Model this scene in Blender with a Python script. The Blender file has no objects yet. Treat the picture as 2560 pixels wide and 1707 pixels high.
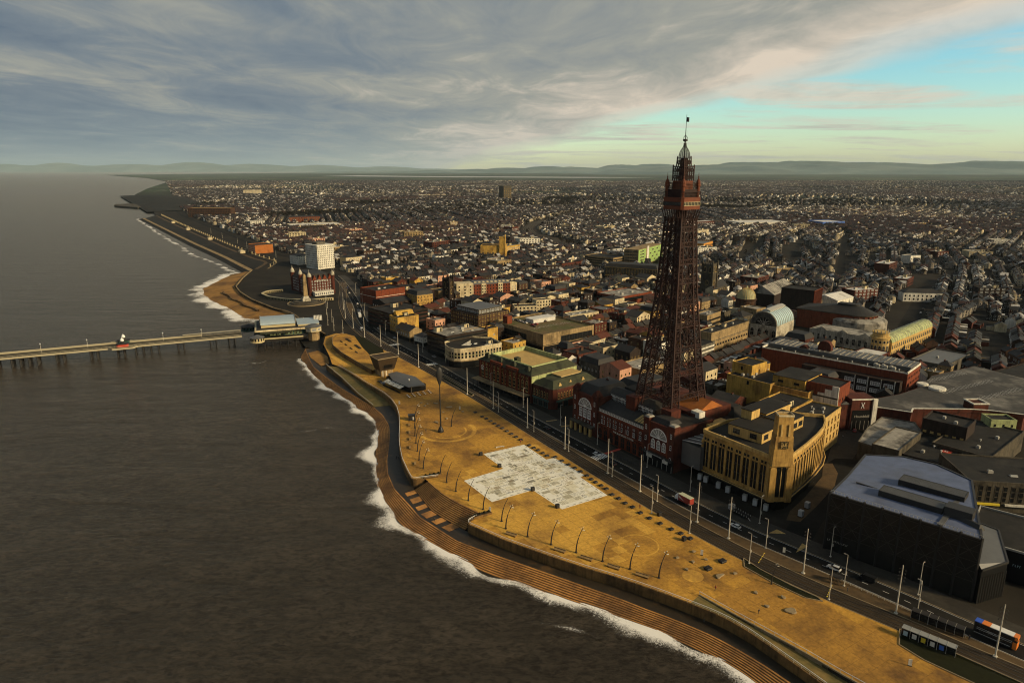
import bpy,bmesh,math,random
import numpy as np
from mathutils import Vector,Matrix
from mathutils.geometry import tessellate_polygon
random.seed(11)
R = math.radians
SC = bpy.context.scene
COL = SC.collection

# ------------------------------------------------------------------ camera (a drone 135 m above the promenade, looking north)
cam = bpy.data.cameras.new("camera")
cam.sensor_width = 36.0
cam.lens = 24.0
cam.clip_start = 1.0
cam.clip_end = 120000.0
camo = bpy.data.objects.new("camera",cam)
COL.objects.link(camo)
camo.location = (0,0,135)
camo.rotation_euler = (R(90 - 14.09),0,0)
SC.camera = camo

# ------------------------------------------------------------------ sky
SUN_AZ,SUN_EL = 118.0,24.0 # clockwise from north (+Y)
W = bpy.data.worlds.new("World")
SC.world = W
W.use_nodes = True
NT = W.node_tree
NT.nodes.clear()

def nd(tree,kind,**kw):
 n = tree.nodes.new(kind)
 for k,v in kw.items():
  if k.startswith("i_"):
   key = k[2:]
   n.inputs[int(key) if key.isdigit() else key].default_value = v
  else:
   setattr(n,k,v)
 return n

def mathn(tree,op,a,b=None,c=None,clamp=False):
 n = tree.nodes.new("ShaderNodeMath")
 n.operation = op
 n.use_clamp = clamp
 for i,s in enumerate((a,b,c)):
  if s is None:
   continue
  if isinstance(s,(int,float)):
   n.inputs[i].default_value = s
  else:
   tree.links.new(s,n.inputs[i])
 return n.outputs[0]

def mixc(tree,fac,a,b,blend="MIX"):
 n = tree.nodes.new("ShaderNodeMix")
 n.data_type = "RGBA"
 n.blend_type = blend
 n.clamp_factor = True
 for s,i in ((fac,0),(a,6),(b,7)):
  if isinstance(s,(int,float)):
   n.inputs[i].default_value = s
  elif isinstance(s,tuple):
   n.inputs[i].default_value = s if len(s) == 4 else (*s,1)
  else:
   tree.links.new(s,n.inputs[i])
 return n.outputs[2]

def ramp(tree,src,stops,interp="LINEAR"):
 n = tree.nodes.new("ShaderNodeValToRGB")
 n.color_ramp.interpolation = interp
 els = n.color_ramp.elements
 while len(els) < len(stops):
  els.new(0.5)
 for e,(p,c) in zip(els,stops):
  e.position = p
  e.color = (c,c,c,1) if isinstance(c,(int,float)) else (*c[:3],1)
 tree.links.new(src,n.inputs[0])
 return n.outputs[0]

def build_sky():
 t = NT
 tc = nd(t,"ShaderNodeTexCoord")
 sp = nd(t,"ShaderNodeSeparateXYZ")
 t.links.new(tc.outputs["Generated"],sp.inputs[0])
 zz = mathn(t,"ADD",mathn(t,"MAXIMUM",sp.outputs[2],0.0),0.06)
 X = mathn(t,"DIVIDE",sp.outputs[0],zz)
 Y = mathn(t,"DIVIDE",sp.outputs[1],zz)
 cb = nd(t,"ShaderNodeCombineXYZ")
 t.links.new(X,cb.inputs[0])
 t.links.new(Y,cb.inputs[1])

 def noise(scale,detail,rough,loc,sc=(1,1,1),rot=0.0,dist=0.0):
  mp = nd(t,"ShaderNodeMapping")
  mp.inputs["Location"].default_value = loc
  mp.inputs["Rotation"].default_value = (0,0,rot)
  mp.inputs["Scale"].default_value = sc
  t.links.new(cb.outputs[0],mp.inputs[0])
  n = nd(t,"ShaderNodeTexNoise",i_Scale=scale,i_Detail=detail,i_Roughness=rough,i_Distortion=dist)
  t.links.new(mp.outputs[0],n.inputs["Vector"])
  return n.outputs[0]
 sky = nd(t,"ShaderNodeTexSky",sky_type="NISHITA",sun_disc=False)
 sky.sun_elevation = R(SUN_EL)
 sky.sun_rotation = R(SUN_AZ)
 sky.altitude = 0
 sky.air_density = 1.0
 sky.dust_density = 0.7
 sky.ozone_density = 2.0
 elev = ramp(t,sp.outputs[2],[(0.0,(1.22,1.20,0.98)),(0.05,(1.02,1.18,1.0)),(0.16,(0.66,1.14,1.10)),(0.6,(0.55,1.0,1.15))])
 clear = mixc(t,1.0,sky.outputs[0],elev,"MULTIPLY")
 # cloud deck whose eastern edge runs roughly north; everything in it is drawn out along that direction
 warp = noise(0.42,4,0.55,(3,1,0),(1.0,0.55,1),R(19))
 edge = mathn(t,"ADD",X,mathn(t,"MULTIPLY_ADD",Y,0.34,-3.9))
 edge = mathn(t,"ADD",edge,mathn(t,"MULTIPLY_ADD",warp,1.8,-0.9))
 deck = ramp(t,mathn(t,"MULTIPLY_ADD",edge,-0.7,0.5),[(0.20,0.0),(0.52,0.72),(0.85,1.0)],"EASE")
 # streaks of thin cloud in the clear part
 st = noise(0.62,7,0.62,(2.7,6.2,0),(0.62,1.15,1),R(30),0.5)
 thin = ramp(t,st,[(0.46,0.0),(0.66,0.85)],"EASE")
 cover = mathn(t,"MAXIMUM",deck,thin)
 # how dense the deck is: dark bellies, bright thin places
 b1 = noise(0.50,4,0.5,(1.3,4.6,0),(1.15,0.72,1),R(22),0.7)
 b2 = noise(1.5,9,0.68,(5,9,0),(1.2,0.62,1),R(20),0.8)
 b = mathn(t,"ADD",mathn(t,"MULTIPLY",b1,0.56),mathn(t,"MULTIPLY",b2,0.44))
 bright = ramp(t,b,[(0.36,0.0),(0.52,0.42),(0.66,1.0)])
 near_edge = ramp(t,mathn(t,"MULTIPLY_ADD",edge,0.16,1.0),[(0.0,0.02),(0.45,0.16),(0.8,0.5),(1.0,0.78)])
 lum = mathn(t,"ADD",mathn(t,"MULTIPLY",bright,0.60),near_edge,clamp=True)
 ccol = ramp(t,lum,[(0.0,(0.092,0.138,0.205)),(0.30,(0.180,0.222,0.262)),
       (0.62,(0.34,0.345,0.31)),(1.0,(0.74,0.635,0.515))])
 # the far, low part of the deck seen through a lot of air
 low = ramp(t,sp.outputs[2],[(0.0,0.6),(0.045,0.22),(0.09,0.0)])
 ccol = mixc(t,low,ccol,(0.285,0.365,0.385))
 clear_bg = nd(t,"ShaderNodeBackground",i_Strength=0.15)
 t.links.new(clear,clear_bg.inputs[0])
 cl_bg = nd(t,"ShaderNodeBackground",i_Strength=1.0)
 t.links.new(ccol,cl_bg.inputs[0])
 mx = nd(t,"ShaderNodeMixShader")
 t.links.new(cover,mx.inputs[0])
 t.links.new(clear_bg.outputs[0],mx.inputs[1])
 t.links.new(cl_bg.outputs[0],mx.inputs[2])
 out = nd(t,"ShaderNodeOutputWorld")
 t.links.new(mx.outputs[0],out.inputs[0])

build_sky()

# ------------------------------------------------------------------ sun (thin cloud: broad, soft)
sl = bpy.data.lights.new("sun","SUN")
sl.energy = 5.0
sl.angle = R(9)
sl.color = (1.0,0.80,0.50)
so = bpy.data.objects.new("sun",sl)
COL.objects.link(so)
sdir = Vector((math.sin(R(SUN_AZ)) * math.cos(R(SUN_EL)),math.cos(R(SUN_AZ)) * math.cos(R(SUN_EL)),math.sin(R(SUN_EL))))
so.rotation_euler = (-sdir).to_track_quat("-Z","Y").to_euler()
so.location = (0,0,400)

# ------------------------------------------------------------------ picture
vs = SC.view_settings
vs.view_transform = "Standard"
vs.look = "None"
vs.exposure = 0.0
vs.gamma = 1.0
vs.use_curve_mapping = False
SC.render.engine = "CYCLES"
cy = SC.cycles
cy.use_denoising = True
cy.use_adaptive_sampling = True
cy.adaptive_threshold = 0.025
cy.pixel_filter_type = "BLACKMAN_HARRIS"
cy.filter_width = 1.1
cy.max_bounces = 5
cy.diffuse_bounces = 2
cy.glossy_bounces = 2
cy.transmission_bounces = 2
cy.transparent_max_bounces = 6
cy.volume_bounces = 0
cy.sample_clamp_indirect = 4.0

# ------------------------------------------------------------------ materials
MATS = {}

def mat(name,col,rough=0.85,var=0.25,scale=0.35,spec=0.3,metal=0.0,bump=0.0,bscale=3.0,col2=None,c2=(0.5,0.62),c2scale=0.06,stretch=(1,1,1),streak=0.0):
 """A base colour, broken up by noise (grain) and by patches of a second colour (wear, damp)."""
 if name in MATS:
  return MATS[name]
 m = bpy.data.materials.new(name)
 m.use_nodes = True
 t = m.node_tree
 b = t.nodes["Principled BSDF"]
 b.inputs["Roughness"].default_value = rough
 b.inputs["Metallic"].default_value = metal
 b.inputs["Specular IOR Level"].default_value = spec
 g = nd(t,"ShaderNodeNewGeometry")
 mp = nd(t,"ShaderNodeMapping")
 mp.inputs["Scale"].default_value = stretch
 t.links.new(g.outputs["Position"],mp.inputs[0])
 n = nd(t,"ShaderNodeTexNoise",i_Scale=scale,i_Detail=5.0,i_Roughness=0.65)
 t.links.new(mp.outputs[0],n.inputs["Vector"])
 f = ramp(t,n.outputs[0],[(0.25,1.0 - var),(0.75,1.0 + var)])
 base = (*col,1)
 if col2 is not None:
  n2 = nd(t,"ShaderNodeTexNoise",i_Scale=c2scale,i_Detail=6.0,i_Roughness=0.62)
  t.links.new(mp.outputs[0],n2.inputs["Vector"])
  base = mixc(t,ramp(t,n2.outputs[0],[(c2[0],0.0),(c2[1],1.0)]),base,(*col2,1))
 c = mixc(t,1.0,base,f,"MULTIPLY")
 if not streak and name.split("_")[0] in ("brick","stone","render","concrete","wall","paint"):
  streak = 0.34
 if streak: # rain streaks and soot running down the walls
  ms = nd(t,"ShaderNodeMapping")
  ms.inputs["Scale"].default_value = (1.0,1.0,0.10)
  t.links.new(g.outputs["Position"],ms.inputs[0])
  n4 = nd(t,"ShaderNodeTexNoise",i_Scale=0.85,i_Detail=5.0,i_Roughness=0.7)
  t.links.new(ms.outputs[0],n4.inputs["Vector"])
  c = mixc(t,1.0,c,ramp(t,n4.outputs[0],[(0.30,1.0 - streak * 1.5),(0.52,1.0),(0.75,1.0 + streak * 0.5)]),"MULTIPLY")
 t.links.new(c,b.inputs["Base Color"])
 if bump:
  n3 = nd(t,"ShaderNodeTexNoise",i_Scale=bscale,i_Detail=3.0)
  t.links.new(mp.outputs[0],n3.inputs["Vector"])
  bp = nd(t,"ShaderNodeBump",i_Strength=bump,i_Distance=0.1)
  t.links.new(n3.outputs[0],bp.inputs["Height"])
  t.links.new(bp.outputs[0],b.inputs["Normal"])
 MATS[name] = m
 return m

def plain(name,col,rough=0.5,spec=0.4,metal=0.0):
 return mat(name,col,rough,0.10,0.8,spec,metal)

mat("paving_gold",(0.46,0.240,0.036),0.8,0.34,0.8,0.2,col2=(0.20,0.098,0.022),c2=(0.42,0.66),c2scale=0.06)
mat("paving_brown",(0.088,0.055,0.024),0.85,0.3,0.5,0.2,col2=(0.046,0.032,0.018),c2scale=0.05)
mat("paving_grey",(0.042,0.036,0.027),0.85,0.3,0.6,0.2,col2=(0.026,0.022,0.017),c2scale=0.05)
mat("paving_green",(0.145,0.112,0.036),0.85,0.3,0.4,0.2,col2=(0.20,0.135,0.044),c2scale=0.12)
mat("asphalt",(0.0135,0.0125,0.011),0.95,0.25,0.4,0.08,col2=(0.021,0.019,0.016),c2scale=0.03)
mat("ballast",(0.036,0.024,0.012),0.9,0.35,0.8,0.2,col2=(0.021,0.015,0.009),c2scale=0.06)
mat("rail_steel",(0.10,0.085,0.07),0.4,0.1,1.0,0.5,0.6)
mat("road_paint",(0.72,0.70,0.64),0.7,0.12,1.0)
mat("kerb_stone",(0.25,0.185,0.10),0.8,0.2,0.8)
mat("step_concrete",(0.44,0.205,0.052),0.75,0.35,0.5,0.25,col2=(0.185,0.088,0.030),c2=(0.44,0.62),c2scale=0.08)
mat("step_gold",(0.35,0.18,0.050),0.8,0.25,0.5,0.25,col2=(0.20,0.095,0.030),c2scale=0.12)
mat("step_edge_shade",(0.150,0.074,0.025),0.8,0.3,0.5,0.2)  # darker copy of the step colour: riser shade painted on
mat("wet_concrete",(0.026,0.018,0.009),0.55,0.35,0.4,0.35,col2=(0.075,0.043,0.017),c2=(0.55,0.68),c2scale=0.13)
mat("wall_concrete",(0.165,0.092,0.030),0.8,0.28,0.5,0.2,col2=(0.085,0.050,0.020),c2scale=0.1)
mat("sand",(0.30,0.155,0.038),0.9,0.25,0.15,0.2,col2=(0.15,0.075,0.023),c2=(0.46,0.62),c2scale=0.03)
mat("town_ground",(0.022,0.019,0.015),0.9,0.35,0.08,0.2,col2=(0.014,0.012,0.010),c2scale=0.02)
mat("dark_slope",(0.015,0.013,0.009),0.9,0.4,0.1,0.2,col2=(0.028,0.022,0.014),c2scale=0.03)
mat("lawn_dark",(0.014,0.0145,0.005),0.95,0.35,0.6,0.1)
mat("brick_red",(0.082,0.022,0.012),0.88,0.3,0.5,0.2,col2=(0.046,0.014,0.009),c2scale=0.12)
mat("brick_bright",(0.155,0.036,0.014),0.88,0.3,0.5,0.2)
mat("brick_brown",(0.064,0.032,0.018),0.88,0.3,0.5,0.2,col2=(0.038,0.022,0.014),c2scale=0.1)
mat("brick_dark",(0.028,0.018,0.013),0.88,0.3,0.5,0.2)
mat("stone_yellow",(0.40,0.235,0.062),0.85,0.3,0.35,0.2,col2=(0.235,0.135,0.042),c2=(0.48,0.66),c2scale=0.16)
mat("stone_pale",(0.46,0.30,0.098),0.85,0.22,0.4,0.2)
mat("render_yellow",(0.46,0.275,0.055),0.85,0.25,0.3,0.2,col2=(0.28,0.16,0.040),c2scale=0.12)
mat("render_cream",(0.52,0.43,0.26),0.85,0.2,0.3,0.2,col2=(0.40,0.31,0.18),c2scale=0.1)
mat("render_white",(0.62,0.58,0.48),0.8,0.18,0.3,0.2,col2=(0.50,0.46,0.37),c2scale=0.1)
mat("render_pink",(0.50,0.27,0.17),0.85,0.2,0.3,0.2)
mat("stone_white",(0.40,0.36,0.27),0.85,0.3,0.4,0.2,col2=(0.22,0.19,0.14),c2scale=0.15)
mat("stone_grey",(0.075,0.062,0.042),0.88,0.3,0.4,0.2,col2=(0.036,0.030,0.021),c2scale=0.12)
mat("concrete_grey",(0.11,0.098,0.075),0.88,0.3,0.4,0.2,col2=(0.055,0.048,0.037),c2scale=0.12)
mat("concrete_beige",(0.28,0.195,0.092),0.88,0.28,0.4,0.2,col2=(0.15,0.105,0.052),c2scale=0.12)
mat("roof_felt",(0.0165,0.015,0.013),0.9,0.4,0.3,0.2,col2=(0.034,0.030,0.024),c2=(0.5,0.7),c2scale=0.09)
mat("roof_slate",(0.020,0.018,0.016),0.7,0.35,0.6,0.3,col2=(0.032,0.027,0.021),c2scale=0.12)
mat("roof_red",(0.075,0.023,0.013),0.85,0.3,0.5,0.2)
mat("roof_pale",(0.27,0.245,0.20),0.8,0.4,0.3,0.2,col2=(0.055,0.049,0.040),c2=(0.46,0.62),c2scale=0.1)
mat("roof_white",(0.55,0.52,0.46),0.7,0.25,0.3,0.2,col2=(0.36,0.34,0.29),c2scale=0.1)
mat("roof_gold",(0.42,0.28,0.10),0.85,0.2,0.3,0.2)
mat("roof_green",(0.042,0.044,0.023),0.8,0.3,0.4,0.2,col2=(0.024,0.025,0.015),c2scale=0.12)
mat("roof_moss",(0.115,0.080,0.036),0.9,0.4,0.4,0.2,col2=(0.078,0.076,0.022),c2=(0.46,0.60),c2scale=0.07)
mat("roof_rust",(0.34,0.115,0.026),0.85,0.3,0.4,0.2,col2=(0.20,0.07,0.02),c2scale=0.2)
mat("roof_blue",(0.105,0.128,0.200),0.6,0.22,0.25,0.15,col2=(0.10,0.115,0.165),c2scale=0.06)
mat("roof_zinc",(0.085,0.082,0.076),0.5,0.2,0.3,0.4)
mat("paint_mint",(0.36,0.39,0.17),0.8,0.25,0.4,0.2,col2=(0.24,0.26,0.12),c2scale=0.15)
mat("paint_lime",(0.24,0.35,0.10),0.8,0.15,0.4)
mat("paint_teal",(0.035,0.075,0.060),0.7,0.25,0.4,0.3)
mat("paint_orange",(0.50,0.22,0.035),0.8,0.2,0.4)
plain("white_paint",(0.74,0.72,0.66),0.5)
plain("kiosk_grey",(0.40,0.39,0.36),0.6)
plain("pier_paint",(0.31,0.27,0.175),0.7)
plain("cream_paint",(0.44,0.36,0.19),0.6)
plain("glass_dark",(0.012,0.013,0.013),0.12,0.6)
plain("glass_grey",(0.24,0.235,0.21),0.25,0.5)
mat("glass_black",(0.0055,0.0055,0.0055),0.45,0.3,0.15,0.2)
mat("venue_glass",(0.011,0.0105,0.009),0.4,0.5,0.2,0.25)
mat("venue_steel",(0.040,0.036,0.030),0.5,0.3,0.3,0.3)
mat("paving_gold_pale",(0.56,0.31,0.050),0.8,0.3,0.9,0.2,col2=(0.26,0.135,0.032),c2=(0.46,0.70),c2scale=0.06)
mat("paving_gold_dark",(0.36,0.182,0.031),0.8,0.34,0.9,0.2,col2=(0.135,0.068,0.020),c2=(0.44,0.68),c2scale=0.06)
mat("paving_joint",(0.18,0.096,0.026),0.9,0.3,0.9,0.1)
plain("glass_sky",(0.34,0.46,0.48),0.25,0.5)
plain("black_metal",(0.016,0.015,0.014),0.5,0.4)
plain("dark_metal",(0.020,0.017,0.014),0.55,0.4)
plain("galvanised",(0.36,0.335,0.28),0.45,0.4,0.2)
plain("pole_white",(0.52,0.47,0.37),0.5)
mat("iron_red",(0.0245,0.0066,0.0036),0.7,0.35,0.3,0.3,col2=(0.020,0.0065,0.004),c2scale=0.15)
mat("iron_orange",(0.115,0.028,0.008),0.7,0.25,0.4,0.3)
mat("timber_deck",(0.050,0.042,0.024),0.85,0.3,0.8)
mat("timber_dark",(0.016,0.013,0.010),0.8,0.3,0.8)
mat("timber_pale",(0.30,0.19,0.075),0.8,0.3,0.8)
mat("copper_dome",(0.34,0.32,0.16),0.6,0.2,0.5,0.3)
mat("cladding_bronze",(0.036,0.022,0.010),0.55,0.3,0.6,0.4)
plain("car_white",(0.62,0.60,0.55),0.3,0.5)
plain("car_black",(0.012,0.012,0.012),0.3,0.5)
plain("car_silver",(0.36,0.36,0.35),0.35,0.5,0.3)
plain("car_red",(0.30,0.022,0.015),0.3,0.5)
plain("car_blue",(0.03,0.05,0.11),0.3,0.5)
plain("tyre",(0.012,0.012,0.012),0.8)
plain("lamp_lens",(0.60,0.55,0.42),0.3,0.5)
plain("tail_red",(0.35,0.02,0.015),0.4)
plain("bus_blue",(0.03,0.09,0.42),0.4)
plain("bus_orange",(0.62,0.17,0.02),0.4)
plain("bus_white",(0.66,0.63,0.56),0.45)
plain("truck_red",(0.28,0.035,0.022),0.5)
plain("truck_roof",(0.42,0.42,0.28),0.6)
plain("skin",(0.42,0.25,0.17),0.6)
plain("coat_black",(0.018,0.018,0.02),0.8)
plain("coat_red",(0.26,0.03,0.025),0.8)
plain("coat_blue",(0.035,0.06,0.13),0.8)
plain("coat_grey",(0.22,0.21,0.19),0.8)
plain("trousers",(0.025,0.026,0.032),0.8)
plain("red_paint",(0.42,0.045,0.02),0.6)
plain("blue_paint",(0.04,0.12,0.42),0.5)
plain("yellow_paint",(0.62,0.46,0.03),0.6)
plain("slab_white",(0.74,0.70,0.58),0.7)
mat("slab_cream",(0.64,0.585,0.43),0.75,0.2,0.9)
mat("slab_stone",(0.40,0.36,0.25),0.75,0.25,0.9)
mat("slab_grey",(0.25,0.23,0.17),0.75,0.3,0.9)
mat("slab_dark",(0.075,0.070,0.055),0.75,0.3,0.9)
mat("slab_tint",(0.24,0.155,0.075),0.75,0.3,0.9)
mat("hill",(0.150,0.180,0.160),0.95,0.35,0.0006,0.1,col2=(0.090,0.130,0.125),c2=(0.42,0.58),c2scale=0.0004)  # blue-green tone puts distance haze into the hill colour
mat("bark",(0.040,0.030,0.020),0.95,0.3,1.0,0.1)
mat("twigs",(0.018,0.0135,0.0085),0.95,0.35,0.3,0.1)

def M(n):
 return MATS[n]

# ------------------------------------------------------------------ mesh helpers
class MB:
 """Collects faces of one piece; build() links it as one mesh object."""

 def __init__(s):
  s.v,s.f,s.m = [],[],[]

 def add(s,vs,fs,m=0):
  o = len(s.v)
  s.v += [tuple(v) for v in vs]
  s.f += [tuple(i + o for i in f) for f in fs]
  s.m += [m] * len(fs)
  return s

 def box(s,x0,y0,z0,x1,y1,z1,m=0):
  return s.add([(x0,y0,z0),(x1,y0,z0),(x1,y1,z0),(x0,y1,z0),(x0,y0,z1),(x1,y0,z1),(x1,y1,z1),(x0,y1,z1)],
      [(0,3,2,1),(4,5,6,7),(0,1,5,4),(1,2,6,5),(2,3,7,6),(3,0,4,7)],m)

 def taper(s,cx,cy,z0,z1,a0,b0,a1,b1,m=0,dx=0,dy=0):
  v = [(cx - a0,cy - b0,z0),(cx + a0,cy - b0,z0),(cx + a0,cy + b0,z0),(cx - a0,cy + b0,z0)]
  cx += dx
  cy += dy
  v += [(cx - a1,cy - b1,z1),(cx + a1,cy - b1,z1),(cx + a1,cy + b1,z1),(cx - a1,cy + b1,z1)]
  return s.add(v,[(0,3,2,1),(4,5,6,7),(0,1,5,4),(1,2,6,5),(2,3,7,6),(3,0,4,7)],m)

 def bar(s,p,q,w,m=0,w2=None):
  p,q = Vector(p),Vector(q)
  d = (q - p)
  if d.length < 1e-6:
   return s
  d.normalize()
  up = Vector((0,0,1)) if abs(d.z) < 0.95 else Vector((1,0,0))
  a = d.cross(up).normalized() * (w / 2)
  b = a.cross(d).normalized() * ((w2 or w) / 2)
  v = [p - a - b,p + a - b,p + a + b,p - a + b,q - a - b,q + a - b,q + a + b,q - a + b]
  return s.add(v,[(0,1,2,3),(7,6,5,4),(0,4,5,1),(1,5,6,2),(2,6,7,3),(3,7,4,0)],m)

 def prism(s,poly,z0,z1,m=0,mt=None,top=True,bottom=False):
  n = len(poly)
  if sum(poly[i][0] * poly[(i + 1) % n][1] - poly[(i + 1) % n][0] * poly[i][1] for i in range(n)) < 0:
   poly = poly[::-1]
  v = [(x,y,z0) for x,y in poly] + [(x,y,z1) for x,y in poly]
  s.add(v,[(i,(i + 1) % n,n + (i + 1) % n,n + i) for i in range(n)],m)
  if top:
   s.sheet(poly,z1,m if mt is None else mt)
  if bottom:
   s.sheet(poly,z0,m,flip=True)
  return s

 def sheet(s,poly,z=0.0,m=0,flip=False):
  pts = [Vector((p[0],p[1],p[2] if len(p) > 2 else z)) for p in poly]
  flat = [Vector((p.x,p.y,0)) for p in pts]
  tris = tessellate_polygon([flat])
  out = []
  for a,b,c in tris:
   cr = (flat[b] - flat[a]).cross(flat[c] - flat[a]).z
   if (cr < 0) != flip:
    a,c = c,a
   out.append((a,b,c))
  return s.add(pts,out,m)

 def tube(s,pts,r,n=6,m=0,cap=True):
  pts = [Vector(p) for p in pts]
  rs = r if isinstance(r,(list,tuple)) else [r] * len(pts)
  o = len(s.v)
  for i,p in enumerate(pts):
   d = (pts[min(i + 1,len(pts) - 1)] - pts[max(i - 1,0)]).normalized()
   up = Vector((0,0,1)) if abs(d.z) < 0.95 else Vector((1,0,0))
   a = d.cross(up).normalized()
   b = a.cross(d).normalized()
   for k in range(n):
    t = 2 * math.pi * k / n
    s.v.append(tuple(p + (a * math.cos(t) + b * math.sin(t)) * rs[i]))
  for i in range(len(pts) - 1):
   for k in range(n):
    k2 = (k + 1) % n
    s.f.append((o + i * n + k,o + i * n + k2,o + (i + 1) * n + k2,o + (i + 1) * n + k))
    s.m.append(m)
  if cap:
   s.f.append(tuple(o + k for k in range(n))[::-1])
   s.f.append(tuple(o + (len(pts) - 1) * n + k for k in range(n)))
   s.m += [m,m]
  return s

 def lathe(s,prof,n=12,c=(0,0),m=0,a0=0.0):
  o = len(s.v)
  for r,z in prof:
   for k in range(n):
    t = a0 + 2 * math.pi * k / n
    s.v.append((c[0] + r * math.cos(t),c[1] + r * math.sin(t),z))
  for i in range(len(prof) - 1):
   for k in range(n):
    k2 = (k + 1) % n
    s.f.append((o + i * n + k,o + i * n + k2,o + (i + 1) * n + k2,o + (i + 1) * n + k))
    s.m.append(m)
  s.f.append(tuple(o + (len(prof) - 1) * n + k for k in range(n)))
  s.m.append(m)
  return s

 def gable(s,x0,y0,x1,y1,z,rise,m=0,over=0.3,axis="x"):
  """A solid pitched roof, ridge along axis."""
  x0 -= over
  x1 += over
  y0 -= over
  y1 += over
  if axis == "x":
   c = (y0 + y1) / 2
   v = [(x0,y0,z),(x1,y0,z),(x1,y1,z),(x0,y1,z),(x0,c,z + rise),(x1,c,z + rise)]
   return s.add(v,[(0,1,5,4),(2,3,4,5),(0,4,3),(1,2,5),(0,3,2,1)],m)
  c = (x0 + x1) / 2
  v = [(x0,y0,z),(x1,y0,z),(x1,y1,z),(x0,y1,z),(c,y0,z + rise),(c,y1,z + rise)]
  return s.add(v,[(1,2,5,4),(3,0,4,5),(0,1,4),(2,3,5),(0,3,2,1)],m)

 def hip(s,x0,y0,x1,y1,z,rise,inset=None,m=0,over=0.3):
  x0 -= over
  x1 += over
  y0 -= over
  y1 += over
  i = inset if inset is not None else min(x1 - x0,y1 - y0) * 0.48
  ix,iy = min(i,(x1 - x0) * 0.48),min(i,(y1 - y0) * 0.48)
  v = [(x0,y0,z),(x1,y0,z),(x1,y1,z),(x0,y1,z),(x0 + ix,y0 + iy,z + rise),(x1 - ix,y0 + iy,z + rise),(x1 - ix,y1 - iy,z + rise),(x0 + ix,y1 - iy,z + rise)]
  return s.add(v,[(0,1,5,4),(1,2,6,5),(2,3,7,6),(3,0,4,7),(4,5,6,7),(0,3,2,1)],m)

 def mesh(s,name,mats,smooth=False):
  me = bpy.data.meshes.new(name)
  me.from_pydata(s.v,[],s.f)
  for k in ([mats] if isinstance(mats,str) else mats):
   me.materials.append(M(k))
  me.polygons.foreach_set("material_index",s.m)
  if smooth:
   me.polygons.foreach_set("use_smooth",[True] * len(s.f))
  me.update()
  return me

 def build(s,name,mats,parent=None,loc=(0,0,0),rz=0.0,smooth=False):
  return put(s.mesh(name,mats,smooth),name,parent,loc,rz)

def put(me,name,parent=None,loc=(0,0,0),rz=0.0,scale=None):
 o = bpy.data.objects.new(name,me)
 COL.objects.link(o)
 o.parent = parent
 o.location = loc
 o.rotation_euler = (0,0,rz)
 if scale:
  o.scale = scale
 return o

def tag(o,label=None,cat=None,group=None,kind=None):
 if label:
  o["label"] = label
 if cat:
  o["category"] = cat
 if group:
  o["group"] = group
 if kind:
  o["kind"] = kind
 return o

def thing(name,label,cat,loc=(0,0,0),rz=0.0,group=None):
 o = bpy.data.objects.new(name,None)
 COL.objects.link(o)
 o.location = loc
 o.rotation_euler = (0,0,rz)
 o.empty_display_size = 0.5
 return tag(o,label,cat,group)

def copy_tree(o,parent=None):
 c = o.copy()
 COL.objects.link(c)
 c.parent = parent
 for ch in list(o.children):
  copy_tree(ch,c)
 return c

def structure(o):
 o["kind"] = "structure"
 return o

def resample(line,n):
 P = [Vector((*p[:2],0)) for p in line]
 L = [0.0]
 for a,b in zip(P,P[1:]):
  L.append(L[-1] + (b - a).length)
 out,j = [],0
 for i in range(n):
  t = L[-1] * i / (n - 1)
  while j < len(P) - 2 and L[j + 1] < t:
   j += 1
  u = (t - L[j]) / max(1e-9,L[j + 1] - L[j])
  p = P[j].lerp(P[j + 1],u)
  out.append((p.x,p.y))
 return out

def smooth_line(line,n,it=3):
 P = resample(line,n)
 for _ in range(it):
  P = [P[0]] + [((a[0] + 2 * b[0] + c[0]) / 4,(a[1] + 2 * b[1] + c[1]) / 4) for a,b,c in zip(P,P[1:],P[2:])] + [P[-1]]
 return P

def offset(line,d):
 """Shift a line sideways (positive: to the right of its direction)."""
 out = []
 for i,p in enumerate(line):
  a,b = line[max(0,i - 1)],line[min(len(line) - 1,i + 1)]
  dx,dy = b[0] - a[0],b[1] - a[1]
  l = math.hypot(dx,dy) or 1
  out.append((p[0] + dy / l * d,p[1] - dx / l * d))
 return out

def loft(mb,la,lb,za,zb,m=0):
 n = len(la)
 za = za if isinstance(za,list) else [za] * n
 zb = zb if isinstance(zb,list) else [zb] * n
 v = [(p[0],p[1],za[i]) for i,p in enumerate(la)] + [(p[0],p[1],zb[i]) for i,p in enumerate(lb)]
 f = [(i,n + i,n + i + 1,i + 1) for i in range(n - 1)]
 return mb.add(v,f,m)

_txt = {}

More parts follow.
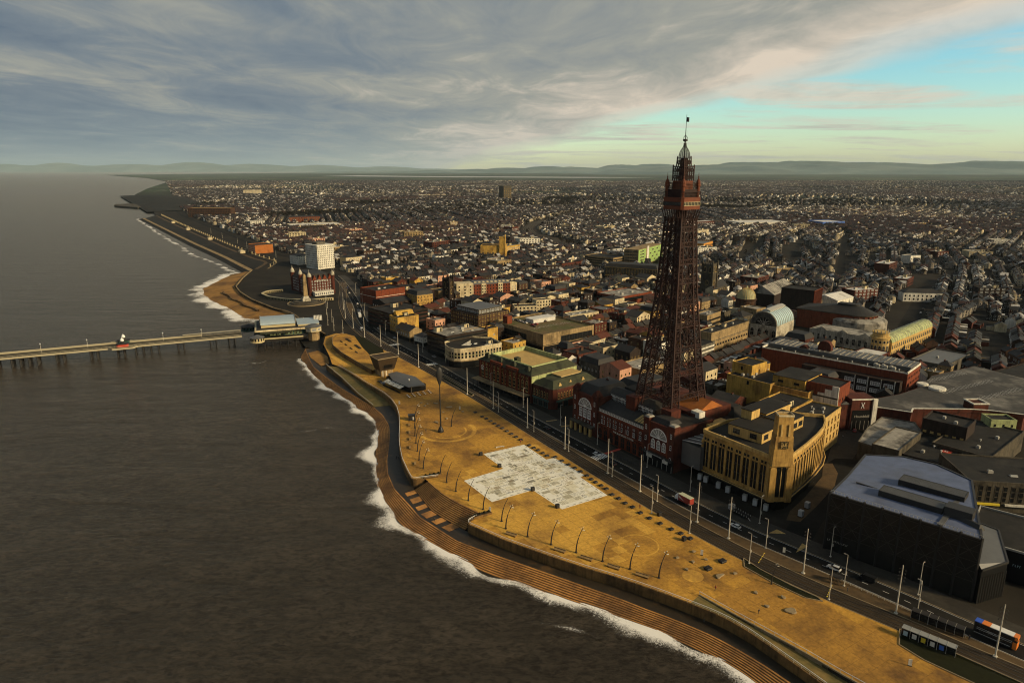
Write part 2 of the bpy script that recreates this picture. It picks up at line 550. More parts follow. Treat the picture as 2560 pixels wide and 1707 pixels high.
def text_mesh(body,size,material,depth=0.05):
 k = (body,size,material,depth)
 if k in _txt:
  return _txt[k]
 if body.startswith("~"): # writing too small to read in the photograph: a row of uneven letter-like strokes
  n,r = int(body[1:]),random.Random(body)
  mb = MB()
  for i in range(n):
   x = (i - n / 2) * size * 0.62
   if r.random() < 0.15:
    continue
   mb.box(x,-size * 0.35,-depth,x + size * 0.12,size * 0.35,depth)
   y = r.choice([-0.35,-0.06,0.22]) * size
   mb.box(x + size * 0.12,y,-depth,x + size * r.uniform(0.3,0.45),y + size * 0.13,depth)
  _txt[k] = mb.mesh("lettering",[material])
  return _txt[k]
 cu = bpy.data.curves.new("lettering","FONT")
 cu.body = body
 cu.size = size
 cu.extrude = depth
 cu.align_x = "CENTER"
 cu.align_y = "CENTER"
 cu.resolution_u = 2
 o = bpy.data.objects.new("lettering",cu)
 COL.objects.link(o)
 dg = bpy.context.evaluated_depsgraph_get()
 me = bpy.data.meshes.new_from_object(o.evaluated_get(dg))
 bpy.data.objects.remove(o)
 me.materials.clear()
 me.materials.append(M(material))
 _txt[k] = me
 return me

for a_ in (("~26",0.75,"white_paint"),("THE BLACKPOOL TOWER",1.25,"render_white"),("~13",0.9,"galvanised"),("Houndshill",1.9,"galvanised"),("~10",0.8,"render_white"),
   ("~20",1.0,"glass_sky"),("METROPOLE",2.6,"render_white"),("~9",1.5,"paint_mint"),("~18",0.36,"bus_white",0.01)) + tuple((ch,3.4,"black_metal",0.1) for ch in set("WINTERGARDENS")):
 text_mesh(*a_) # made first, while the scene is still empty

# ---- bodies of the people, each one continuous skinned surface
def person_mesh(coat,pose=0):
 me = bpy.data.meshes.new("person")
 s = 0.22 if pose else 0.10
 P = [(0,0,0.95),(0,0,1.18),(0,0,1.42),(0,0.01,1.53),(0,0.03,1.66),(0,0.02,1.77),
   (0.10,0,0.88),(0.11,s,0.48),(0.11,s * 0.7,0.07),(0.11,s * 0.7 + 0.14,0.03),
   (-0.10,0,0.88),(-0.11,-s * 0.6,0.48),(-0.11,-s * 1.5,0.08),(-0.11,-s * 1.5 + 0.14,0.03),
   (0.20,0,1.40),(0.26,-s * 0.5,1.12),(0.27,s * 0.3,0.88),(0.27,s * 0.4,0.78),
   (-0.20,0,1.40),(-0.26,s * 0.5,1.12),(-0.27,s * 0.9,0.89),(-0.27,s * 1.0,0.79)]
 E = [(0,1),(1,2),(2,3),(3,4),(4,5),(0,6),(6,7),(7,8),(8,9),(0,10),(10,11),(11,12),(12,13),(2,14),(14,15),(15,16),(16,17),(2,18),(18,19),(19,20),(20,21)]
 rad = [0.15,0.14,0.16,0.06,0.10,0.08,0.10,0.075,0.05,0.045,0.10,0.075,0.05,0.045,0.075,0.055,0.042,0.035,0.075,0.055,0.042,0.035]
 me.from_pydata(P,E,[])
 o = bpy.data.objects.new("person",me)
 COL.objects.link(o)
 md = o.modifiers.new("skin","SKIN")
 for i,sv in enumerate(me.skin_vertices[0].data):
  sv.radius = (rad[i],rad[i])
 me.skin_vertices[0].data[0].use_root = True
 sb = o.modifiers.new("sub","SUBSURF")
 sb.levels = sb.render_levels = 1
 dg = bpy.context.evaluated_depsgraph_get()
 out = bpy.data.meshes.new_from_object(o.evaluated_get(dg))
 bpy.data.objects.remove(o)
 out.materials.clear()
 for m in ("trousers",coat,"skin"):
  out.materials.append(M(m))
 for p in out.polygons:
  c = p.center
  p.material_index = 0 if c.z < 0.86 and abs(c.x) < 0.2 else (2 if c.z > 1.56 or c.z < 0.82 else 1)
  p.use_smooth = True
 return out

pm_ = {(c,k): person_mesh(c,k) for c in ("coat_black","coat_red","coat_blue","coat_grey") for k in (0,1)}

# ================================================================== the setting
SEA = -5.5
LOW = -3.4
wall_south = [(-17.6,243.4),(-10.3,237.3),(-2.0,230.5),(7.8,224.0),(17.2,217.8),(26.1,212.3),(34.7,207.5),(43.0,202.4),(50.8,197.2),
    (58.1,191.8),(62.8,188.2),(67.7,183.8),(72.0,178.6),(75.8,172.7),(79.4,166.9),(82.8,161.4),(85.7,156.6),(97,138),(112,114)]
wall_north = [(-44.5,282.4),(-48.1,292.0),(-52.2,304.0),(-55.7,318.6),(-58.3,332.6),(-60.5,347.9),(-63.4,364.4),(-67.2,379.0),
    (-72.6,392.1),(-79.8,404.9),(-93.7,424.0),(-106.7,443.3),(-122.2,464.3)]
amph_top = [(-37.3,280.8),(-29.8,269.2),(-22.3,260.7),(-12.4,251.5)]
amph_low = [(-43.4,279.5),(-33.8,260.0),(-25.8,251.1),(-18.6,244.3)]
north_edge = [(-129.1,471.2),(-136.7,492.9),(-150.9,529.3),(-155.9,548.0)]
sea_front = [(-158,560),(-170,578),(-190,606),(-206,636),(-218.2,653.6),(-238.9,671.9),(-279.0,720.1),(-309.2,765.6),(-330.2,806.2),(-347.9,875.4),(-361.2,942.4)]
slope_top = [(-370.8,1028.5),(-409.5,1072.9),(-526.4,1243.7),(-702.0,1512.2),(-897.4,1814.2),(-1088.1,2113.9)]
slope_low = [(-366,950),(-474.1,1116.0),(-616.8,1323.8),(-843.1,1664.8),(-1083.5,2027.1)]
headland = [(-1191,2306),(-1408,2623),(-1560,2940),(-1746,3184),(-2178,4044),(-2767,5316),(-3824,7739),(-4293,8731),(-6303,12153),(-11191,19395)]
top_steps = [(-165.1,527.5),(-153.3,497.7),(-144.1,476.0),(-127.6,449.8),(-111.7,426.1),(-97.1,407.1),(-83.6,389.7),(-75.4,375.8),(-68.6,358.7),
    (-65.2,341.0),(-63.4,328.3),(-61.4,311.7),(-58.3,296.4),(-52.5,280.4),(-44.6,267.2),(-37.7,254.9),(-29.1,245.3),(-21.0,236.3),(-6.9,226.9),
    (0.5,222.4),(10.0,216.4),(19.1,210.7),(27.7,205.2),(36.0,200.0),(43.8,194.3),(51.4,189.3),(61.0,181.8),(67.0,175.6),(73.2,168.0),(79.0,159.5),(91,139),(105,114)]
waterline = [(-160.6,505.5),(-145.3,472.9),(-132.9,451.9),(-123.0,435.4),(-109.7,417.3),(-97.4,400.5),(-85.7,383.8),(-77.6,370.5),(-73.3,352.0),
    (-70.2,333.3),(-67.3,316.4),(-64.4,300.9),(-59.7,284.6),(-52.5,268),(-46.3,255.5),(-40.6,247.0),(-34.5,240.8),(-27.2,234.5),(-22.1,229.8),(-15.7,224.0),
    (-9.6,218.8),(-3.8,215.1),(1.9,212.3),(6.5,209.5),(11.0,206.5),(15.4,203.6),(20.5,200.4),(27.4,197.0),(37.0,191.7),(43.0,188.2),(48.4,184.6),(54.1,180.6),
    (58.5,176.4),(63.3,171.6),(66.6,167.6),(69.5,162.6),(82,141),(96,114)]
tram_c = smooth_line([(170,130),(140.7,159.5),(133.0,167.5),(125.8,175.2),(116.5,185.2),(110.3,191.2),(103.9,196.8),(97.9,203.4),(91.1,211.9),(82.4,223.0),(74.8,233.4),
      (58.7,258.3),(40.4,289.1),(11.3,340.1),(-11.0,380.1),(-30.5,412.9),(-48.6,441.8),(-68.4,472.7),(-84.4,496.7),(-97.3,514.5),(-111.8,537.6),
      (-126.2,563.2),(-142.2,597.9),(-157.6,637.3),(-174.2,690.1),(-187.1,743.8),(-198.6,796.5),(-214,850)],120,4)
road_c = smooth_line([(178,138),(147.2,168.6),(143.0,173.7),(136.2,182.8),(128.8,192.2),(120.3,202.4),(113.3,210.0),(104.7,219.4),(94.2,230.5),(85.2,241.8),(79.2,250.1),
      (72.0,261.7),(62.4,276.9),(49.9,296.7),(41.7,309.1),(30.6,326.5),(19.2,344.0),(8.2,361.8),(-3.1,380.1),(-20.1,407.5),(-34.5,431.7),(-45.0,450.2),
      (-54.7,466.3),(-74.4,496.7),(-93.1,526.0),(-111.8,557.4),(-126.9,587.3),(-140.4,622.4),(-157.2,683.1),(-174.4,737.6),(-195.0,796.5),(-217.6,856.9),
      (-238.6,905.5),(-290,1000),(-345,1075),(-420,1170),(-551,1390),(-760,1720),(-1010,2120),(-1250,2560)],300,4)

# ---- land: one sheet from the sea wall to the horizon, with a skirt down into the water
ramp_inner = [(61.2,196.5),(68.4,187.6),(76.9,177.6),(84.6,168.4),(90.6,160.4),(95.6,154.4),(108,138),(122,120)]
COAST = ([(190,10)] + ramp_inner[::-1] + [(57.5,192.6)] + [p for p in wall_south if p[0] < 57][::-1] + [(-13.9,247.7)] + amph_top[::-1] + [(-39.4,283.6)] + wall_north + north_edge + sea_front + slope_top + headland)
land_poly = COAST + [(-9000,60000),(70000,60000),(70000,10)]

def build_land():
 m = bpy.data.materials.new("land_ground")
 m.use_nodes = True
 t = m.node_tree
 b = t.nodes["Principled BSDF"]
 b.inputs["Roughness"].default_value = 0.95
 b.inputs["Specular IOR Level"].default_value = 0.1
 g = nd(t,"ShaderNodeNewGeometry")
 n1 = nd(t,"ShaderNodeTexNoise",i_Scale=0.0011,i_Detail=7.0,i_Roughness=0.6)
 n2 = nd(t,"ShaderNodeTexNoise",i_Scale=0.03,i_Detail=6.0,i_Roughness=0.7)
 n3 = nd(t,"ShaderNodeTexNoise",i_Scale=0.00022,i_Detail=3.0)
 for n in (n1,n2,n3):
  t.links.new(g.outputs["Position"],n.inputs["Vector"])
 soil = ramp(t,n2.outputs[0],[(0.3,(0.012,0.0105,0.008)),(0.7,(0.034,0.028,0.020))])
 fields = ramp(t,n1.outputs[0],[(0.40,(0.032,0.042,0.034)),(0.50,(0.060,0.068,0.042)),(0.56,(0.050,0.092,0.042)),(0.62,(0.105,0.085,0.060))])
 sp = nd(t,"ShaderNodeSeparateXYZ")
 t.links.new(g.outputs["Position"],sp.inputs[0])
 dist = mathn(t,"SQRT",mathn(t,"ADD",mathn(t,"POWER",sp.outputs[0],2.0),mathn(t,"POWER",sp.outputs[1],2.0)))
 far = ramp(t,mathn(t,"DIVIDE",dist,10000.0),[(0.32,0.0),(0.62,1.0)])
 far = mathn(t,"MULTIPLY",far,ramp(t,n3.outputs[0],[(0.3,0.5),(0.6,1.0)]))
 vo = nd(t,"ShaderNodeTexVoronoi",i_Scale=0.016,i_Randomness=1.0)
 t.links.new(g.outputs["Position"],vo.inputs["Vector"])
 town = mathn(t,"MULTIPLY",mathn(t,"LESS_THAN",vo.outputs["Distance"],0.26),ramp(t,n1.outputs[0],[(0.47,0.0),(0.53,1.0)]))
 fields = mixc(t,mathn(t,"MULTIPLY",town,0.8),fields,(0.34,0.31,0.27))
 t.links.new(mixc(t,far,soil,fields),b.inputs["Base Color"])
 MATS["land_ground"] = m
 mb = MB().sheet(land_poly,0.0,0)
 n = len(COAST)
 mb.add([(x,y,0) for x,y in COAST] + [(x,y,-9) for x,y in COAST],[(i,i + 1,n + i + 1,n + i) for i in range(n - 1)],1)
 structure(mb.build("ground",["land_ground","dark_slope"]))

def build_sea():
 m = bpy.data.materials.new("sea_water")
 m.use_nodes = True
 t = m.node_tree
 b = t.nodes["Principled BSDF"]
 b.inputs["Roughness"].default_value = 0.22
 b.inputs["IOR"].default_value = 1.33
 b.inputs["Specular Tint"].default_value = (1.0,0.84,0.66,1)
 b.inputs["Specular IOR Level"].default_value = 0.5
 g = nd(t,"ShaderNodeNewGeometry")
 mp = nd(t,"ShaderNodeMapping")
 mp.inputs["Rotation"].default_value = (0,0,R(20))
 mp.inputs["Scale"].default_value = (0.55,1.0,1)
 t.links.new(g.outputs["Position"],mp.inputs[0])

 def nz(s,d,r=0.6):
  n = nd(t,"ShaderNodeTexNoise",i_Scale=s,i_Detail=d,i_Roughness=r,i_Distortion=0.4)
  t.links.new(mp.outputs[0],n.inputs["Vector"])
  return n.outputs[0]
 big,mid,small = nz(0.010,4),nz(0.13,7,0.70),nz(0.62,6,0.75)
 silt = ramp(t,big,[(0.30,(0.029,0.0235,0.016)),(0.70,(0.037,0.030,0.021))])
 silt = mixc(t,ramp(t,mid,[(0.42,0.0),(0.64,0.7)]),silt,(0.060,0.048,0.034))
 silt = mixc(t,ramp(t,small,[(0.38,0.9),(0.58,0.0)]),silt,(0.012,0.0095,0.0065))
 # a few whitecaps
 caps = mathn(t,"MULTIPLY",ramp(t,nz(0.40,7,0.78),[(0.70,0.0),(0.76,0.8)]),ramp(t,nz(0.016,3),[(0.5,0.0),(0.62,1.0)]))
 mp2 = nd(t,"ShaderNodeMapping")
 mp2.inputs["Rotation"].default_value = (0,0,R(38))
 mp2.inputs["Scale"].default_value = (0.22,1.0,1)
 t.links.new(g.outputs["Position"],mp2.inputs[0])
 sw = nd(t,"ShaderNodeTexNoise",i_Scale=0.055,i_Detail=3.0,i_Distortion=0.5)
 t.links.new(mp2.outputs[0],sw.inputs["Vector"])
 silt = mixc(t,1.0,silt,ramp(t,sw.outputs[0],[(0.34,0.90),(0.62,1.10)]),"MULTIPLY")
 col = mixc(t,caps,silt,(0.42,0.38,0.31))
 h = mathn(t,"ADD",mathn(t,"MULTIPLY",mid,1.0),mathn(t,"ADD",mathn(t,"MULTIPLY",small,0.5),mathn(t,"MULTIPLY",sw.outputs[0],1.6)))
 bp = nd(t,"ShaderNodeBump",i_Strength=0.9,i_Distance=0.8)
 t.links.new(h,bp.inputs["Height"])
 t.nodes.remove(b)
 df = nd(t,"ShaderNodeBsdfDiffuse")
 gl = nd(t,"ShaderNodeBsdfGlossy",i_Roughness=0.24)
 gl.inputs["Color"].default_value = (0.84,0.70,0.54,1)
 fr = nd(t,"ShaderNodeFresnel",i_IOR=1.30)
 mxs = nd(t,"ShaderNodeMixShader")
 t.links.new(col,df.inputs["Color"])
 for n_ in (df,gl,fr):
  t.links.new(bp.outputs[0],n_.inputs["Normal"])
 t.links.new(fr.outputs[0],mxs.inputs[0])
 t.links.new(df.outputs[0],mxs.inputs[1])
 t.links.new(gl.outputs[0],mxs.inputs[2])
 t.links.new(mxs.outputs[0],t.nodes["Material Output"].inputs["Surface"])
 MATS["sea_water"] = m
 mb = MB().add([(-70000,-300,SEA),(30000,-300,SEA),(30000,62000,SEA),(-70000,62000,SEA)],[(0,1,2,3)])
 structure(mb.build("sea","sea_water"))

def build_foam():
 m = bpy.data.materials.new("foam_white")
 m.use_nodes = True
 t = m.node_tree
 b = t.nodes["Principled BSDF"]
 b.inputs["Roughness"].default_value = 0.9
 b.inputs["Base Color"].default_value = (0.80,0.76,0.68,1)
 at = nd(t,"ShaderNodeAttribute",attribute_name="spread")
 g = nd(t,"ShaderNodeNewGeometry")
 n1 = nd(t,"ShaderNodeTexNoise",i_Scale=0.6,i_Detail=10.0,i_Roughness=0.80,i_Distortion=2.6)
 n2 = nd(t,"ShaderNodeTexNoise",i_Scale=0.055,i_Detail=3.0)
 t.links.new(g.outputs["Position"],n1.inputs["Vector"])
 t.links.new(g.outputs["Position"],n2.inputs["Vector"])
 v = mathn(t,"ADD",mathn(t,"MULTIPLY",n1.outputs[0],1.25),mathn(t,"MULTIPLY",n2.outputs[0],1.15))
 v = mathn(t,"SUBTRACT",v,at.outputs["Fac"])
 a = ramp(t,v,[(0.42,0.0),(0.56,0.45),(0.72,0.97)])
 t.links.new(a,b.inputs["Alpha"])
 MATS["foam_white"] = m

 def strip(line,outs,vals,n,name):
  L = smooth_line(line,n,1)
  rows = []
  for d,h in outs:
   rows.append([(p[0],p[1],SEA + 0.05 + h + 0.05 * math.sin(i * 0.37 + d)) for i,p in enumerate([q for q in [(a_[0] + (b_[0] - a_[0]) * w_,a_[1] + (b_[1] - a_[1]) * w_) for a_,b_,w_ in zip(offset(L,d),offset(L,d + 3.0),[0.5 * math.sin(k_ * 0.11 + 1) + 0.35 * math.sin(k_ * 0.29) for k_ in range(n)])]])])
  vv = [p for r in rows for p in r]
  ff = [(k * n + i,k * n + i + 1,(k + 1) * n + i + 1,(k + 1) * n + i) for k in range(len(rows) - 1) for i in range(n - 1)]
  me = bpy.data.meshes.new(name)
  me.from_pydata(vv,[],ff)
  me.materials.append(m)
  a_ = me.attributes.new("spread","FLOAT","POINT")
  a_.data.foreach_set("value",[vals[k] for k in range(len(rows)) for i in range(n)])
  return put(me,name)
 # waterline runs north -> south, so the sea is on its right
 tag(strip(waterline,[(-1.2,0.22),(0,0.28),(1.8,0.30),(4.0,0.22),(8.0,0.10),(17,0.0)],[1.10,0.48,0.46,0.70,0.98,1.40],420,"foam"),"white surf washing onto the stepped sea wall","foam",kind="stuff")
 nb = [(-222,640),(-240,645),(-262.6,652.3),(-296.5,699.2),(-331.1,740.6),(-362.9,786.9),(-377.5,828.1),(-385.3,885.7),(-388.6,937.7),(-385,952)]
 tag(strip(nb[::-1],[(-6,0.1),(0,0.3),(6,0.3),(13,0.2),(24,0.0)],[1.1,0.46,0.50,0.78,1.3],200,"foam"),"white surf washing round the sandy point beyond the pier","foam",kind="stuff")
 nn = [(-384,953),(-438.0,1027.8),(-486.6,1088.5),(-550.6,1177.4),(-650.5,1334.0),(-762.6,1502.0),(-942.0,1786.4),(-1063.4,1972.1),(-1100,2040)]
 tag(strip(nn[::-1],[(-6,0.1),(0,0.3),(5,0.2),(12,0.0)],[1.0,0.60,0.78,1.25],300,"foam"),"thin line of surf along the long northern sea wall","foam",kind="stuff")
 off = [(-78,352),(-100,362),(-120,356),(-128,372)]
 for ln,lb in (([(-178,505),(-190,492),(-205,496),(-214,488)],"thin patch of foam in the corner by the pier"),([(-92,330),(-104,322),(-118,326)],"thin foam trail off the curved wall, nearest the plaza"),([(0,198),(16,188),(30,181),(44,172)],"thin foam trail off the southern sea steps")):
  tag(strip(ln,[(-4,0),(0,0.05),(4,0)],[1.4,0.90,1.4],40,"foam"),lb,"foam",kind="stuff")
 tag(strip(off,[(-5,0),(0,0.1),(5,0)],[1.4,0.86,1.4],60,"foam"),"loose streak of broken foam out from the curved wall","foam",kind="stuff")

def build_steps():
 n = 300
 A = smooth_line(top_steps,n,2)
 B = offset(smooth_line(waterline,n,2),2.6)
 root = thing("sea_wall_steps",None,None)
 structure(root)
 K = 11
 drop = 2.7 / K
 for k in range(K):
  t0,t1 = k / K,(k + 1) / K
  la = [(a[0] + (b[0] - a[0]) * t0,a[1] + (b[1] - a[1]) * t0) for a,b in zip(A,B)]
  lb = [(a[0] + (b[0] - a[0]) * t1,a[1] + (b[1] - a[1]) * t1) for a,b in zip(A,B)]
  z = LOW - drop * k - 0.02
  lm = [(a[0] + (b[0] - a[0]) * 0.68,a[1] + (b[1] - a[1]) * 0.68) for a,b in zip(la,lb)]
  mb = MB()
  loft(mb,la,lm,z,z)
  loft(mb,lm,lb,z + 0.004,z + 0.004,1)  # outer strip of the tread carries painted riser shade
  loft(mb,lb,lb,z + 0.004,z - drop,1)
  mb.build("step",["step_concrete","step_edge_shade"],root)
 # lower walk between the steps and the sea wall
 wall = (amph_low[::-1])
 edge = wall_south[::-1] + amph_low[::-1] + [(-44.5,282.4)] + wall_north[1:] + north_edge[:3]
 structure(MB().sheet(top_steps + edge,LOW).build("lower_walk","wet_concrete"))
 # amphitheatre of steps between the two walls
 root = structure(thing("amphitheatre_steps",None,None))
 A = smooth_line(amph_top,40,4)
 B = smooth_line(amph_low,40,4)
 K = 11
 drop = (0.1 - LOW) / K
 for k in range(K):
  t0,t1 = k / K,(k + 1) / K
  la = [(a[0] + (b[0] - a[0]) * t0,a[1] + (b[1] - a[1]) * t0) for a,b in zip(A,B)]
  lb = [(a[0] + (b[0] - a[0]) * t1,a[1] + (b[1] - a[1]) * t1) for a,b in zip(A,B)]
  z = 0.10 - drop * k
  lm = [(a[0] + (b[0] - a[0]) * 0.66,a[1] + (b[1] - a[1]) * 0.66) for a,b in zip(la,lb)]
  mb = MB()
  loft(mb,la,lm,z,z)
  loft(mb,lm,lb,z + 0.004,z + 0.004,1)  # painted shade along the outer tread, as on the sea steps
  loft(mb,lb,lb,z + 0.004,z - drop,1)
  mb.build("step",["step_gold","step_edge_shade"],root)
 # landings: paler wedge slabs on the lower walk under the amphitheatre
 for i in range(6):
  t = i / 6
  a,b = B[int(t * 39)],B[int((t + 0.10) * 39)]
  s = 5.2
  MB().prism([a,b,(b[0] - s * 0.75,b[1] - s * 0.62),(a[0] - s * 0.75,a[1] - s * 0.62)],LOW,LOW + 0.05 + 0.015 * i).build("landing_slab","step_concrete",root)

def build_walls():
 # curved sea wall with panel joints and a white handrail
 def wall(line,label,ztop,n,name="sea_wall"):
  root = thing(name,label,"wall")
  L = offset(smooth_line(line,n,2),0.7)
  zt = [ztop(i / (n - 1)) for i in range(n)]
  seg = 6
  for k in range(0,n - 1,seg):
   e = min(n - 1,k + seg)
   P = L[k:e + 1]
   Q = offset(P,-0.55)
   zz = zt[k:e + 1]
   mb = MB()
   m_ = len(P)
   loft(mb,P,P,LOW - 0.6,zz)
   loft(mb,P,Q,zz,zz)
   loft(mb,Q,Q,zz,-0.2)
   mb.add([(*P[0],LOW - 0.6),(*Q[0],LOW - 0.6),(*Q[0],zz[0]),(*P[0],zz[0])],[(0,1,2,3)])
   d = Vector((P[-1][0] - P[0][0],P[-1][1] - P[0][1],0)).normalized() * 0.03
   o = mb.build("wall_panel","wall_concrete",root)
  pts = [(*p,z + 1.05) for p,z in zip(offset(L,-0.28),zt)]
  rail = MB().tube(pts,0.09,5)
  mid = [(p[0],p[1],p[2] - 0.5) for p in pts]
  rail.tube(mid,0.03,4)
  rail.build("handrail","white_paint",root)
  post = MB()
  for p in resample(pts,n)[::1]:
   pass
  for p in pts[::2]:
   post.box(p[0] - 0.05,p[1] - 0.05,p[2] - 1.06,p[0] + 0.05,p[1] + 0.05,p[2])
  post.build("rail_posts","galvanised",root)["kind"] = "stuff"
  return root

 def zs(t): # wall falls with the ramp towards the south
  return 0.35 if t < 0.55 else 0.35 - (t - 0.55) * 4.2
 wall([(-13.9,247.7)] + wall_south,"long curved sea wall with white handrail below the south plaza",zs,150)
 wall(([(-33.5,285.6),(-39.4,283.8)] + wall_north)[::-1],"curved sea wall with white handrail beside the tall wind sculpture plaza",lambda t: 0.35,150)
 # ramp and its wall by the southern plaza
 inner = [(61.2,196.5),(68.4,187.6),(76.9,177.6),(84.6,168.4),(90.6,160.4),(95.6,154.4),(108,138),(122,120)]
 n = 60
 A = smooth_line(inner,n,2)
 B = resample([(57.5,192.6)] + [p for p in wall_south if p[0] > 58.2],n)
 z = [0.10 - 2.3 * (i / (n - 1)) for i in range(n)]
 structure(loft(MB(),A,B,z,z).build("ramp","paving_green"))
 root = thing("ramp_wall","low straight wall with white handrail beside the sloping ramp","wall")
 Q = offset(A,-0.4)
 mb = MB()
 loft(mb,A,A,[v - 0.3 for v in z],0.45)
 loft(mb,A,Q,0.45,0.45)
 loft(mb,Q,Q,0.45,0.05)
 mb.build("wall","kerb_stone",root)
 pts = [(*p,1.5) for p in offset(A,-0.2)]
 MB().tube(pts,0.09,5).build("handrail","white_paint",root)
 post = MB()
 for p in pts[::2]:
  post.box(p[0] - 0.05,p[1] - 0.05,0.45,p[0] + 0.05,p[1] + 0.05,1.5)
 post.build("rail_posts","galvanised",root)["kind"] = "stuff"
 # northern ramp between the lower wall and the main wall
 ro = smooth_line([(-132.5,467.7),(-114.9,440.2),(-97.6,410.2),(-83.5,389.1)],50,2)
 ri = resample(wall_north[::-1][:5],50)
 z = [-0.2 - 3.1 * (i / 49) for i in range(50)]
 structure(loft(MB(),ri,ro,z,z).build("ramp","paving_green"))
 root = thing("ramp_wall","straight outer wall with white rail beside the northern ramp","wall")
 Q = offset(ro,-0.4)
 mb = MB()
 zz = [v + 0.5 for v in z]
 loft(mb,ro,ro,LOW - 0.8,zz)
 loft(mb,ro,Q,zz,zz)
 loft(mb,Q,Q,zz,LOW)
 mb.build("wall","wall_concrete",root)
 MB().tube([(*p,v + 1.0) for p,v in zip(ro,zz)],0.09,5).build("handrail","white_paint",root)

def lay_slabs(poly):
 """Big square paving slabs with open joints; the nearest 300 are pieces of their own, the rest one part."""
 root = structure(thing("plaza_paving",None,None,(0,300,0.104),R(-58)))
 a = R(-58)
 c,s = math.cos(a),math.sin(a)
 sz = 4.6
 rnd = random.Random(9)
 tones = ["paving_gold","paving_gold","paving_gold","paving_gold_pale","paving_gold_dark"]
 xs,ys = [p[0] for p in poly],[p[1] for p in poly]
 cells = []
 for i in range(-60,60):
  for j in range(-40,40):
   q = [(i * sz + dx * sz,j * sz + dy * sz) for dx,dy in ((0,0),(1,0),(1,1),(0,1))]
   w = [(x * c - y * s,300 + x * s + y * c) for x,y in q]
   if not all(inside_poly(poly,*p) for p in w):
    continue
   cx,cy_ = sum(p[0] for p in w) / 4,sum(p[1] for p in w) / 4
   k = math.sin(cx * 0.045 + 1.0) + math.sin(cy_ * 0.031) + rnd.gauss(0,0.35)
   tone = "paving_gold_dark" if k < -0.75 else ("paving_gold_pale" if k > 1.15 else "paving_gold")
   cells.append((cx * cx + cy_ * cy_,i,j,tone))
 cells.sort()
 g = 0.045
 me = {t: MB().prism([(g,g),(sz - g,g),(sz - g,sz - g),(g,sz - g)],0,0.018).mesh("slab",[t]) for t in set(tones)}
 mb,bed = MB(),MB()
 for _,i,j,tone in cells:
  bed.add([(i * sz,j * sz,0.003),(i * sz + sz,j * sz,0.003),(i * sz + sz,j * sz + sz,0.003),(i * sz,j * sz + sz,0.003)],[(0,1,2,3)])
 bed.build("joint_bed","paving_joint",root)
 order = ["paving_gold","paving_gold_pale","paving_gold_dark"]
 for n,(_,i,j,tone) in enumerate(cells):
  if n < 300:
   put(me[tone],"slab",root,(i * sz,j * sz,0))
  else:
   mb.prism([(i * sz + g,j * sz + g),(i * sz + sz - g,j * sz + g),(i * sz + sz - g,j * sz + sz - g),(i * sz + g,j * sz + sz - g)],0,0.018,order.index(tone))
 if mb.v:
  mb.build("slabs",order,root)["kind"] = "stuff"

def inside_poly(poly,x,y):
 c = False
 j = len(poly) - 1
 for i in range(len(poly)):
  xi,yi = poly[i]
  xj,yj = poly[j]
  if (yi > y) != (yj > y) and x < (xj - xi) * (y - yi) / (yj - yi) + xi:
   c = not c
  j = i
 return c

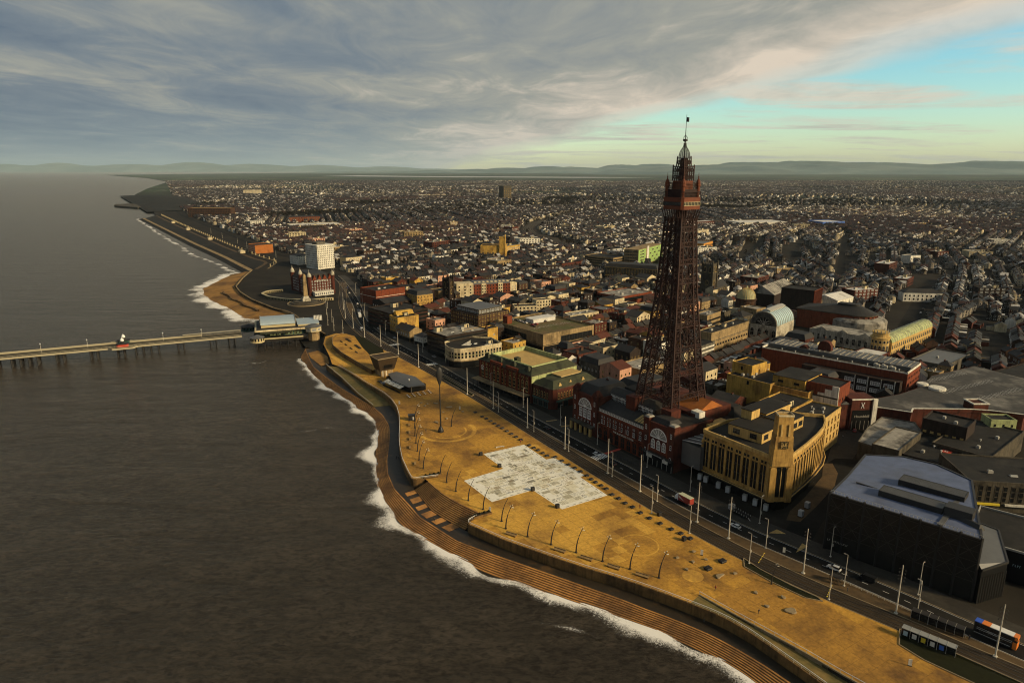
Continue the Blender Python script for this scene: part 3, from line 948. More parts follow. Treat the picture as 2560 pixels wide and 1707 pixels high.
def build_promenade():
 tw = [p for p in offset(tram_c,-3.9)]
 tr = [p for p in tw if 118 < p[1] < 545]
 inner = [(61.2,196.5),(68.4,187.6),(76.9,177.6),(84.6,168.4),(90.6,160.4),(95.6,154.4),(108,138),(122,120)]
 west = inner[::-1] + [(57.5,192.6)] + [p for p in wall_south if p[0] < 57][::-1] + [(-13.9,247.7)] + amph_top[::-1] + [(-39.4,283.6)] + wall_north + [(-129.1,471.2),(-136.7,492.9),(-150.9,529.3),(-155.9,554.0),(-150.0,566.0),(-140.3,563.6)]
 ins = offset(west,0.0)
 structure(MB().sheet(ins + tr[::-1],0.10).build("promenade","paving_gold"))
 lay_slabs(ins + tr[::-1])
 # tram reservation
 structure(loft(MB(),offset(tram_c,-3.9),offset(tram_c,3.9),0.05,0.05).build("tramway","ballast"))
 rr = structure(thing("tram_rails",None,None))
 for d in (-2.55,-1.1,1.1,2.55):
  mb = MB()
  a,b = offset(tram_c,d - 0.09),offset(tram_c,d + 0.09)
  loft(mb,a,b,0.14,0.14)
  loft(mb,a,a,0.05,0.14)
  mb.build("rail","rail_steel",rr)
 kb = structure(thing("kerbs",None,None))
 for ln,d0,d1 in ((tram_c,-4.15,-3.85),(tram_c,3.85,4.15)):
  mb = MB()
  a,b = offset(ln,d0),offset(ln,d1)
  loft(mb,a,b,0.16,0.16)
  loft(mb,a,a,0.0,0.16)
  loft(mb,b,b,0.0,0.16)
  mb.build("kerb","kerb_stone",kb)
 # road, its pavements
 structure(loft(MB(),offset(road_c,-4.3),offset(road_c,4.3),0.04,0.04).build("road","asphalt"))
 near = [p for p in road_c if p[1] < 900]
 n = 140
 ra = resample(offset(near,-4.3),n)
 ta = resample([p for p in offset(tram_c,4.1)],n)
 # match the two lines by nearest northing
 med_a,med_b = [],[]
 tm = offset(tram_c,4.1)
 for p in ra:
  q = min(tm,key=lambda s: (s[0] - p[0]) ** 2 + (s[1] - p[1]) ** 2)
  if q[1] < 840:
   med_a.append(q)
   med_b.append(p)
 med_a = smooth_line(med_a,len(med_a),3)
 med_b = smooth_line(med_b,len(med_b),1)
 structure(loft(MB(),med_a,med_b,0.12,0.12).build("median_pavement","paving_brown"))
 structure(loft(MB(),offset(near,4.3),offset(near,13.5),0.12,0.12).build("pavement","paving_grey"))
 for d0,d1 in ((-4.5,-4.25),(4.25,4.5)):
  mb = MB()
  a,b = offset(near,d0),offset(near,d1)
  loft(mb,a,b,0.15,0.15)
  loft(mb,a,a,0.0,0.15)
  loft(mb,b,b,0.0,0.15)
  mb.build("kerb","kerb_stone",kb)
 # markings
 rm = structure(thing("road_markings",None,None))
 ln = resample(near,260)
 mb = MB()
 for i in range(0,258,2):
  a,b = ln[i],ln[i + 1]
  dx,dy = b[0] - a[0],b[1] - a[1]
  l = math.hypot(dx,dy)
  k = 2.0 / l
  nx,ny = dy / l * 0.07,-dx / l * 0.07
  mb.add([(a[0] - nx,a[1] - ny,0.05),(a[0] + nx,a[1] + ny,0.05),(a[0] + nx + dx * k,a[1] + ny + dy * k,0.05),(a[0] - nx + dx * k,a[1] - ny + dy * k,0.05)],[(0,1,2,3)])
 mb.build("centre_dashes","road_paint",rm)["kind"] = "stuff"
 for d in (-3.8,3.8):
  wig = [(p[0],p[1]) for p in offset(ln,d)]
  loft(MB(),offset(wig,-0.06),offset(wig,0.06),0.05,0.05).build("edge_line","road_paint",rm)
 for (cx,cy_,nm) in ((42.3,309.0,0),(-56.5,470.0,0),(-94.0,527.5,0)):
  i = min(range(len(ln)),key=lambda k: (ln[k][0] - cx) ** 2 + (ln[k][1] - cy_) ** 2)
  a,b = ln[max(0,i - 1)],ln[i + 1]
  ang = math.atan2(b[1] - a[1],b[0] - a[0])
  zc = structure(thing("zebra_crossing",None,None,(ln[i][0],ln[i][1],0.052),ang))
  for k in range(7):
   y = -3.6 + k * 1.2
   MB().box(-2.4,y - 0.33,-0.004,2.4,y + 0.33,0.004).build("stripe","road_paint",zc)
 # dark triangles of verge beside the tram stop, with pale kerbs
 for poly,nm in (([(83.0,218.5),(86.5,211.5),(93.5,202.0),(99.5,195.5),(100.2,193.2),(95.5,195.0),(88.0,203.5),(81.5,213.0)],"grass_verge"),
      ([(117.5,179.5),(127.0,169.5),(138,157.5),(150,143),(146,138),(128,154),(117,166),(113.5,172.5)],"grass_verge"),
      ([(-25,399),(-38,421),(-47,436),(-44.8,437.5),(-36,423),(-23.5,402)],"grass_verge")):
  MB().sheet(poly,0.16).build(nm,"lawn_dark")["kind"] = "structure"
  mb = MB()
  P = poly + [poly[0]]
  for a,b in zip(P,P[1:]):
   mb.bar((*a,0.2),(*b,0.2),0.3,0,0.3)
  mb.build("kerb","kerb_stone",kb)
 # ring of paler paving round the sculpture and the disc further south
 for (c,r0,r1,a0,a1) in (((-34.5,341.5),13.5,15.6,-150,40),((-34.5,341.5),9.5,10.4,-120,30),((47.0,227.5),7.0,7.6,0,360),((62.0,207.5),0.1,3.6,0,360)):
  n = 40
  la = [(c[0] + r0 * math.cos(R(a0 + (a1 - a0) * i / (n - 1))),c[1] + r0 * math.sin(R(a0 + (a1 - a0) * i / (n - 1)))) for i in range(n)]
  lb = [(c[0] + r1 * math.cos(R(a0 + (a1 - a0) * i / (n - 1))),c[1] + r1 * math.sin(R(a0 + (a1 - a0) * i / (n - 1)))) for i in range(n)]
  structure(loft(MB(),la,lb,0.126,0.126).build("paving_ring","paving_gold_pale"))

def build_north_shore():
 # sandy point beyond the pier
 water = [(-262.6,652.3),(-296.5,699.2),(-331.1,740.6),(-362.9,786.9),(-377.5,828.1),(-385.3,885.7),(-388.6,937.7),(-381.8,951.7)]
 back = sea_front[4:]
 n = 50
 A = smooth_line([(-226,636)] + water,n,2)
 B = resample(back,n)
 Mid = [((a[0] * 0.45 + b[0] * 0.55) + 3 * math.sin(i),a[1] * 0.45 + b[1] * 0.55) for i,(a,b) in enumerate(zip(A,B))]
 Mid = smooth_line(Mid,n,2)
 out = offset(A,-14)
 mb = MB()
 loft(mb,out,A,SEA - 0.8,SEA + 0.05)
 loft(mb,A,Mid,SEA + 0.05,-2.6)
 loft(mb,Mid,B,-2.6,-1.4)
 structure(mb.build("beach","sand",smooth=True))
 for ln,lab in (([p for p in Mid[6:26]],"low dark groyne wall curving across the sandy point"),([p for p in offset(Mid[28:36],14)],"short dark groyne at the tip of the sandy point")):
  mb = MB()
  Q = offset(ln,2.2)
  loft(mb,ln,ln,-3.4,-1.2)
  loft(mb,ln,Q,-1.2,-1.0)
  loft(mb,Q,Q,-1.0,-4)
  tag(mb.build("groyne","wall_concrete"),lab,"groyne")
 # sand bar south of the pier
 structure(MB().sheet([(-165.8,529.8,-3.6),(-153,500,-3.2),(-138.5,476.7,-3.0),(-134,482,-2.6),(-140,500,-2.5),(-152,524,-3.4)]).build("sand_bar","sand"))
 structure(MB().sheet([(-166,532,-3.3),(-152,520,-3.4),(-134,476,-3.2),(-132.6,479,-2.6),(-137.2,493,-2.6),(-151.4,529,-2.4),(-157,556,-2.2),(-172,578,-3.0),(-184,570,-5.8)]).build("slipway","dark_slope"))
 # seaward parapet of the northern front
 mb = MB()
 P = smooth_line(sea_front,90,2)
 Q = offset(P,1.1)
 loft(mb,P,P,-5,1.1)
 loft(mb,P,Q,1.1,1.1)
 loft(mb,Q,Q,1.1,-0.1)
 tag(mb.build("parapet","concrete_beige"),"pale parapet along the front beyond the pier","wall")
 # the long northern sea wall: path, dark slope, upper walk
 n = 80
 lo,hi = smooth_line(slope_low,n,1),smooth_line([(-362,955)] + slope_top,n,1)
 mb = MB()
 loft(mb,offset(lo,-9),lo,SEA - 0.5,-2.6)
 structure(mb.build("sea_wall_apron","dark_slope"))
 structure(loft(MB(),lo,offset(lo,7),-2.6,-2.5).build("lower_path","concrete_beige"))
 structure(loft(MB(),offset(lo,7),hi,-2.5,0.06).build("cliff_slope","dark_slope"))
 structure(loft(MB(),hi,offset(hi,5),0.08,0.08).build("upper_walk","paving_brown"))
 # colonnade of pale posts along the upper walk
 col = resample(offset(hi,17),62)
 root = thing("colonnade","long row of pale posts along the northern cliff walk","colonnade")
 post = MB().taper(0,0,0,3.4,0.55,0.55,0.45,0.45).box(-0.8,-0.8,3.4,0.8,0.8,3.9).mesh("post",["cream_paint"])
 for p in col[1:]:
  put(post,"post",root,(*p,0))
 mb = MB()
 loft(mb,col,offset(col,2),0.3,0.3)
 mb.build("plinth","concrete_beige",root)
 sh = MB().box(-7,-4,0,7,4,3.2).hip(-7,-4,7,4,3.2,1.6,2.4,0,0.6)
 sm = sh.mesh("shelter",["render_cream"])
 for i in (10,22,34,45):
  a = math.atan2(col[i + 1][1] - col[i][1],col[i + 1][0] - col[i][0])
  o = put(sm,"cliff_shelter",None,(col[i][0] - 9,col[i][1] - 6,0),a)
  tag(o,"pale hipped shelter on the northern cliff walk, " + {10: "nearest the red hotel",22: "second from the red hotel",34: "third from the red hotel",45: "nearest the jetty"}[i],"shelter","cliff walk shelters")
 # stone jetty at the headland
 tag(MB().prism([(-1380,2560),(-1545,2700),(-1600,2800),(-1560,2850),(-1400,2690)],SEA - 1,1.5).build("jetty","stone_grey"),"dark stone jetty jutting from the far headland","jetty")
 # grassy mound of the headland
 mb = MB()
 pr = []
 for i in range(13):
  t = i / 12
  c = (-1150 - 900 * t,2330 + 1450 * t)
  hgt = 16 * math.sin(math.pi * min(1,t * 1.02)) + 2
  pr.append([(c[0] - 60,c[1] - 30,0.1),(c[0] - 10,c[1] + 10,hgt),(c[0] + 70,c[1] + 60,hgt * 1.05),(c[0] + 190,c[1] + 130,0.1)])
 v = [p for r_ in pr for p in r_]
 mb.add(v,[(i * 4 + k,i * 4 + k + 1,(i + 1) * 4 + k + 1,(i + 1) * 4 + k) for i in range(12) for k in range(3)])
 structure(mb.build("headland","dark_slope",smooth=True))

def build_hills():
 rnd = random.Random(5)

 def ridge(name,x0,x1,y,prof,depth,seed,base):
  n = 120
  rows = 10
  r = random.Random(seed)
  ph = [r.uniform(0,6.28) for _ in range(8)]
  v = []
  for j in range(rows):
   tj = j / (rows - 1)
   for i in range(n):
    t = i / (n - 1)
    h = 0
    for k in range(len(prof) - 1):
     a,b = prof[k],prof[k + 1]
     if a[0] <= t <= b[0]:
      u = (t - a[0]) / (b[0] - a[0])
      u = u * u * (3 - 2 * u)
      h = a[1] + (b[1] - a[1]) * u
    wob = sum(math.sin(t * (9 + 13 * k) + ph[k]) / (k + 1.5) for k in range(5))
    shape = math.sin(min(1,tj * 1.15) * math.pi / 2) ** 0.8
    z = base + max(0,(h * (1 + 0.05 * wob * tj) * shape) * (0.85 + 0.15 * math.sin(t * 60 + tj * 7 + ph[5])))
    v.append((x0 + (x1 - x0) * t,y + depth * tj + 500 * math.sin(t * 11 + ph[6]),z))
  f = [(j * n + i,j * n + i + 1,(j + 1) * n + i + 1,(j + 1) * n + i) for j in range(rows - 1) for i in range(n - 1)]
  structure(MB().add(v,f).build(name,"hill",smooth=True))
 # Fells to the east (right of the picture), lower ridges in the middle, mountains over the bay
 ridge("hills",2500,24000,21500,[(0,0),(0.07,150),(0.14,260),(0.30,430),(0.36,480),(0.50,430),(0.60,330),(0.66,470),(0.80,420),(1,380)],5500,1,0)
 ridge("hills",-9000,9000,30000,[(0,60),(0.3,120),(0.5,260),(0.62,330),(0.72,250),(0.80,400),(0.92,420),(1,200)],6000,2,0)
 ridge("mountains",-56000,-3000,54500,[(0,330),(0.10,680),(0.2,590),(0.32,760),(0.45,610),(0.55,780),(0.7,560),(0.85,420),(1,180)],6000,3,-6)
 # pale estuary water in the middle distance
 structure(MB().sheet([(-4200,15500),(-1000,13200),(1200,12300),(2600,12600),(1500,13700),(-1500,15000),(-3800,17500)],1.0).build("estuary","estuary_water"))

_m = plain("estuary_water",(0.42,0.39,0.35),0.35,0.5)
build_land()
build_sea()
build_foam()
build_steps()
build_walls()
build_promenade()
build_north_shore()
build_hills()

# ---- the air: one closed box of even, thin haze round the whole place
hz = bpy.data.materials.new("haze_air")
hz.use_nodes = True
t_ = hz.node_tree
t_.nodes.clear()
pv = nd(t_,"ShaderNodeVolumePrincipled")
pv.inputs["Color"].default_value = (0.74,0.93,1.0,1)
pv.inputs["Density"].default_value = 0.0000118
pv.inputs["Anisotropy"].default_value = 0.0
ou = nd(t_,"ShaderNodeOutputMaterial")
t_.links.new(pv.outputs[0],ou.inputs["Volume"])
MATS["haze_air"] = hz
tag(MB().box(-72000,-400,-14,72000,63000,960).build("haze","haze_air"),kind="stuff")

# ================================================================== architecture helpers
_win = {}

def window_mesh(frame="white_paint",pane="glass_dark",cols=2,rows=2,arch=False):
 """A unit window (1 wide, 1 high, sill at z=0) standing proud of the wall at y=0, facing -y."""
 key = (frame,pane,cols,rows,arch)
 if key in _win:
  return _win[key]
 mb = MB()
 t,d = 0.07,0.10
 if arch:
  n = 9
  P = [(-0.5,0.0),(0.5,0.0)] + [(0.5 * math.cos(math.pi * k / n),0.55 + 0.45 * math.sin(math.pi * k / n)) for k in range(n + 1)]
  mb.add([(x,-d,z) for x,z in P],[tuple(range(len(P)))],0)
  mb.add([(x,-d,z) for x,z in P] + [(x,0.02,z) for x,z in P],[(i,len(P) + i,len(P) + (i + 1) % len(P),(i + 1) % len(P)) for i in range(len(P))],0)
  k = 1 - 2 * t
  mb.add([(x * k,-d - 0.02,t + z * k) for x,z in P],[tuple(range(len(P)))],1)
  d += 0.03
  for c in range(1,cols):
   x = -0.5 + c / cols
   mb.box(x - t / 4,-d,t,x + t / 4,-d + 0.02,0.55 + 0.42 * math.sqrt(max(0,1 - (2 * x) ** 2)),0)
  for r in range(1,rows):
   mb.box(-0.5 + t,-d,r / rows - t / 4,0.5 - t,-d + 0.02,r / rows + t / 4,0)
 else:
  mb.box(-0.5 + t,-0.05,t,0.5 - t,0.02,1 - t,1)
  mb.box(-0.5,-d,0,-0.5 + t,0.02,1,0)
  mb.box(0.5 - t,-d,0,0.5,0.02,1,0)
  mb.box(-0.5 + t,-d,1 - t,0.5 - t,0.02,1,0)
  mb.box(-0.54,-d - 0.06,-0.03,0.54,0.02,t,0)
  for c in range(1,cols):
   x = -0.5 + c / cols
   mb.box(x - t / 3,-d + 0.02,t,x + t / 3,-0.04,1 - t,0)
  for r in range(1,rows):
   mb.box(-0.5 + t,-d + 0.025,r / rows - t / 3,0.5 - t,-0.04,r / rows + t / 3,0)
 _win[key] = mb.mesh("window",[frame,pane])
 return _win[key]

def windows_on(root,p0,p1,cols,zs,w,h,style=("white_paint","glass_dark",2,2),inset=0.0,name="window",arch=False,skip=0.0,rnd=None):
 """Rows of windows along the wall from p0 to p1 (local metres); the wall's outside is on the right of p0->p1."""
 me = window_mesh(*style,arch) if len(style) == 4 else window_mesh(*style)
 dx,dy = p1[0] - p0[0],p1[1] - p0[1]
 L = math.hypot(dx,dy)
 ang = math.atan2(dy,dx)
 for z in zs:
  for c in range(cols):
   if skip and (rnd or random).random() < skip:
    continue
   t = (inset + (L - 2 * inset) * (c + 0.5) / cols) / L
   put(me,name,root,(p0[0] + dx * t,p0[1] + dy * t,z),ang,(w,1,h))

_ru = {}

def roof_unit_mesh(kind):
 if kind not in _ru:
  if kind == "plant":
   mb = MB().box(-1,-0.7,0,1,0.7,1.1).box(-0.8,-0.5,1.1,-0.1,0.5,1.35).box(0.15,-0.4,1.1,0.8,0.4,1.3)
   _ru[kind] = mb.mesh("roof_unit",["galvanised"])
  elif kind == "vent":
   mb = MB().lathe([(0.25,0),(0.25,0.8),(0.5,0.85),(0.45,1.1),(0.0,1.25)],8)
   _ru[kind] = mb.mesh("vent",["roof_white"])
  elif kind == "light":
   mb = MB().box(-1.4,-0.7,0,1.4,0.7,0.25,0).gable(-1.35,-0.65,1.35,0.65,0.25,0.45,1,0.0)
   _ru[kind] = mb.mesh("skylight",["white_paint","glass_grey"])
  elif kind == "stack":
   mb = MB().box(-0.9,-0.4,0,0.9,0.4,1.9,0)
   for x in (-0.55,0,0.55):
    mb.lathe([(0.16,1.9),(0.13,2.4),(0.0,2.41)],6,(x,0),1)
   _ru[kind] = mb.mesh("chimney",["brick_brown","brick_bright"])
  elif kind == "hut":
   mb = MB().box(-1.8,-1.5,0,1.8,1.5,2.4,0).box(-2.0,-1.7,2.4,2.0,1.7,2.6,1).box(0.4,-1.54,0,1.3,-1.5,2.0,1)
   _ru[kind] = mb.mesh("stair_head",["render_cream","roof_felt"])
 return _ru[kind]

UNIT_NAMES = {"plant": "roof_unit","vent": "vent","light": "skylight","stack": "chimney","hut": "stair_head"}
FOOT = [] # footprints already taken

def take(poly,margin=0.0):
 cx = sum(p[0] for p in poly) / len(poly)
 cy_ = sum(p[1] for p in poly) / len(poly)
 out = []
 for x,y in poly:
  d = math.hypot(x - cx,y - cy_) or 1
  out.append((x + (x - cx) / d * margin,y + (y - cy_) / d * margin))
 xs,ys = [p[0] for p in out],[p[1] for p in out]
 FOOT.append((out,min(xs),max(xs),min(ys),max(ys)))

def inside(poly,x,y):
 c = False
 j = len(poly) - 1
 for i in range(len(poly)):
  xi,yi = poly[i]
  xj,yj = poly[j]
  if (yi > y) != (yj > y) and x < (xj - xi) * (y - yi) / (yj - yi) + xi:
   c = not c
  j = i
 return c

def taken(x,y):
 for poly,a,b,c,d in FOOT:
  if a <= x <= b and c <= y <= d and inside(poly,x,y):
   return True
 return False

def block(name,label,cat,C,ang,b,a,h,wall,roof="roof_felt",south=None,west=None,style=("white_paint","glass_dark",2,2),parapet=0.7,top="flat",
   rise=3.0,units=(),group=None,ground=None,cornice=None,register=True,bands=None,pmat=None,axis="x",z0=0.0):
 """A rectangular building. C: near corner, ang: direction of the wall facing south (length b), a: length of the wall facing west."""
 rz = R(ang)
 root = thing(name,label,cat,(C[0],C[1],z0),rz,group)
 e1,e2 = (math.cos(rz),math.sin(rz)),(-math.sin(rz),math.cos(rz))
 if register:
  take([C,(C[0] + e1[0] * b,C[1] + e1[1] * b),(C[0] + e1[0] * b + e2[0] * a,C[1] + e1[1] * b + e2[1] * a),(C[0] + e2[0] * a,C[1] + e2[1] * a)],2.0)
 if top == "flat":
  mb = MB().prism([(0,0),(b,0),(b,a),(0,a)],0,h - parapet,top=False)
  mb.build("wall",wall,root)
  MB().sheet([(0.01,0.01),(b - 0.01,0.01),(b - 0.01,a - 0.01),(0.01,a - 0.01)],h - parapet).build("roof",roof,root)
  t = 0.35
  pm = MB()
  for x0,y0,x1,y1 in ((-0.06,-0.06,b + 0.06,t),(-0.06,a - t,b + 0.06,a + 0.06),(-0.06,t,t,a - t),(b - t,t,b + 0.06,a - t)):
   pm.box(x0,y0,h - parapet - 0.01,x1,y1,h)
  pm.build("parapet",pmat or wall,root)
 else:
  MB().prism([(0,0),(b,0),(b,a),(0,a)],0,h,top=False).build("wall",wall,root)
  rm = MB()
  if top == "gable":
   rm.gable(0,0,b,a,h - 0.02,rise,0,0.35,axis)
  elif top == "hip":
   rm.hip(0,0,b,a,h - 0.02,rise)
  elif top == "mansard":
   rm.hip(0,0,b,a,h - 0.02,rise,rise * 0.55)
  rm.build("roof",roof,root)
  if top == "gable":
   g = MB()
   if axis == "x":
    for x in (0.0,b):
     g.add([(x,0,h - 0.03),(x,a,h - 0.03),(x,a / 2,h + rise * 0.93)],[(0,1,2)])
     g.add([(x + (-0.37 if x == 0 else 0.37),-0.1,h - 0.03),(x + (-0.37 if x == 0 else 0.37),a + 0.1,h - 0.03),(x + (-0.37 if x == 0 else 0.37),a / 2,h + rise * 0.95)],[(0,1,2)])
   else:
    for y in (0.0,a):
     yy = y + (-0.37 if y == 0 else 0.37)
     g.add([(-0.1,yy,h - 0.03),(b + 0.1,yy,h - 0.03),(b / 2,yy,h + rise * 0.95)],[(0,1,2)])
   g.build("gable_end",wall,root)
 if cornice:
  cm = MB()
  for zc in cornice[1]:
   for x0,y0,x1,y1 in ((-0.3,-0.3,b + 0.3,-0.01),(-0.3,0.0,-0.01,a + 0.3)):
    cm.box(x0,y0,zc,x1,y1,zc + 0.45)
  cm.build("cornice",cornice[0],root)
 if bands:
  for z in bands[1]:
   bm_ = MB()
   bm_.box(0.3,-0.09,z,b - 0.3,0.0,z + bands[2])
   bm_.box(-0.09,0.3,z,0.0,a - 0.3,z + bands[2])
   bm_.build("window_band",bands[0],root)
 if south:
  windows_on(root,(0,0),(b,0),south[0],south[1],south[2],south[3],style)
 if west:
  windows_on(root,(0,a),(0,0),west[0],west[1],west[2],west[3],style)
 if ground:
  gm = MB()
  gm.box(0.4,-0.14,0.2,b - 0.4,-0.001,3.1)
  gm.box(-0.14,0.4,0.2,-0.001,a - 0.4,3.1)
  gm.build("shop_front",ground,root)
 zr = h - parapet if top == "flat" else h
 for u in units:
  k,x,y = u[:3]
  s = u[3] if len(u) > 3 else 1.0
  put(roof_unit_mesh(k),UNIT_NAMES[k],root,(x,y,zr + (u[4] if len(u) > 4 else 0)),0,(s,s,s))
 return root

def penthouse(root,x0,y0,x1,y1,z,h,wall,roof="roof_felt",name="penthouse",wins=None):
 p = MB().prism([(x0,y0),(x1,y0),(x1,y1),(x0,y1)],z,z + h,top=False).build(name,wall,root)
 MB().box(x0 - 0.15,y0 - 0.15,z + h - 0.01,x1 + 0.15,y1 + 0.15,z + h + 0.25).build("roof",roof,p)
 if wins:
  n,ww,hh,st = wins
  windows_on(p,(x0,y0),(x1,y0),n,[z + (h - hh) / 2],ww,hh,st)
  windows_on(p,(x0,y1),(x0,y0),max(1,int(n * (y1 - y0) / (x1 - x0))),[z + (h - hh) / 2],ww,hh,st)
 return p

# ================================================================== the iron tower
TW = (78.5,322.0)
TA = 34.0
PROF = [(0,30.0),(28,23.4),(35.6,21.6),(48.5,18.9),(62,16.4),(74.6,14.1),(89,12.3),(101,11.1),(114,10.0)]

def side(z):
 for (z0,s0),(z1,s1) in zip(PROF,PROF[1:]):
  if z0 <= z <= z1:
   return s0 + (s1 - s0) * (z - z0) / (z1 - z0)
 return PROF[-1][1]

def build_tower():
 root = thing("iron_tower","tall tapering red iron lattice tower with flag, rising from the brick building","tower",(*TW,0),R(TA))
 lev = [20 + (114 - 20) * (1 - (1 - i / 22) ** 1.12) for i in range(23)]
 lw = lambda z: side(z) * 0.215
 for sx,sy in ((-1,-1),(1,-1),(1,1),(-1,1)):
  mb = MB()

  def corners(z):
   s = side(z) / 2
   w = lw(z)
   return [(sx * s,sy * s,z),(sx * (s - w),sy * s,z),(sx * (s - w),sy * (s - w),z),(sx * s,sy * (s - w),z)]
  for z0,z1 in zip(lev,lev[1:]):
   A,B = corners(z0),corners(z1)
   for k in range(4):
    mb.bar(A[k],B[k],0.66 if k == 0 else 0.50)
    k2 = (k + 1) % 4
    mb.bar(A[k],B[k2],0.24)
    mb.bar(A[k2],B[k],0.24)
    mb.bar(A[k],A[k2],0.32)
    mid = [((A[j][i] + B[j][i]) / 2) for j in (k,k2) for i in range(3)]
    mb.bar(mid[:3],mid[3:],0.18)
  # solid plates on the seaward side of each leg (the lift and stair casings read dark)
  mb.build("leg","iron_red",root)
 # horizontal frames and face bracing
 for z in (28.5,40,51.5,63,73.5,83.5,92.5,100.5,107.5):
  mb = MB()
  s = side(z) / 2
  s2 = side(z + 2.2) / 2
  P = [(-s,-s),(s,-s),(s,s),(-s,s)]
  Q = [(-s2,-s2),(s2,-s2),(s2,s2),(-s2,s2)]
  for k in range(4):
   a,b = P[k],P[(k + 1) % 4]
   c,d = Q[k],Q[(k + 1) % 4]
   mb.bar((*a,z),(*b,z),0.4)
   mb.bar((*c,z + 2.2),(*d,z + 2.2),0.32)
   n = 10
   for i in range(n):
    t0,t1 = i / n,(i + 1) / n
    pa = (a[0] + (b[0] - a[0]) * t0,a[1] + (b[1] - a[1]) * t0,z)
    pb = (c[0] + (d[0] - c[0]) * t1,c[1] + (d[1] - c[1]) * t1,z + 2.2)
    pc = (a[0] + (b[0] - a[0]) * t1,a[1] + (b[1] - a[1]) * t1,z)
    pd = (c[0] + (d[0] - c[0]) * t0,c[1] + (d[1] - c[1]) * t0,z + 2.2)
    mb.bar(pa,pb,0.22)
    mb.bar(pc,pd,0.22)
   mb.bar((*a,z),(0,0,z),0.2)
  mb.build("brace_frame","iron_red",root)
 fb = MB()
 for z0,z1 in ((42.2,51.5),(53.7,63),(65.2,73.5),(75.7,83.5),(85.7,92.5),(94.7,100.5),(102.7,107.5),(109.7,114)):
  for k in range(4):
   def pt(z,t):
    s,w = side(z) / 2,lw(z)
    x = -s + w + (2 * s - 2 * w) * t
    return [(x,-s,z),(s,x,z),(-x,s,z),(-s,-x,z)][k]
   for q0,q1 in ((0,0.5),(0.5,1)):
    fb.bar(pt(z0,q0),pt(z1,q1),0.24)
    fb.bar(pt(z0,q1),pt(z1,q0),0.24)
   fb.bar(pt(z0,0.5),pt(z1,0.5),0.2)
 fb.build("face_bracing","iron_red",root)
 # lift shaft
 mb = MB()
 for x,y in ((-2.2,-1.6),(2.2,-1.6),(2.2,1.6),(-2.2,1.6)):
  mb.bar((x,y,20),(x * 0.8,y * 0.8,118),0.4)
 for z in range(22,117,3):
  for (a,b) in (((-2.2,-1.6),(2.2,-1.6)),((2.2,-1.6),(2.2,1.6)),((2.2,1.6),(-2.2,1.6)),((-2.2,1.6),(-2.2,-1.6))):
   mb.bar((*a,z),(*b,z + 3),0.16)
   mb.bar((*b,z),(*a,z + 3),0.16)
 mb.box(-1.5,-1.1,20,1.5,1.1,117)
 mb.build("lift_shaft","iron_red",root)
 # flared brackets under the platform
 mb = MB()
 for k in range(4):
  for i in range(9):
   t = -1 + 2 * i / 8
   a,b = (t * 5.0,-5.0),(t * 6.2,-6.25)
   for _ in range(k):
    a,b = (-a[1],a[0]),(-b[1],b[0])
   mb.bar((*a,112.0),(*b,117.6),0.3)
 mb.build("bracket","iron_red",root)

 def oct_(s,c):
  return [(-s + c,-s),(s - c,-s),(s,-s + c),(s,s - c),(s - c,s),(-s + c,s),(-s,s - c),(-s,-s + c)]
 pf = MB().prism(oct_(6.3,1.0),117.4,122.6,bottom=True).prism(oct_(6.45,1.0),122.6,122.9,bottom=True).build("platform","iron_orange",root)
 # white framed window strip, one frame for each pane
 w1 = window_mesh("cream_paint","glass_dark",1,1)
 for k,ang in enumerate((0,90,180,270)):
  for i in range(11):
   t = -4.9 + 9.8 * i / 10
   x,y = {0: (t,-6.3),90: (6.3,t),180: (-t,6.3),270: (-6.3,-t)}[ang]
   put(w1 if ang == 0 else window_mesh("iron_red","glass_dark",1,1),"window",root,(x,y,119.2),R(ang),(0.95,1,1.7))
 mb = MB()
 for s,z0,z1 in ((6.25,122.9,125.4),(4.9,126.4,129.2)):
  P = oct_(s,0.9)
  for k in range(8):
   a,b = Vector((*P[k],0)),Vector((*P[(k + 1) % 8],0))
   n = max(1,int((b - a).length / 0.8))
   for i in range(n):
    p = a.lerp(b,i / n)
    mb.bar((p.x,p.y,z0),(p.x,p.y,z1),0.13)
   mb.bar((a.x,a.y,z1),(b.x,b.y,z1),0.25)
   mb.bar((a.x,a.y,(z0 + z1) / 2),(b.x,b.y,(z0 + z1) / 2),0.13)
 mb.build("balcony_cage","iron_red",root)
 MB().prism(oct_(5.0,0.8),122.9,126.2).prism(oct_(5.3,0.8),126.1,126.4,bottom=True).build("upper_room","iron_red",root)
 MB().prism(oct_(3.4,0.4),126.4,130.2).build("cabin","iron_orange",root)
 # corner turrets with onion caps
 tm = MB().lathe([(0.85,122.9),(0.85,127.6),(1.15,127.8),(1.15,128.2),(1.0,128.6),(1.05,129.4),(0.75,130.4),(0.3,131.1),(0.16,131.6),(0.32,131.9),(0.12,132.3),(0.06,133.8),(0.0,134.0)],10).mesh("turret",["iron_orange"])
 for sx,sy in ((-1,-1),(1,-1),(1,1),(-1,1)):
  put(tm,"turret",root,(sx * 4.9,sy * 4.9,0))
 # upper lattice stage
 mb = MB()
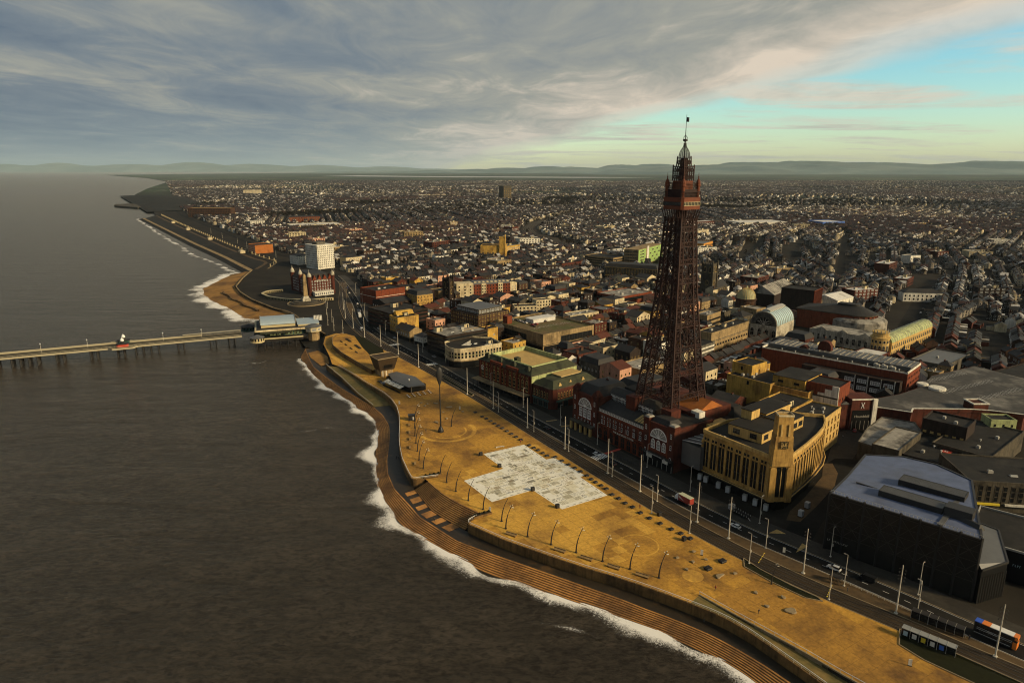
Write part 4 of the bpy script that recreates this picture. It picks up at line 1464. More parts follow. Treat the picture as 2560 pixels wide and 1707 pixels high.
 for (s0,z0,s1,z1,n) in ((3.3,130.2,3.25,133.4,5),(3.3,133.4,3.3,136.4,5),(2.3,136.4,2.1,140.2,4)):
  for k in range(4):
   for i in range(n):
    t0,t1 = -1 + 2 * i / n,-1 + 2 * (i + 1) / n
    q = [(t0 * s0,-s0,z0),(t1 * s0,-s0,z0),(t0 * s1,-s1,z1),(t1 * s1,-s1,z1)]
    for _ in range(k):
     q = [(-p[1],p[0],p[2]) for p in q]
    mb.bar(q[0],q[3],0.13)
    mb.bar(q[1],q[2],0.13)
    mb.bar(q[0],q[2],0.22)
    mb.bar(q[2],q[3],0.28)
  for sx,sy in ((-1,-1),(1,-1),(1,1),(-1,1)):
   mb.bar((sx * s0,sy * s0,z0),(sx * s1,sy * s1,z1 + 0.9),0.42)
 mb.box(-3.5,-3.5,133.3,3.5,3.5,133.6)
 mb.box(-3.5,-3.5,136.3,3.5,3.5,136.6)
 mb.box(-1.1,-1.1,130,1.1,1.1,140)
 mb.build("lantern_stage","iron_red",root)
 # open crown dome: ribs and hoops
 mb = MB()
 prof = [(2.45,140.3),(2.5,141.2),(2.35,142.2),(2.0,143.2),(1.45,144.2),(0.9,145.0),(0.62,145.8),(0.55,146.9)]
 for k in range(16):
  a = 2 * math.pi * k / 16
  for (r0,z0),(r1,z1) in zip(prof,prof[1:]):
   mb.bar((r0 * math.cos(a),r0 * math.sin(a),z0),(r1 * math.cos(a),r1 * math.sin(a),z1),0.1)
 for i in range(14):
  z = 140.3 + i * 0.42
  for (r0,z0),(r1,z1) in zip(prof,prof[1:]):
   if z0 <= z <= z1:
    r = r0 + (r1 - r0) * (z - z0) / (z1 - z0)
    mb.tube([(r * math.cos(2 * math.pi * k / 16),r * math.sin(2 * math.pi * k / 16),z) for k in range(17)],0.09,4,cap=False)
 mb.tube([(2.75 * math.cos(2 * math.pi * k / 16),2.75 * math.sin(2 * math.pi * k / 16),140.2) for k in range(17)],0.22,4,cap=False)
 mb.build("crown_dome","dark_metal",root)
 mb = MB()
 for k in range(8):
  a = math.pi * k / 4
  mb.tube([(1.0 * math.sin(math.pi * j / 8) * math.cos(a),1.0 * math.sin(math.pi * j / 8) * math.sin(a),150.3 - 3.3 * j / 8) for j in range(9)],0.06,4)
 mb.lathe([(1.0,147.6),(1.05,147.7),(1.05,148.4),(1.0,148.5)],12)
 mb.build("crows_nest","dark_metal",root)
 MB().tube([(0,0,140),(0,0,152),(0,0,159.2)],[0.32,0.16,0.07],6).build("flagpole","dark_metal",root)
 fl = MB()
 nx = 8
 v = [(0.1 + 1.1 * i / nx,0.15 * math.sin(i * 1.1),z) for z in (156.0,157.0,158.0) for i in range(nx + 1)]
 v = [(x,y,z - 0.25 * (x / 1.5)) for x,y,z in v]
 fl.add(v,[(r * (nx + 1) + i,r * (nx + 1) + i + 1,(r + 1) * (nx + 1) + i + 1,(r + 1) * (nx + 1) + i) for r in range(2) for i in range(nx)])
 fl.build("flag","coat_black",root,rz=R(-60))

build_tower()

# ================================================================== the long brick building under the tower
def build_tower_building():
 C = (73.5,289.0)
 root = thing("brick_entertainment_hall","long red brick seafront hall with arched entrances under the iron tower","building",(*C,0),R(34))
 rz = R(34)
 e1,e2 = (math.cos(rz),math.sin(rz)),(-math.sin(rz),math.cos(rz))
 G_ = lambda x,y: (C[0] + e1[0] * x + e2[0] * y,C[1] + e1[1] * x + e2[1] * y)
 take([G_(0,-1),G_(58,-1),G_(58,73),G_(0,73)],2)
 # end pavilions
 for y0,y1,nm in ((0,19,0),(53,72,1)):
  pav = MB().prism([(0,y0),(26,y0),(26,y1),(0,y1)],0,20.5,top=False).build("pavilion","brick_red",root)
  MB().prism([(-0.35,y0 - 0.35),(26.3,y0 - 0.35),(26.3,y1 + 0.35),(-0.35,y1 + 0.35)],20.4,21.1,bottom=True).build("cornice","brick_red",pav)
  if nm == 1:
   MB().hip(1.5,y0 + 1,24,y1 - 1,21.1,4.5,3.2).build("roof","roof_slate",pav)
  else:
   MB().hip(1.0,y0 + 4,9,y1 - 4,21.1,2.2,1.6).build("roof","roof_slate",pav)
   MB().box(0.8,y0 + 0.6,21.1,25,y1 - 0.6,21.35).build("roof_deck","roof_felt",pav)
  # corner turrets
  for yy in (y0 + 1.6,y1 - 1.6):
   for xx in (1.4,):
    MB().prism([(xx - 1.8,yy - 1.8),(xx + 1.8,yy - 1.8),(xx + 1.8,yy + 1.8),(xx - 1.8,yy + 1.8)],0,22.4).box(xx - 2.05,yy - 2.05,21.6,xx + 2.05,yy + 2.05,22.1).build("corner_pier","brick_red",pav)
    if nm == 1:
     MB().taper(xx,yy,22.4,24.8,1.9,1.9,0.9,0.3).build("pier_gable","brick_red",pav)
    else:
     MB().taper(xx,yy,22.4,23.0,1.9,1.9,1.3,1.3).build("pier_cap","roof_pale",pav)
    windows_on(pav,(xx - 1.8,yy + 1.8),(xx - 1.8,yy - 1.8),1,[5,11.0,16.5],0.9,2.2,("white_paint","glass_dark",1,2))
  ym = (y0 + y1) / 2
  # great half-round window with radial bars
  n = 14
  P = [(-0.10,ym + 5.0 * math.cos(math.pi * k / n),14.0 + 4.6 * math.sin(math.pi * k / n)) for k in range(n + 1)]
  aw = MB().add(P,[tuple(range(n + 1))],0)
  aw.add(P + [(0.02,p[1],p[2]) for p in P],[(i,i + 1,n + 2 + i,n + 1 + i) for i in range(n)],1)
  for k in range(0,n,1):
   aw.bar(P[k],P[k + 1],0.3,1)
  for k in (3,5,7,9,11):
   aw.bar((-0.16,ym,14.0),(-0.16,P[k][1],P[k][2]),0.14,1)
  aw.bar((-0.14,ym - 5,14.0),(-0.14,ym + 5,14.0),0.35,1)
  aw.build("arched_window",["glass_grey","white_paint"],pav)
  for k in (-1,0,1):
   put(window_mesh("white_paint","glass_grey",2,3,nm == 0),"window",pav,(0,ym + k * 3.4,8.2),R(-90),(2.4,1,4.8))
  if nm == 1:
   for k in range(5):
    put(window_mesh("white_paint","glass_dark",1,2),"window",pav,(0,ym - 5.2 + k * 2.6,6.0),R(-90),(0.8,1,1.4))
  # pilaster strips
  for yy in (ym - 5.9,ym + 5.9):
   MB().box(-0.3,yy - 0.4,0,0,yy + 0.4,20.4).build("pilaster","brick_bright",pav)
  MB().box(-0.25,y0 + 3.5,7.3,0.0,y1 - 3.5,7.9).build("string_course","brick_bright",pav)
 # colonnaded porch at the north pavilion
 porch = MB().box(-3.2,54,4.6,0,71.5,5.4).build("porch","stone_grey",root)
 for k in range(5):
  MB().box(-2.9,54.6 + k * 3.9,0,-1.9,55.8 + k * 3.9,4.6).build("column","stone_pale",porch)
 MB().box(-0.1,54.5,0.2,0.0,71,4.4).build("doors","glass_dark",porch)
 # shop front under the southern pavilion
 sf = MB().box(-0.5,-0.3,0,0.02,18.6,5.6).build("shop_front","glass_black",root)
 MB().box(-1.6,-0.3,5.6,0.02,18.6,6.2).build("canopy","dark_metal",sf)
 put(text_mesh("~26",0.75,"white_paint"),"lettering",sf,(-1.62,9.2,5.9),0)
 sf.children[-1].rotation_euler = (R(90),0,R(-90))
 for yy in (4.4,14.5):
  MB().box(-0.62,yy - 1.7,3.3,-0.51,yy + 1.7,4.9).build("poster","render_white",sf)
 for k in range(7):
  MB().box(-0.6,0.2 + k * 2.95,0.1,-0.5,0.4 + k * 2.95,3.2).build("mullion","galvanised",sf)
 # middle range: arcade below, paired windows above, glazed strip and roofs behind
 mid = MB().prism([(0.8,19),(26,19),(26,53),(0.8,53)],0,14.6,top=False).build("middle_range","brick_red",root)
 for k in range(8):
  put(window_mesh("brick_bright","glass_black",2,2,True),"arch",mid,(0.8,21.2 + k * 4.2,0.1),R(-90),(3.0,2.5,6.6))
  MB().box(0.45,19.0 + k * 4.2,0,0.8,19.5 + k * 4.2,14.5).build("pilaster","brick_bright",mid)
 for k in range(7):
  for dy in (-0.65,0.65):
   put(window_mesh("white_paint","glass_dark",1,2),"window",mid,(0.8,22.6 + k * 4.4 + dy,8.6),R(-90),(0.95,1,2.3))
   put(window_mesh("white_paint","glass_dark",1,1),"window",mid,(0.8,22.6 + k * 4.4 + dy,11.9),R(-90),(0.8,1,1.0))
 MB().box(0.45,19,7.5,0.8,53,7.9).box(0.4,19,13.9,0.8,53,14.6).build("string_course","brick_bright",mid)
 tx = put(text_mesh("THE BLACKPOOL TOWER",1.25,"render_white"),"lettering",mid,(0.42,33.5,7.05))
 tx.rotation_euler = (R(90),0,R(-90))
 # glazed clerestory along the eaves
 cl = MB().box(0.9,19.2,14.6,1.5,52.8,16.4).build("clerestory","brick_dark",mid)
 for k in range(28):
  put(window_mesh("white_paint","glass_grey",1,1),"window",cl,(0.9,20.0 + k * 1.18,14.8),R(-90),(1.0,1,1.4))
 MB().add([(0.6,19.1,16.3),(0.6,52.9,16.3),(9.0,52.9,19.2),(9.0,19.1,19.2)],[(0,3,2,1)]).build("roof","roof_slate",mid)
 sk = MB()
 for k in range(4):
  sk.add([(1.6,20.3 + k * 1.9,16.9),(1.6,21.9 + k * 1.9,16.9),(7.0,21.9 + k * 1.9,18.75),(7.0,20.3 + k * 1.9,18.75)],[(0,3,2,1)])
  MB().add([(1.6,20.3 + k * 1.9,16.95),(1.6,21.8 + k * 1.9,16.95),(7.0,21.8 + k * 1.9,18.8),(7.0,20.3 + k * 1.9,18.8)],[(0,3,2,1)]).build("roof_light","roof_gold",mid)
 # long upper hall with its row of white windows
 up = MB().prism([(10,22),(19.5,22),(19.5,58),(10,58)],14,22.2,top=False).build("upper_hall","brick_dark",root)
 MB().hip(10,22,19.5,58,22.2,2.6,4.4).build("roof","roof_slate",up)
 for k in range(8):
  for j in range(4):
   put(window_mesh("white_paint","glass_dark",1,2),"window",up,(10,24.0 + k * 4.25 + j * 0.95,18.4),R(-90),(0.85,1,2.6))
  put(window_mesh("white_paint","glass_dark",4,1),"window",up,(10,25.4 + k * 4.25,21.1),R(-90),(3.8,1,0.8))
 # brick base round the tower's feet, stepped
 base = MB().prism([(19.6,6),(46,6),(46,52),(19.6,52)],14,23.0).build("tower_base","brick_red",root)
 for x,y in ((10.6,12.6),(34.6,12.6),(34.6,36.6),(10.6,36.6)):
  MB().prism([(x - 3.2,y - 3.2),(x + 3.2,y - 3.2),(x + 3.2,y + 3.2),(x - 3.2,y + 3.2)],14,25.5).build("pier","brick_red",base)
 MB().box(16,38,23,27,50,25.6).build("plant_room","roof_felt",base)
 MB().gable(24,7,40,21,23.0,4.2,0,0.5,"y").build("rust_roof","roof_rust",base)
 MB().box(20,3.5,14,24,8.5,24.2).build("stair_head","render_white",base)
 MB().box(21,-2.0,14,34,2.0,19.5).build("annexe","stone_pale",base)
 MB().prism([(26,-1),(58,-1),(58,73),(26,73)],0,17.5).build("rear_range","brick_dark",root)
 MB().hip(27,50,56,72,17.5,6.0,5.0).build("ballroom_roof","roof_slate",root)
 MB().hip(44,2,57,46,17.5,3.5,4.0).build("rear_roof","roof_felt",root)
 # brick gable end with pale edge
 MB().add([(16,56,20),(16,71,20),(16,63.5,27)],[(0,1,2)]).build("gable_end","brick_red",root)
 # grey glazed sheds between this hall and the stone building next door
 for i,(x0,x1) in enumerate(((4,20),(20,37),(37,52))):
  s = MB().add([(x0,-1.2,16.0),(x1,-1.2,16.0),(x1,-12,17.6),(x0,-12,17.6)],[(0,3,2,1)]).box(x0,-12,5,x1,-1.2,15.6).build("shed_roof","roof_zinc",root)
  for k in range(4):
   x = x0 + (x1 - x0) * k / 4
   MB().bar((x,-1.3,16.15),(x,-12,17.72),0.35,0,0.12).build("glazing_bar","white_paint",s)
 take([G_(2,-13),G_(54,-13),G_(54,0),G_(2,0)],1)

build_tower_building()

# ================================================================== yellow stone corner building with the clock
def build_clock_building():
 ox,oy = 108.0,256.0
 P = [(84.9,283.4),(103.6,255.3),(107.8,253.6),(112.2,255.0),(123.6,267.2),(132.0,277.0),(138.9,286.0),(143.4,294.0),(145.9,301.6),(130,306),(99,295)]
 L = [(x - ox,y - oy) for x,y in P]
 root = thing("corner_store","yellow stone corner store with tall window bays and a clock turret","building",(ox,oy,0))
 take(P,2.5)
 inner = [(x * 0.965,y * 0.965 + 0.7) for x,y in L]
 MB().prism(inner,0,5.0,top=False).build("ground_floor","glass_black",root)
 MB().prism(L,5.0,23.2,top=False,bottom=True).build("wall","stone_yellow",root)
 MB().sheet(L,22.6).build("roof","roof_felt",root)
 pm = MB()
 n = len(L)
 for i in range(n):
  a,b = L[i],L[(i + 1) % n]
  pm.bar((*a,23.3),(*b,23.3),0.7,0,1.5)
 pm.build("parapet","stone_pale",root)
 # canopy
 can = [(x * 1.09,y * 1.09 - 0.8) for x,y in L]
 cm = MB().prism(can,4.3,4.9,bottom=True).build("canopy","stone_grey",root)
 e = MB()
 for a,b in zip(can[:9],can[1:9]):
  e.bar((*a,5.0),(*b,5.0),0.35,0,0.3)
 e.build("canopy_edge","stone_pale",root)
 can2 = [(x * 1.035,y * 1.035 - 0.35) for x,y in L]
 MB().prism(can2,6.4,6.8,bottom=True).build("ledge","stone_yellow",root)
 # bays
 tall = MB().box(-0.5,-0.06,0,0.5,0.02,1).mesh("window",["glass_black"])

 def bays(a,b,cnt,pair):
  dx,dy = b[0] - a[0],b[1] - a[1]
  ln = math.hypot(dx,dy)
  ang = math.atan2(dy,dx)
  w = ln / cnt
  for k in range(cnt):
   t = (k + 0.5) / cnt
   c = (a[0] + dx * t,a[1] + dy * t)
   put(tall,"tall_window",root,(c[0],c[1],7.0),ang,(w * 0.70,1,11.6))
   put(mull,"mullion",root,(c[0],c[1],7.0),ang)
   if pair:
    for s in (-1,1):
     q = (c[0] + dx / ln * s * w * 0.19,c[1] + dy / ln * s * w * 0.19)
     put(window_mesh("stone_pale","glass_black",1,1),"window",root,(q[0],q[1],19.3),ang,(w * 0.32,1,1.5))
   else:
    put(window_mesh("stone_pale","glass_black",1,1),"window",root,(c[0],c[1],19.3),ang,(w * 0.62,1,1.5))
  for k in range(cnt + 1):
   t = k / cnt
   put(fin,"pilaster",root,(a[0] + dx * t,a[1] + dy * t,6.8),ang)
  for z in (10.6,14.6):
   sp = MB()
   sp.bar((a[0],a[1],z),(b[0],b[1],z),0.3,0,0.55)
   sp.build("spandrel","dark_metal",root)
 mull = MB().box(-0.12,-0.22,0,0.12,0.0,11.6).mesh("mullion",["stone_pale"])
 fin = MB().box(-0.52,-0.42,0,0.52,0.02,12.0).taper(0,-0.12,12.0,12.5,0.52,0.3,0.3,0.05).mesh("pilaster",["stone_yellow"])
 bays(L[0],L[1],8,True)
 for i,c in ((3,5),(4,4),(5,4),(6,3)):
  bays(L[i],L[i + 1],c,False)
 # corner: splayed bay with tall window and the clock turret
 c0 = ((L[1][0] + L[3][0]) / 2 - 0.1,(L[1][1] + L[3][1]) / 2 - 0.9)
 ang = R(-2)
 tr = MB()
 tr.taper(0,0,5,20.5,5.0,2.2,4.8,2.1)
 tr.taper(0,0.3,20.5,27.5,4.1,2.9,3.8,2.7)
 tr.taper(0,0.3,27.5,33.0,3.6,2.6,3.4,2.5)
 tr.taper(0,0.3,33.0,41.2,3.2,2.4,2.9,2.2)
 turret = tr.build("clock_turret","stone_yellow",root,(c0[0],c0[1],0),ang)
 MB().box(-3.05,-2.05,41.2,3.05,-1.75,41.9).box(-3.05,2.35,41.2,3.05,2.65,41.9).box(-3.05,-1.75,41.2,-2.75,2.35,41.9).box(2.75,-1.75,41.2,3.05,2.35,41.9).build("coping","render_cream",turret)
 MB().box(-1.7,-2.28,7,1.7,-2.12,20.0).build("tall_window","glass_black",turret)
 MB().box(-0.14,-2.4,7,0.14,-2.2,20.0).build("mullion","stone_pale",turret)
 for s in (-1,1):
  MB().box(s * 3.3 - 1.2,-2.8,5,s * 3.3 + 1.2,-2.1,19.2).taper(s * 3.3,-2.45,19.2,20.0,1.2,0.35,0.8,0.2).build("buttress","stone_yellow",turret)
  MB().box(s * 1.5 - 0.35,-2.45,33.2,s * 1.5 + 0.35,-2.0,38.0).build("rib","stone_pale",turret)
  MB().box(s * 1.25 - 1.0,-2.62,18.6,s * 1.25 + 0.2 * s + 0.0,-2.5,19.9).build("window","glass_black",turret)
 # clock: pale square face with dark batons and hands
 ck = MB().box(-1.45,-2.62,28.2,1.45,-2.35,31.1).build("clock_face","stone_pale",turret)
 hm = MB()
 for k in range(12):
  a = math.pi * k / 6
  f = 1.0 / max(abs(math.cos(a)),abs(math.sin(a)))
  hm.bar((0.62 * f * math.sin(a),-2.66,29.65 + 0.62 * f * math.cos(a)),(1.3 * f * math.sin(a),-2.66,29.65 + 1.3 * f * math.cos(a)),0.26,0,0.10)
 for a_,b_ in (((-1.4,28.25),(1.4,28.25)),((1.4,28.25),(1.4,31.05)),((1.4,31.05),(-1.4,31.05)),((-1.4,31.05),(-1.4,28.25))):
  hm.bar((a_[0],-2.66,a_[1]),(b_[0],-2.66,b_[1]),0.24,0,0.12)
 hm.build("batons","black_metal",ck)
 MB().bar((0,-2.7,29.5),(0.0,-2.7,30.55),0.16,0,0.06).build("hour_hand","black_metal",ck)
 MB().bar((0,-2.72,29.4),(0.08,-2.72,30.85),0.12,0,0.06).build("minute_hand","black_metal",ck)
 # penthouses on the roof
 e_ang = math.atan2(L[3][1] - L[4][1],L[3][0] - L[4][0])
 a1 = R(41)
 for nm,(cx,cy_),bx,ay,z0,h in (("penthouse",(-2.5,13.5),20,16,22.6,4.6),("penthouse",(12,24),15,16,22.6,5.2),("stair_tower",(-2,29),7,5,22.6,9.0),("penthouse",(6,33),22,11,22.6,6.2)):
  o = MB().prism([(0,0),(bx,0),(bx,ay),(0,ay)],z0,z0 + h,top=False).build(nm,"stone_pale",root,(cx,cy_,0),a1)
  MB().box(-0.25,-0.25,z0 + h,bx + 0.25,ay + 0.25,z0 + h + 0.35).build("roof","roof_felt",o)
  if bx > 14 and z0 + h < 28:
   windows_on(o,(0,0),(bx,0),3,[z0 + 1.3],3.4,2.2,("dark_metal","glass_dark",4,3))
   windows_on(o,(0,ay),(0,0),2,[z0 + 1.3],3.2,2.2,("dark_metal","glass_dark",4,3))
 for x,y in ((-18,22),(-16.5,20.5)):
  put(roof_unit_mesh("light"),"skylight",root,(x,y,22.6),R(50))
 # white display drums standing under the canopy edge
 for i,t in enumerate((0.08,0.17,0.36,0.50,0.74,0.88,1.02)):
  a,b = can[0],can[1]
  q = (a[0] + (b[0] - a[0]) * t + ox,a[1] + (b[1] - a[1]) * t + oy)
  k = thing("display_kiosk",["white square kiosk beside the brick shop front, by the lamp","white square kiosk under the store canopy, second from the brick hall","white square kiosk under the store canopy, third from the brick hall","white square kiosk under the store canopy, midway along","white square kiosk beside the parked flatbed lorry's cab","white square kiosk beside the parked flatbed lorry's tail","white square kiosk at the clock corner, beside the lamp post"][i],"kiosk",(q[0],q[1],0.12),R(-35),"white kiosks under the store canopy")
  MB().box(-0.85,-0.85,0.3,0.85,0.85,2.7).build("panel","kiosk_grey",k)
  MB().box(-0.9,-0.9,0,0.9,0.9,0.3).build("base","dark_metal",k)
  MB().box(-0.9,-0.9,2.7,0.9,0.9,2.85).build("cap","galvanised",k)
 for i,(x,y) in enumerate(((116.0,249.0),(121.5,256.0))):
  k = thing("display_kiosk",["white square kiosk round the clock corner, nearer the sea","white square kiosk round the clock corner, further inland"][i],"kiosk",(x,y,0.12),R(40),"white kiosks under the store canopy")
  MB().box(-0.85,-0.85,0.3,0.85,0.85,2.7).build("panel","kiosk_grey",k)
  MB().box(-0.9,-0.9,0,0.9,0.9,0.3).build("base","dark_metal",k)

build_clock_building()

# ================================================================== black glass venue with the blue-grey roof
def build_black_venue():
 P = [(114.9,225.6),(148.2,193.4),(160.5,215.3),(172.0,235.1),(169.2,251.9),(161.5,261.8),(148.2,266.0),(130.0,243.2)]
 ox,oy = P[0]
 L = [(x - ox,y - oy) for x,y in P]
 root = thing("glass_venue","black glass venue with faceted blue-grey metal roof beside the tram stop","building",(ox,oy,0))
 take(P,3)
 zr = [21.9,21.9,22.6,22.4,21.2,20.2,19.2,20.6]
 n = len(L)
 w = MB()
 v = [(x,y,0) for x,y in L] + [(x,y,z) for (x,y),z in zip(L,zr)]
 w.add(v,[(i,(i + 1) % n,n + (i + 1) % n,n + i) for i in range(n)])
 w.build("wall","venue_glass",root)
 MB().sheet([(x,y,z) for (x,y),z in zip(L,zr)]).build("roof","roof_blue",root)
 up = Vector((0,0,0.35))
 ed = MB()
 for i in range(n):
  a,b = Vector((*L[i],zr[i])),Vector((*L[(i + 1) % n],zr[(i + 1) % n]))
  ed.bar(a,b,0.7,0,0.6)
 ed.build("eaves","dark_metal",root)
 # frame of the glass wall: columns, rails and diagonal bracing, one per bay
 a,b = Vector((*L[0],0)),Vector((*L[1],0))
 nb = 8
 nrm = Vector((b.y - a.y,-(b.x - a.x),0)).normalized() * 0.25
 for k in range(nb + 1):
  p = a.lerp(b,k / nb) + nrm
  MB().bar((p.x,p.y,0),(p.x,p.y,22.8),0.6).build("column","black_metal",root)
 for k in range(nb):
  p,q = a.lerp(b,k / nb) + nrm * 0.6,a.lerp(b,(k + 1) / nb) + nrm * 0.6
  mb = MB()
  for z0,z1 in ((7,14),(14,21)):
   mb.bar((p.x,p.y,z0),(q.x,q.y,z1),0.16)
   mb.bar((q.x,q.y,z0),(p.x,p.y,z1),0.16)
  for z in (7,10.5,14,17.5,21):
   mb.bar((p.x,p.y,z),(q.x,q.y,z),0.18)
  mb.build("bracing","venue_steel",root)
  for j in range(3):
   u,v_ = a.lerp(b,(k + (j + 0.04) / 3) / nb),a.lerp(b,(k + (j + 0.96) / 3) / nb)
   for z0,z1 in ((7.2,13.8),(14.2,20.8)):
    o = nrm * 0.25
    MB().add([(u.x + o.x,u.y + o.y,z0),(v_.x + o.x,v_.y + o.y,z0),(v_.x + o.x,v_.y + o.y,z1),(u.x + o.x,u.y + o.y,z1)],[(0,1,2,3)]).build("pane","venue_glass",root)
 # roof plant screens with slats, walkway, plant box
 ang = math.atan2(L[1][1] - L[0][1],L[1][0] - L[0][0])
 ex,ey = Vector((math.cos(ang),math.sin(ang),0)),Vector((-math.sin(ang),math.cos(ang),0))

 def frame(u,v_):
  p = Vector((*L[0],0)) + ex * u + ey * v_
  return p
 for (u,v_,lu,lv) in ((13.0,9.5,20.0,6.0),(15.5,24.0,21.0,6.5)):
  p = frame(u,v_)
  sc = MB().box(0,0,22.3,lu,0.2,24.6).box(0,lv - 0.2,22.3,lu,lv,24.6).box(0,0.2,22.3,0.2,lv - 0.2,24.6).box(lu - 0.2,0.2,22.3,lu,lv - 0.2,24.6).build("plant_screen","dark_metal",root,(p.x,p.y,-0.3),ang)
  for k in range(13):
   MB().box(0.2,0.25 + k * (lv - 0.7) / 12,24.3,lu - 0.2,0.25 + k * (lv - 0.7) / 12 + 0.28,24.5).build("louvre_slat","roof_zinc",sc)
 p = frame(37.5,12)
 MB().taper(0,0,21.5,25.5,4.0,3.0,4.0,2.6).build("plant_box","dark_metal",root,(p.x,p.y,0),ang)
 q = frame(41.0,9.0)
 MB().taper(0,0,21.5,23.5,4.2,1.6,3.6,0.4).build("duct","dark_metal",root,(q.x,q.y,0),ang - 0.4)
 MB().box(-0.8,0,22.2,0.8,33,22.5).build("walkway","roof_zinc",root,(frame(34.5,0.5).x,frame(34.5,0.5).y,0.1),ang)
 MB().box(0,0,22.0,9,0.5,22.4).build("gutter_ridge","dark_metal",root,(frame(3.5,16).x,frame(3.5,16).y,-0.4),ang - 0.05)
 rail = MB()
 for k in range(41):
  p = a.lerp(b,k / 40) + Vector((0,0,22.2)) - nrm * 2
  rail.bar(p,p + Vector((0,0,1.0)),0.07)
 p,q = a + Vector((0,0,23.2)) - nrm * 2,b + Vector((0,0,23.2)) - nrm * 2
 rail.bar(p,q,0.08)
 rail.build("edge_rail","galvanised",root)
 t1 = put(text_mesh("~13",0.9,"galvanised"),"lettering",root,tuple(a.lerp(b,0.10) + nrm * 1.6 + Vector((0,0,4.2))))
 t1.rotation_euler = (R(90),0,ang)
 # lower wedge at the south end
 w2 = [(149.0,192.2),(159.8,196.1),(170.7,216.2),(167.0,221.8),(160.5,215.3),(148.6,193.6)]
 z2 = [12.0,12.5,12.5,12.5,13.5,13.5]
 M2 = [(x - ox,y - oy) for x,y in w2]
 n2 = len(M2)
 mb = MB().add([(x,y,0) for x,y in M2] + [(x,y,z) for (x,y),z in zip(M2,z2)],[(i,(i + 1) % n2,n2 + (i + 1) % n2,n2 + i) for i in range(n2)])
 wing = mb.build("wing","glass_black",root)
 MB().sheet([(x,y,z) for (x,y),z in zip(M2,z2)]).build("wing_roof","roof_zinc",wing)
 ed = MB()
 for i in range(4):
  ed.bar((*M2[i],z2[i]),(*M2[i + 1],z2[i + 1]),0.6,0,0.6)
 ed.build("eaves","dark_metal",wing)
 pa,pb = Vector((*M2[0],0)),Vector((*M2[1],0))
 for k in range(11):
  p = pa.lerp(pb,k / 10)
  MB().bar((p.x,p.y - 0.1,0),(p.x,p.y - 0.1,9.5),0.22).build("mullion","dark_metal",wing)

build_black_venue()

# ================================================================== named buildings of the town
WD = ("white_paint","glass_dark",2,2)
WP = ("cream_paint","glass_dark",1,2)
DK = ("dark_metal","glass_dark",2,1)
ST = ("stone_pale","glass_dark",1,2)

def zs(n,z0=4.2,dz=3.4):
 return [z0 + i * dz for i in range(n)]

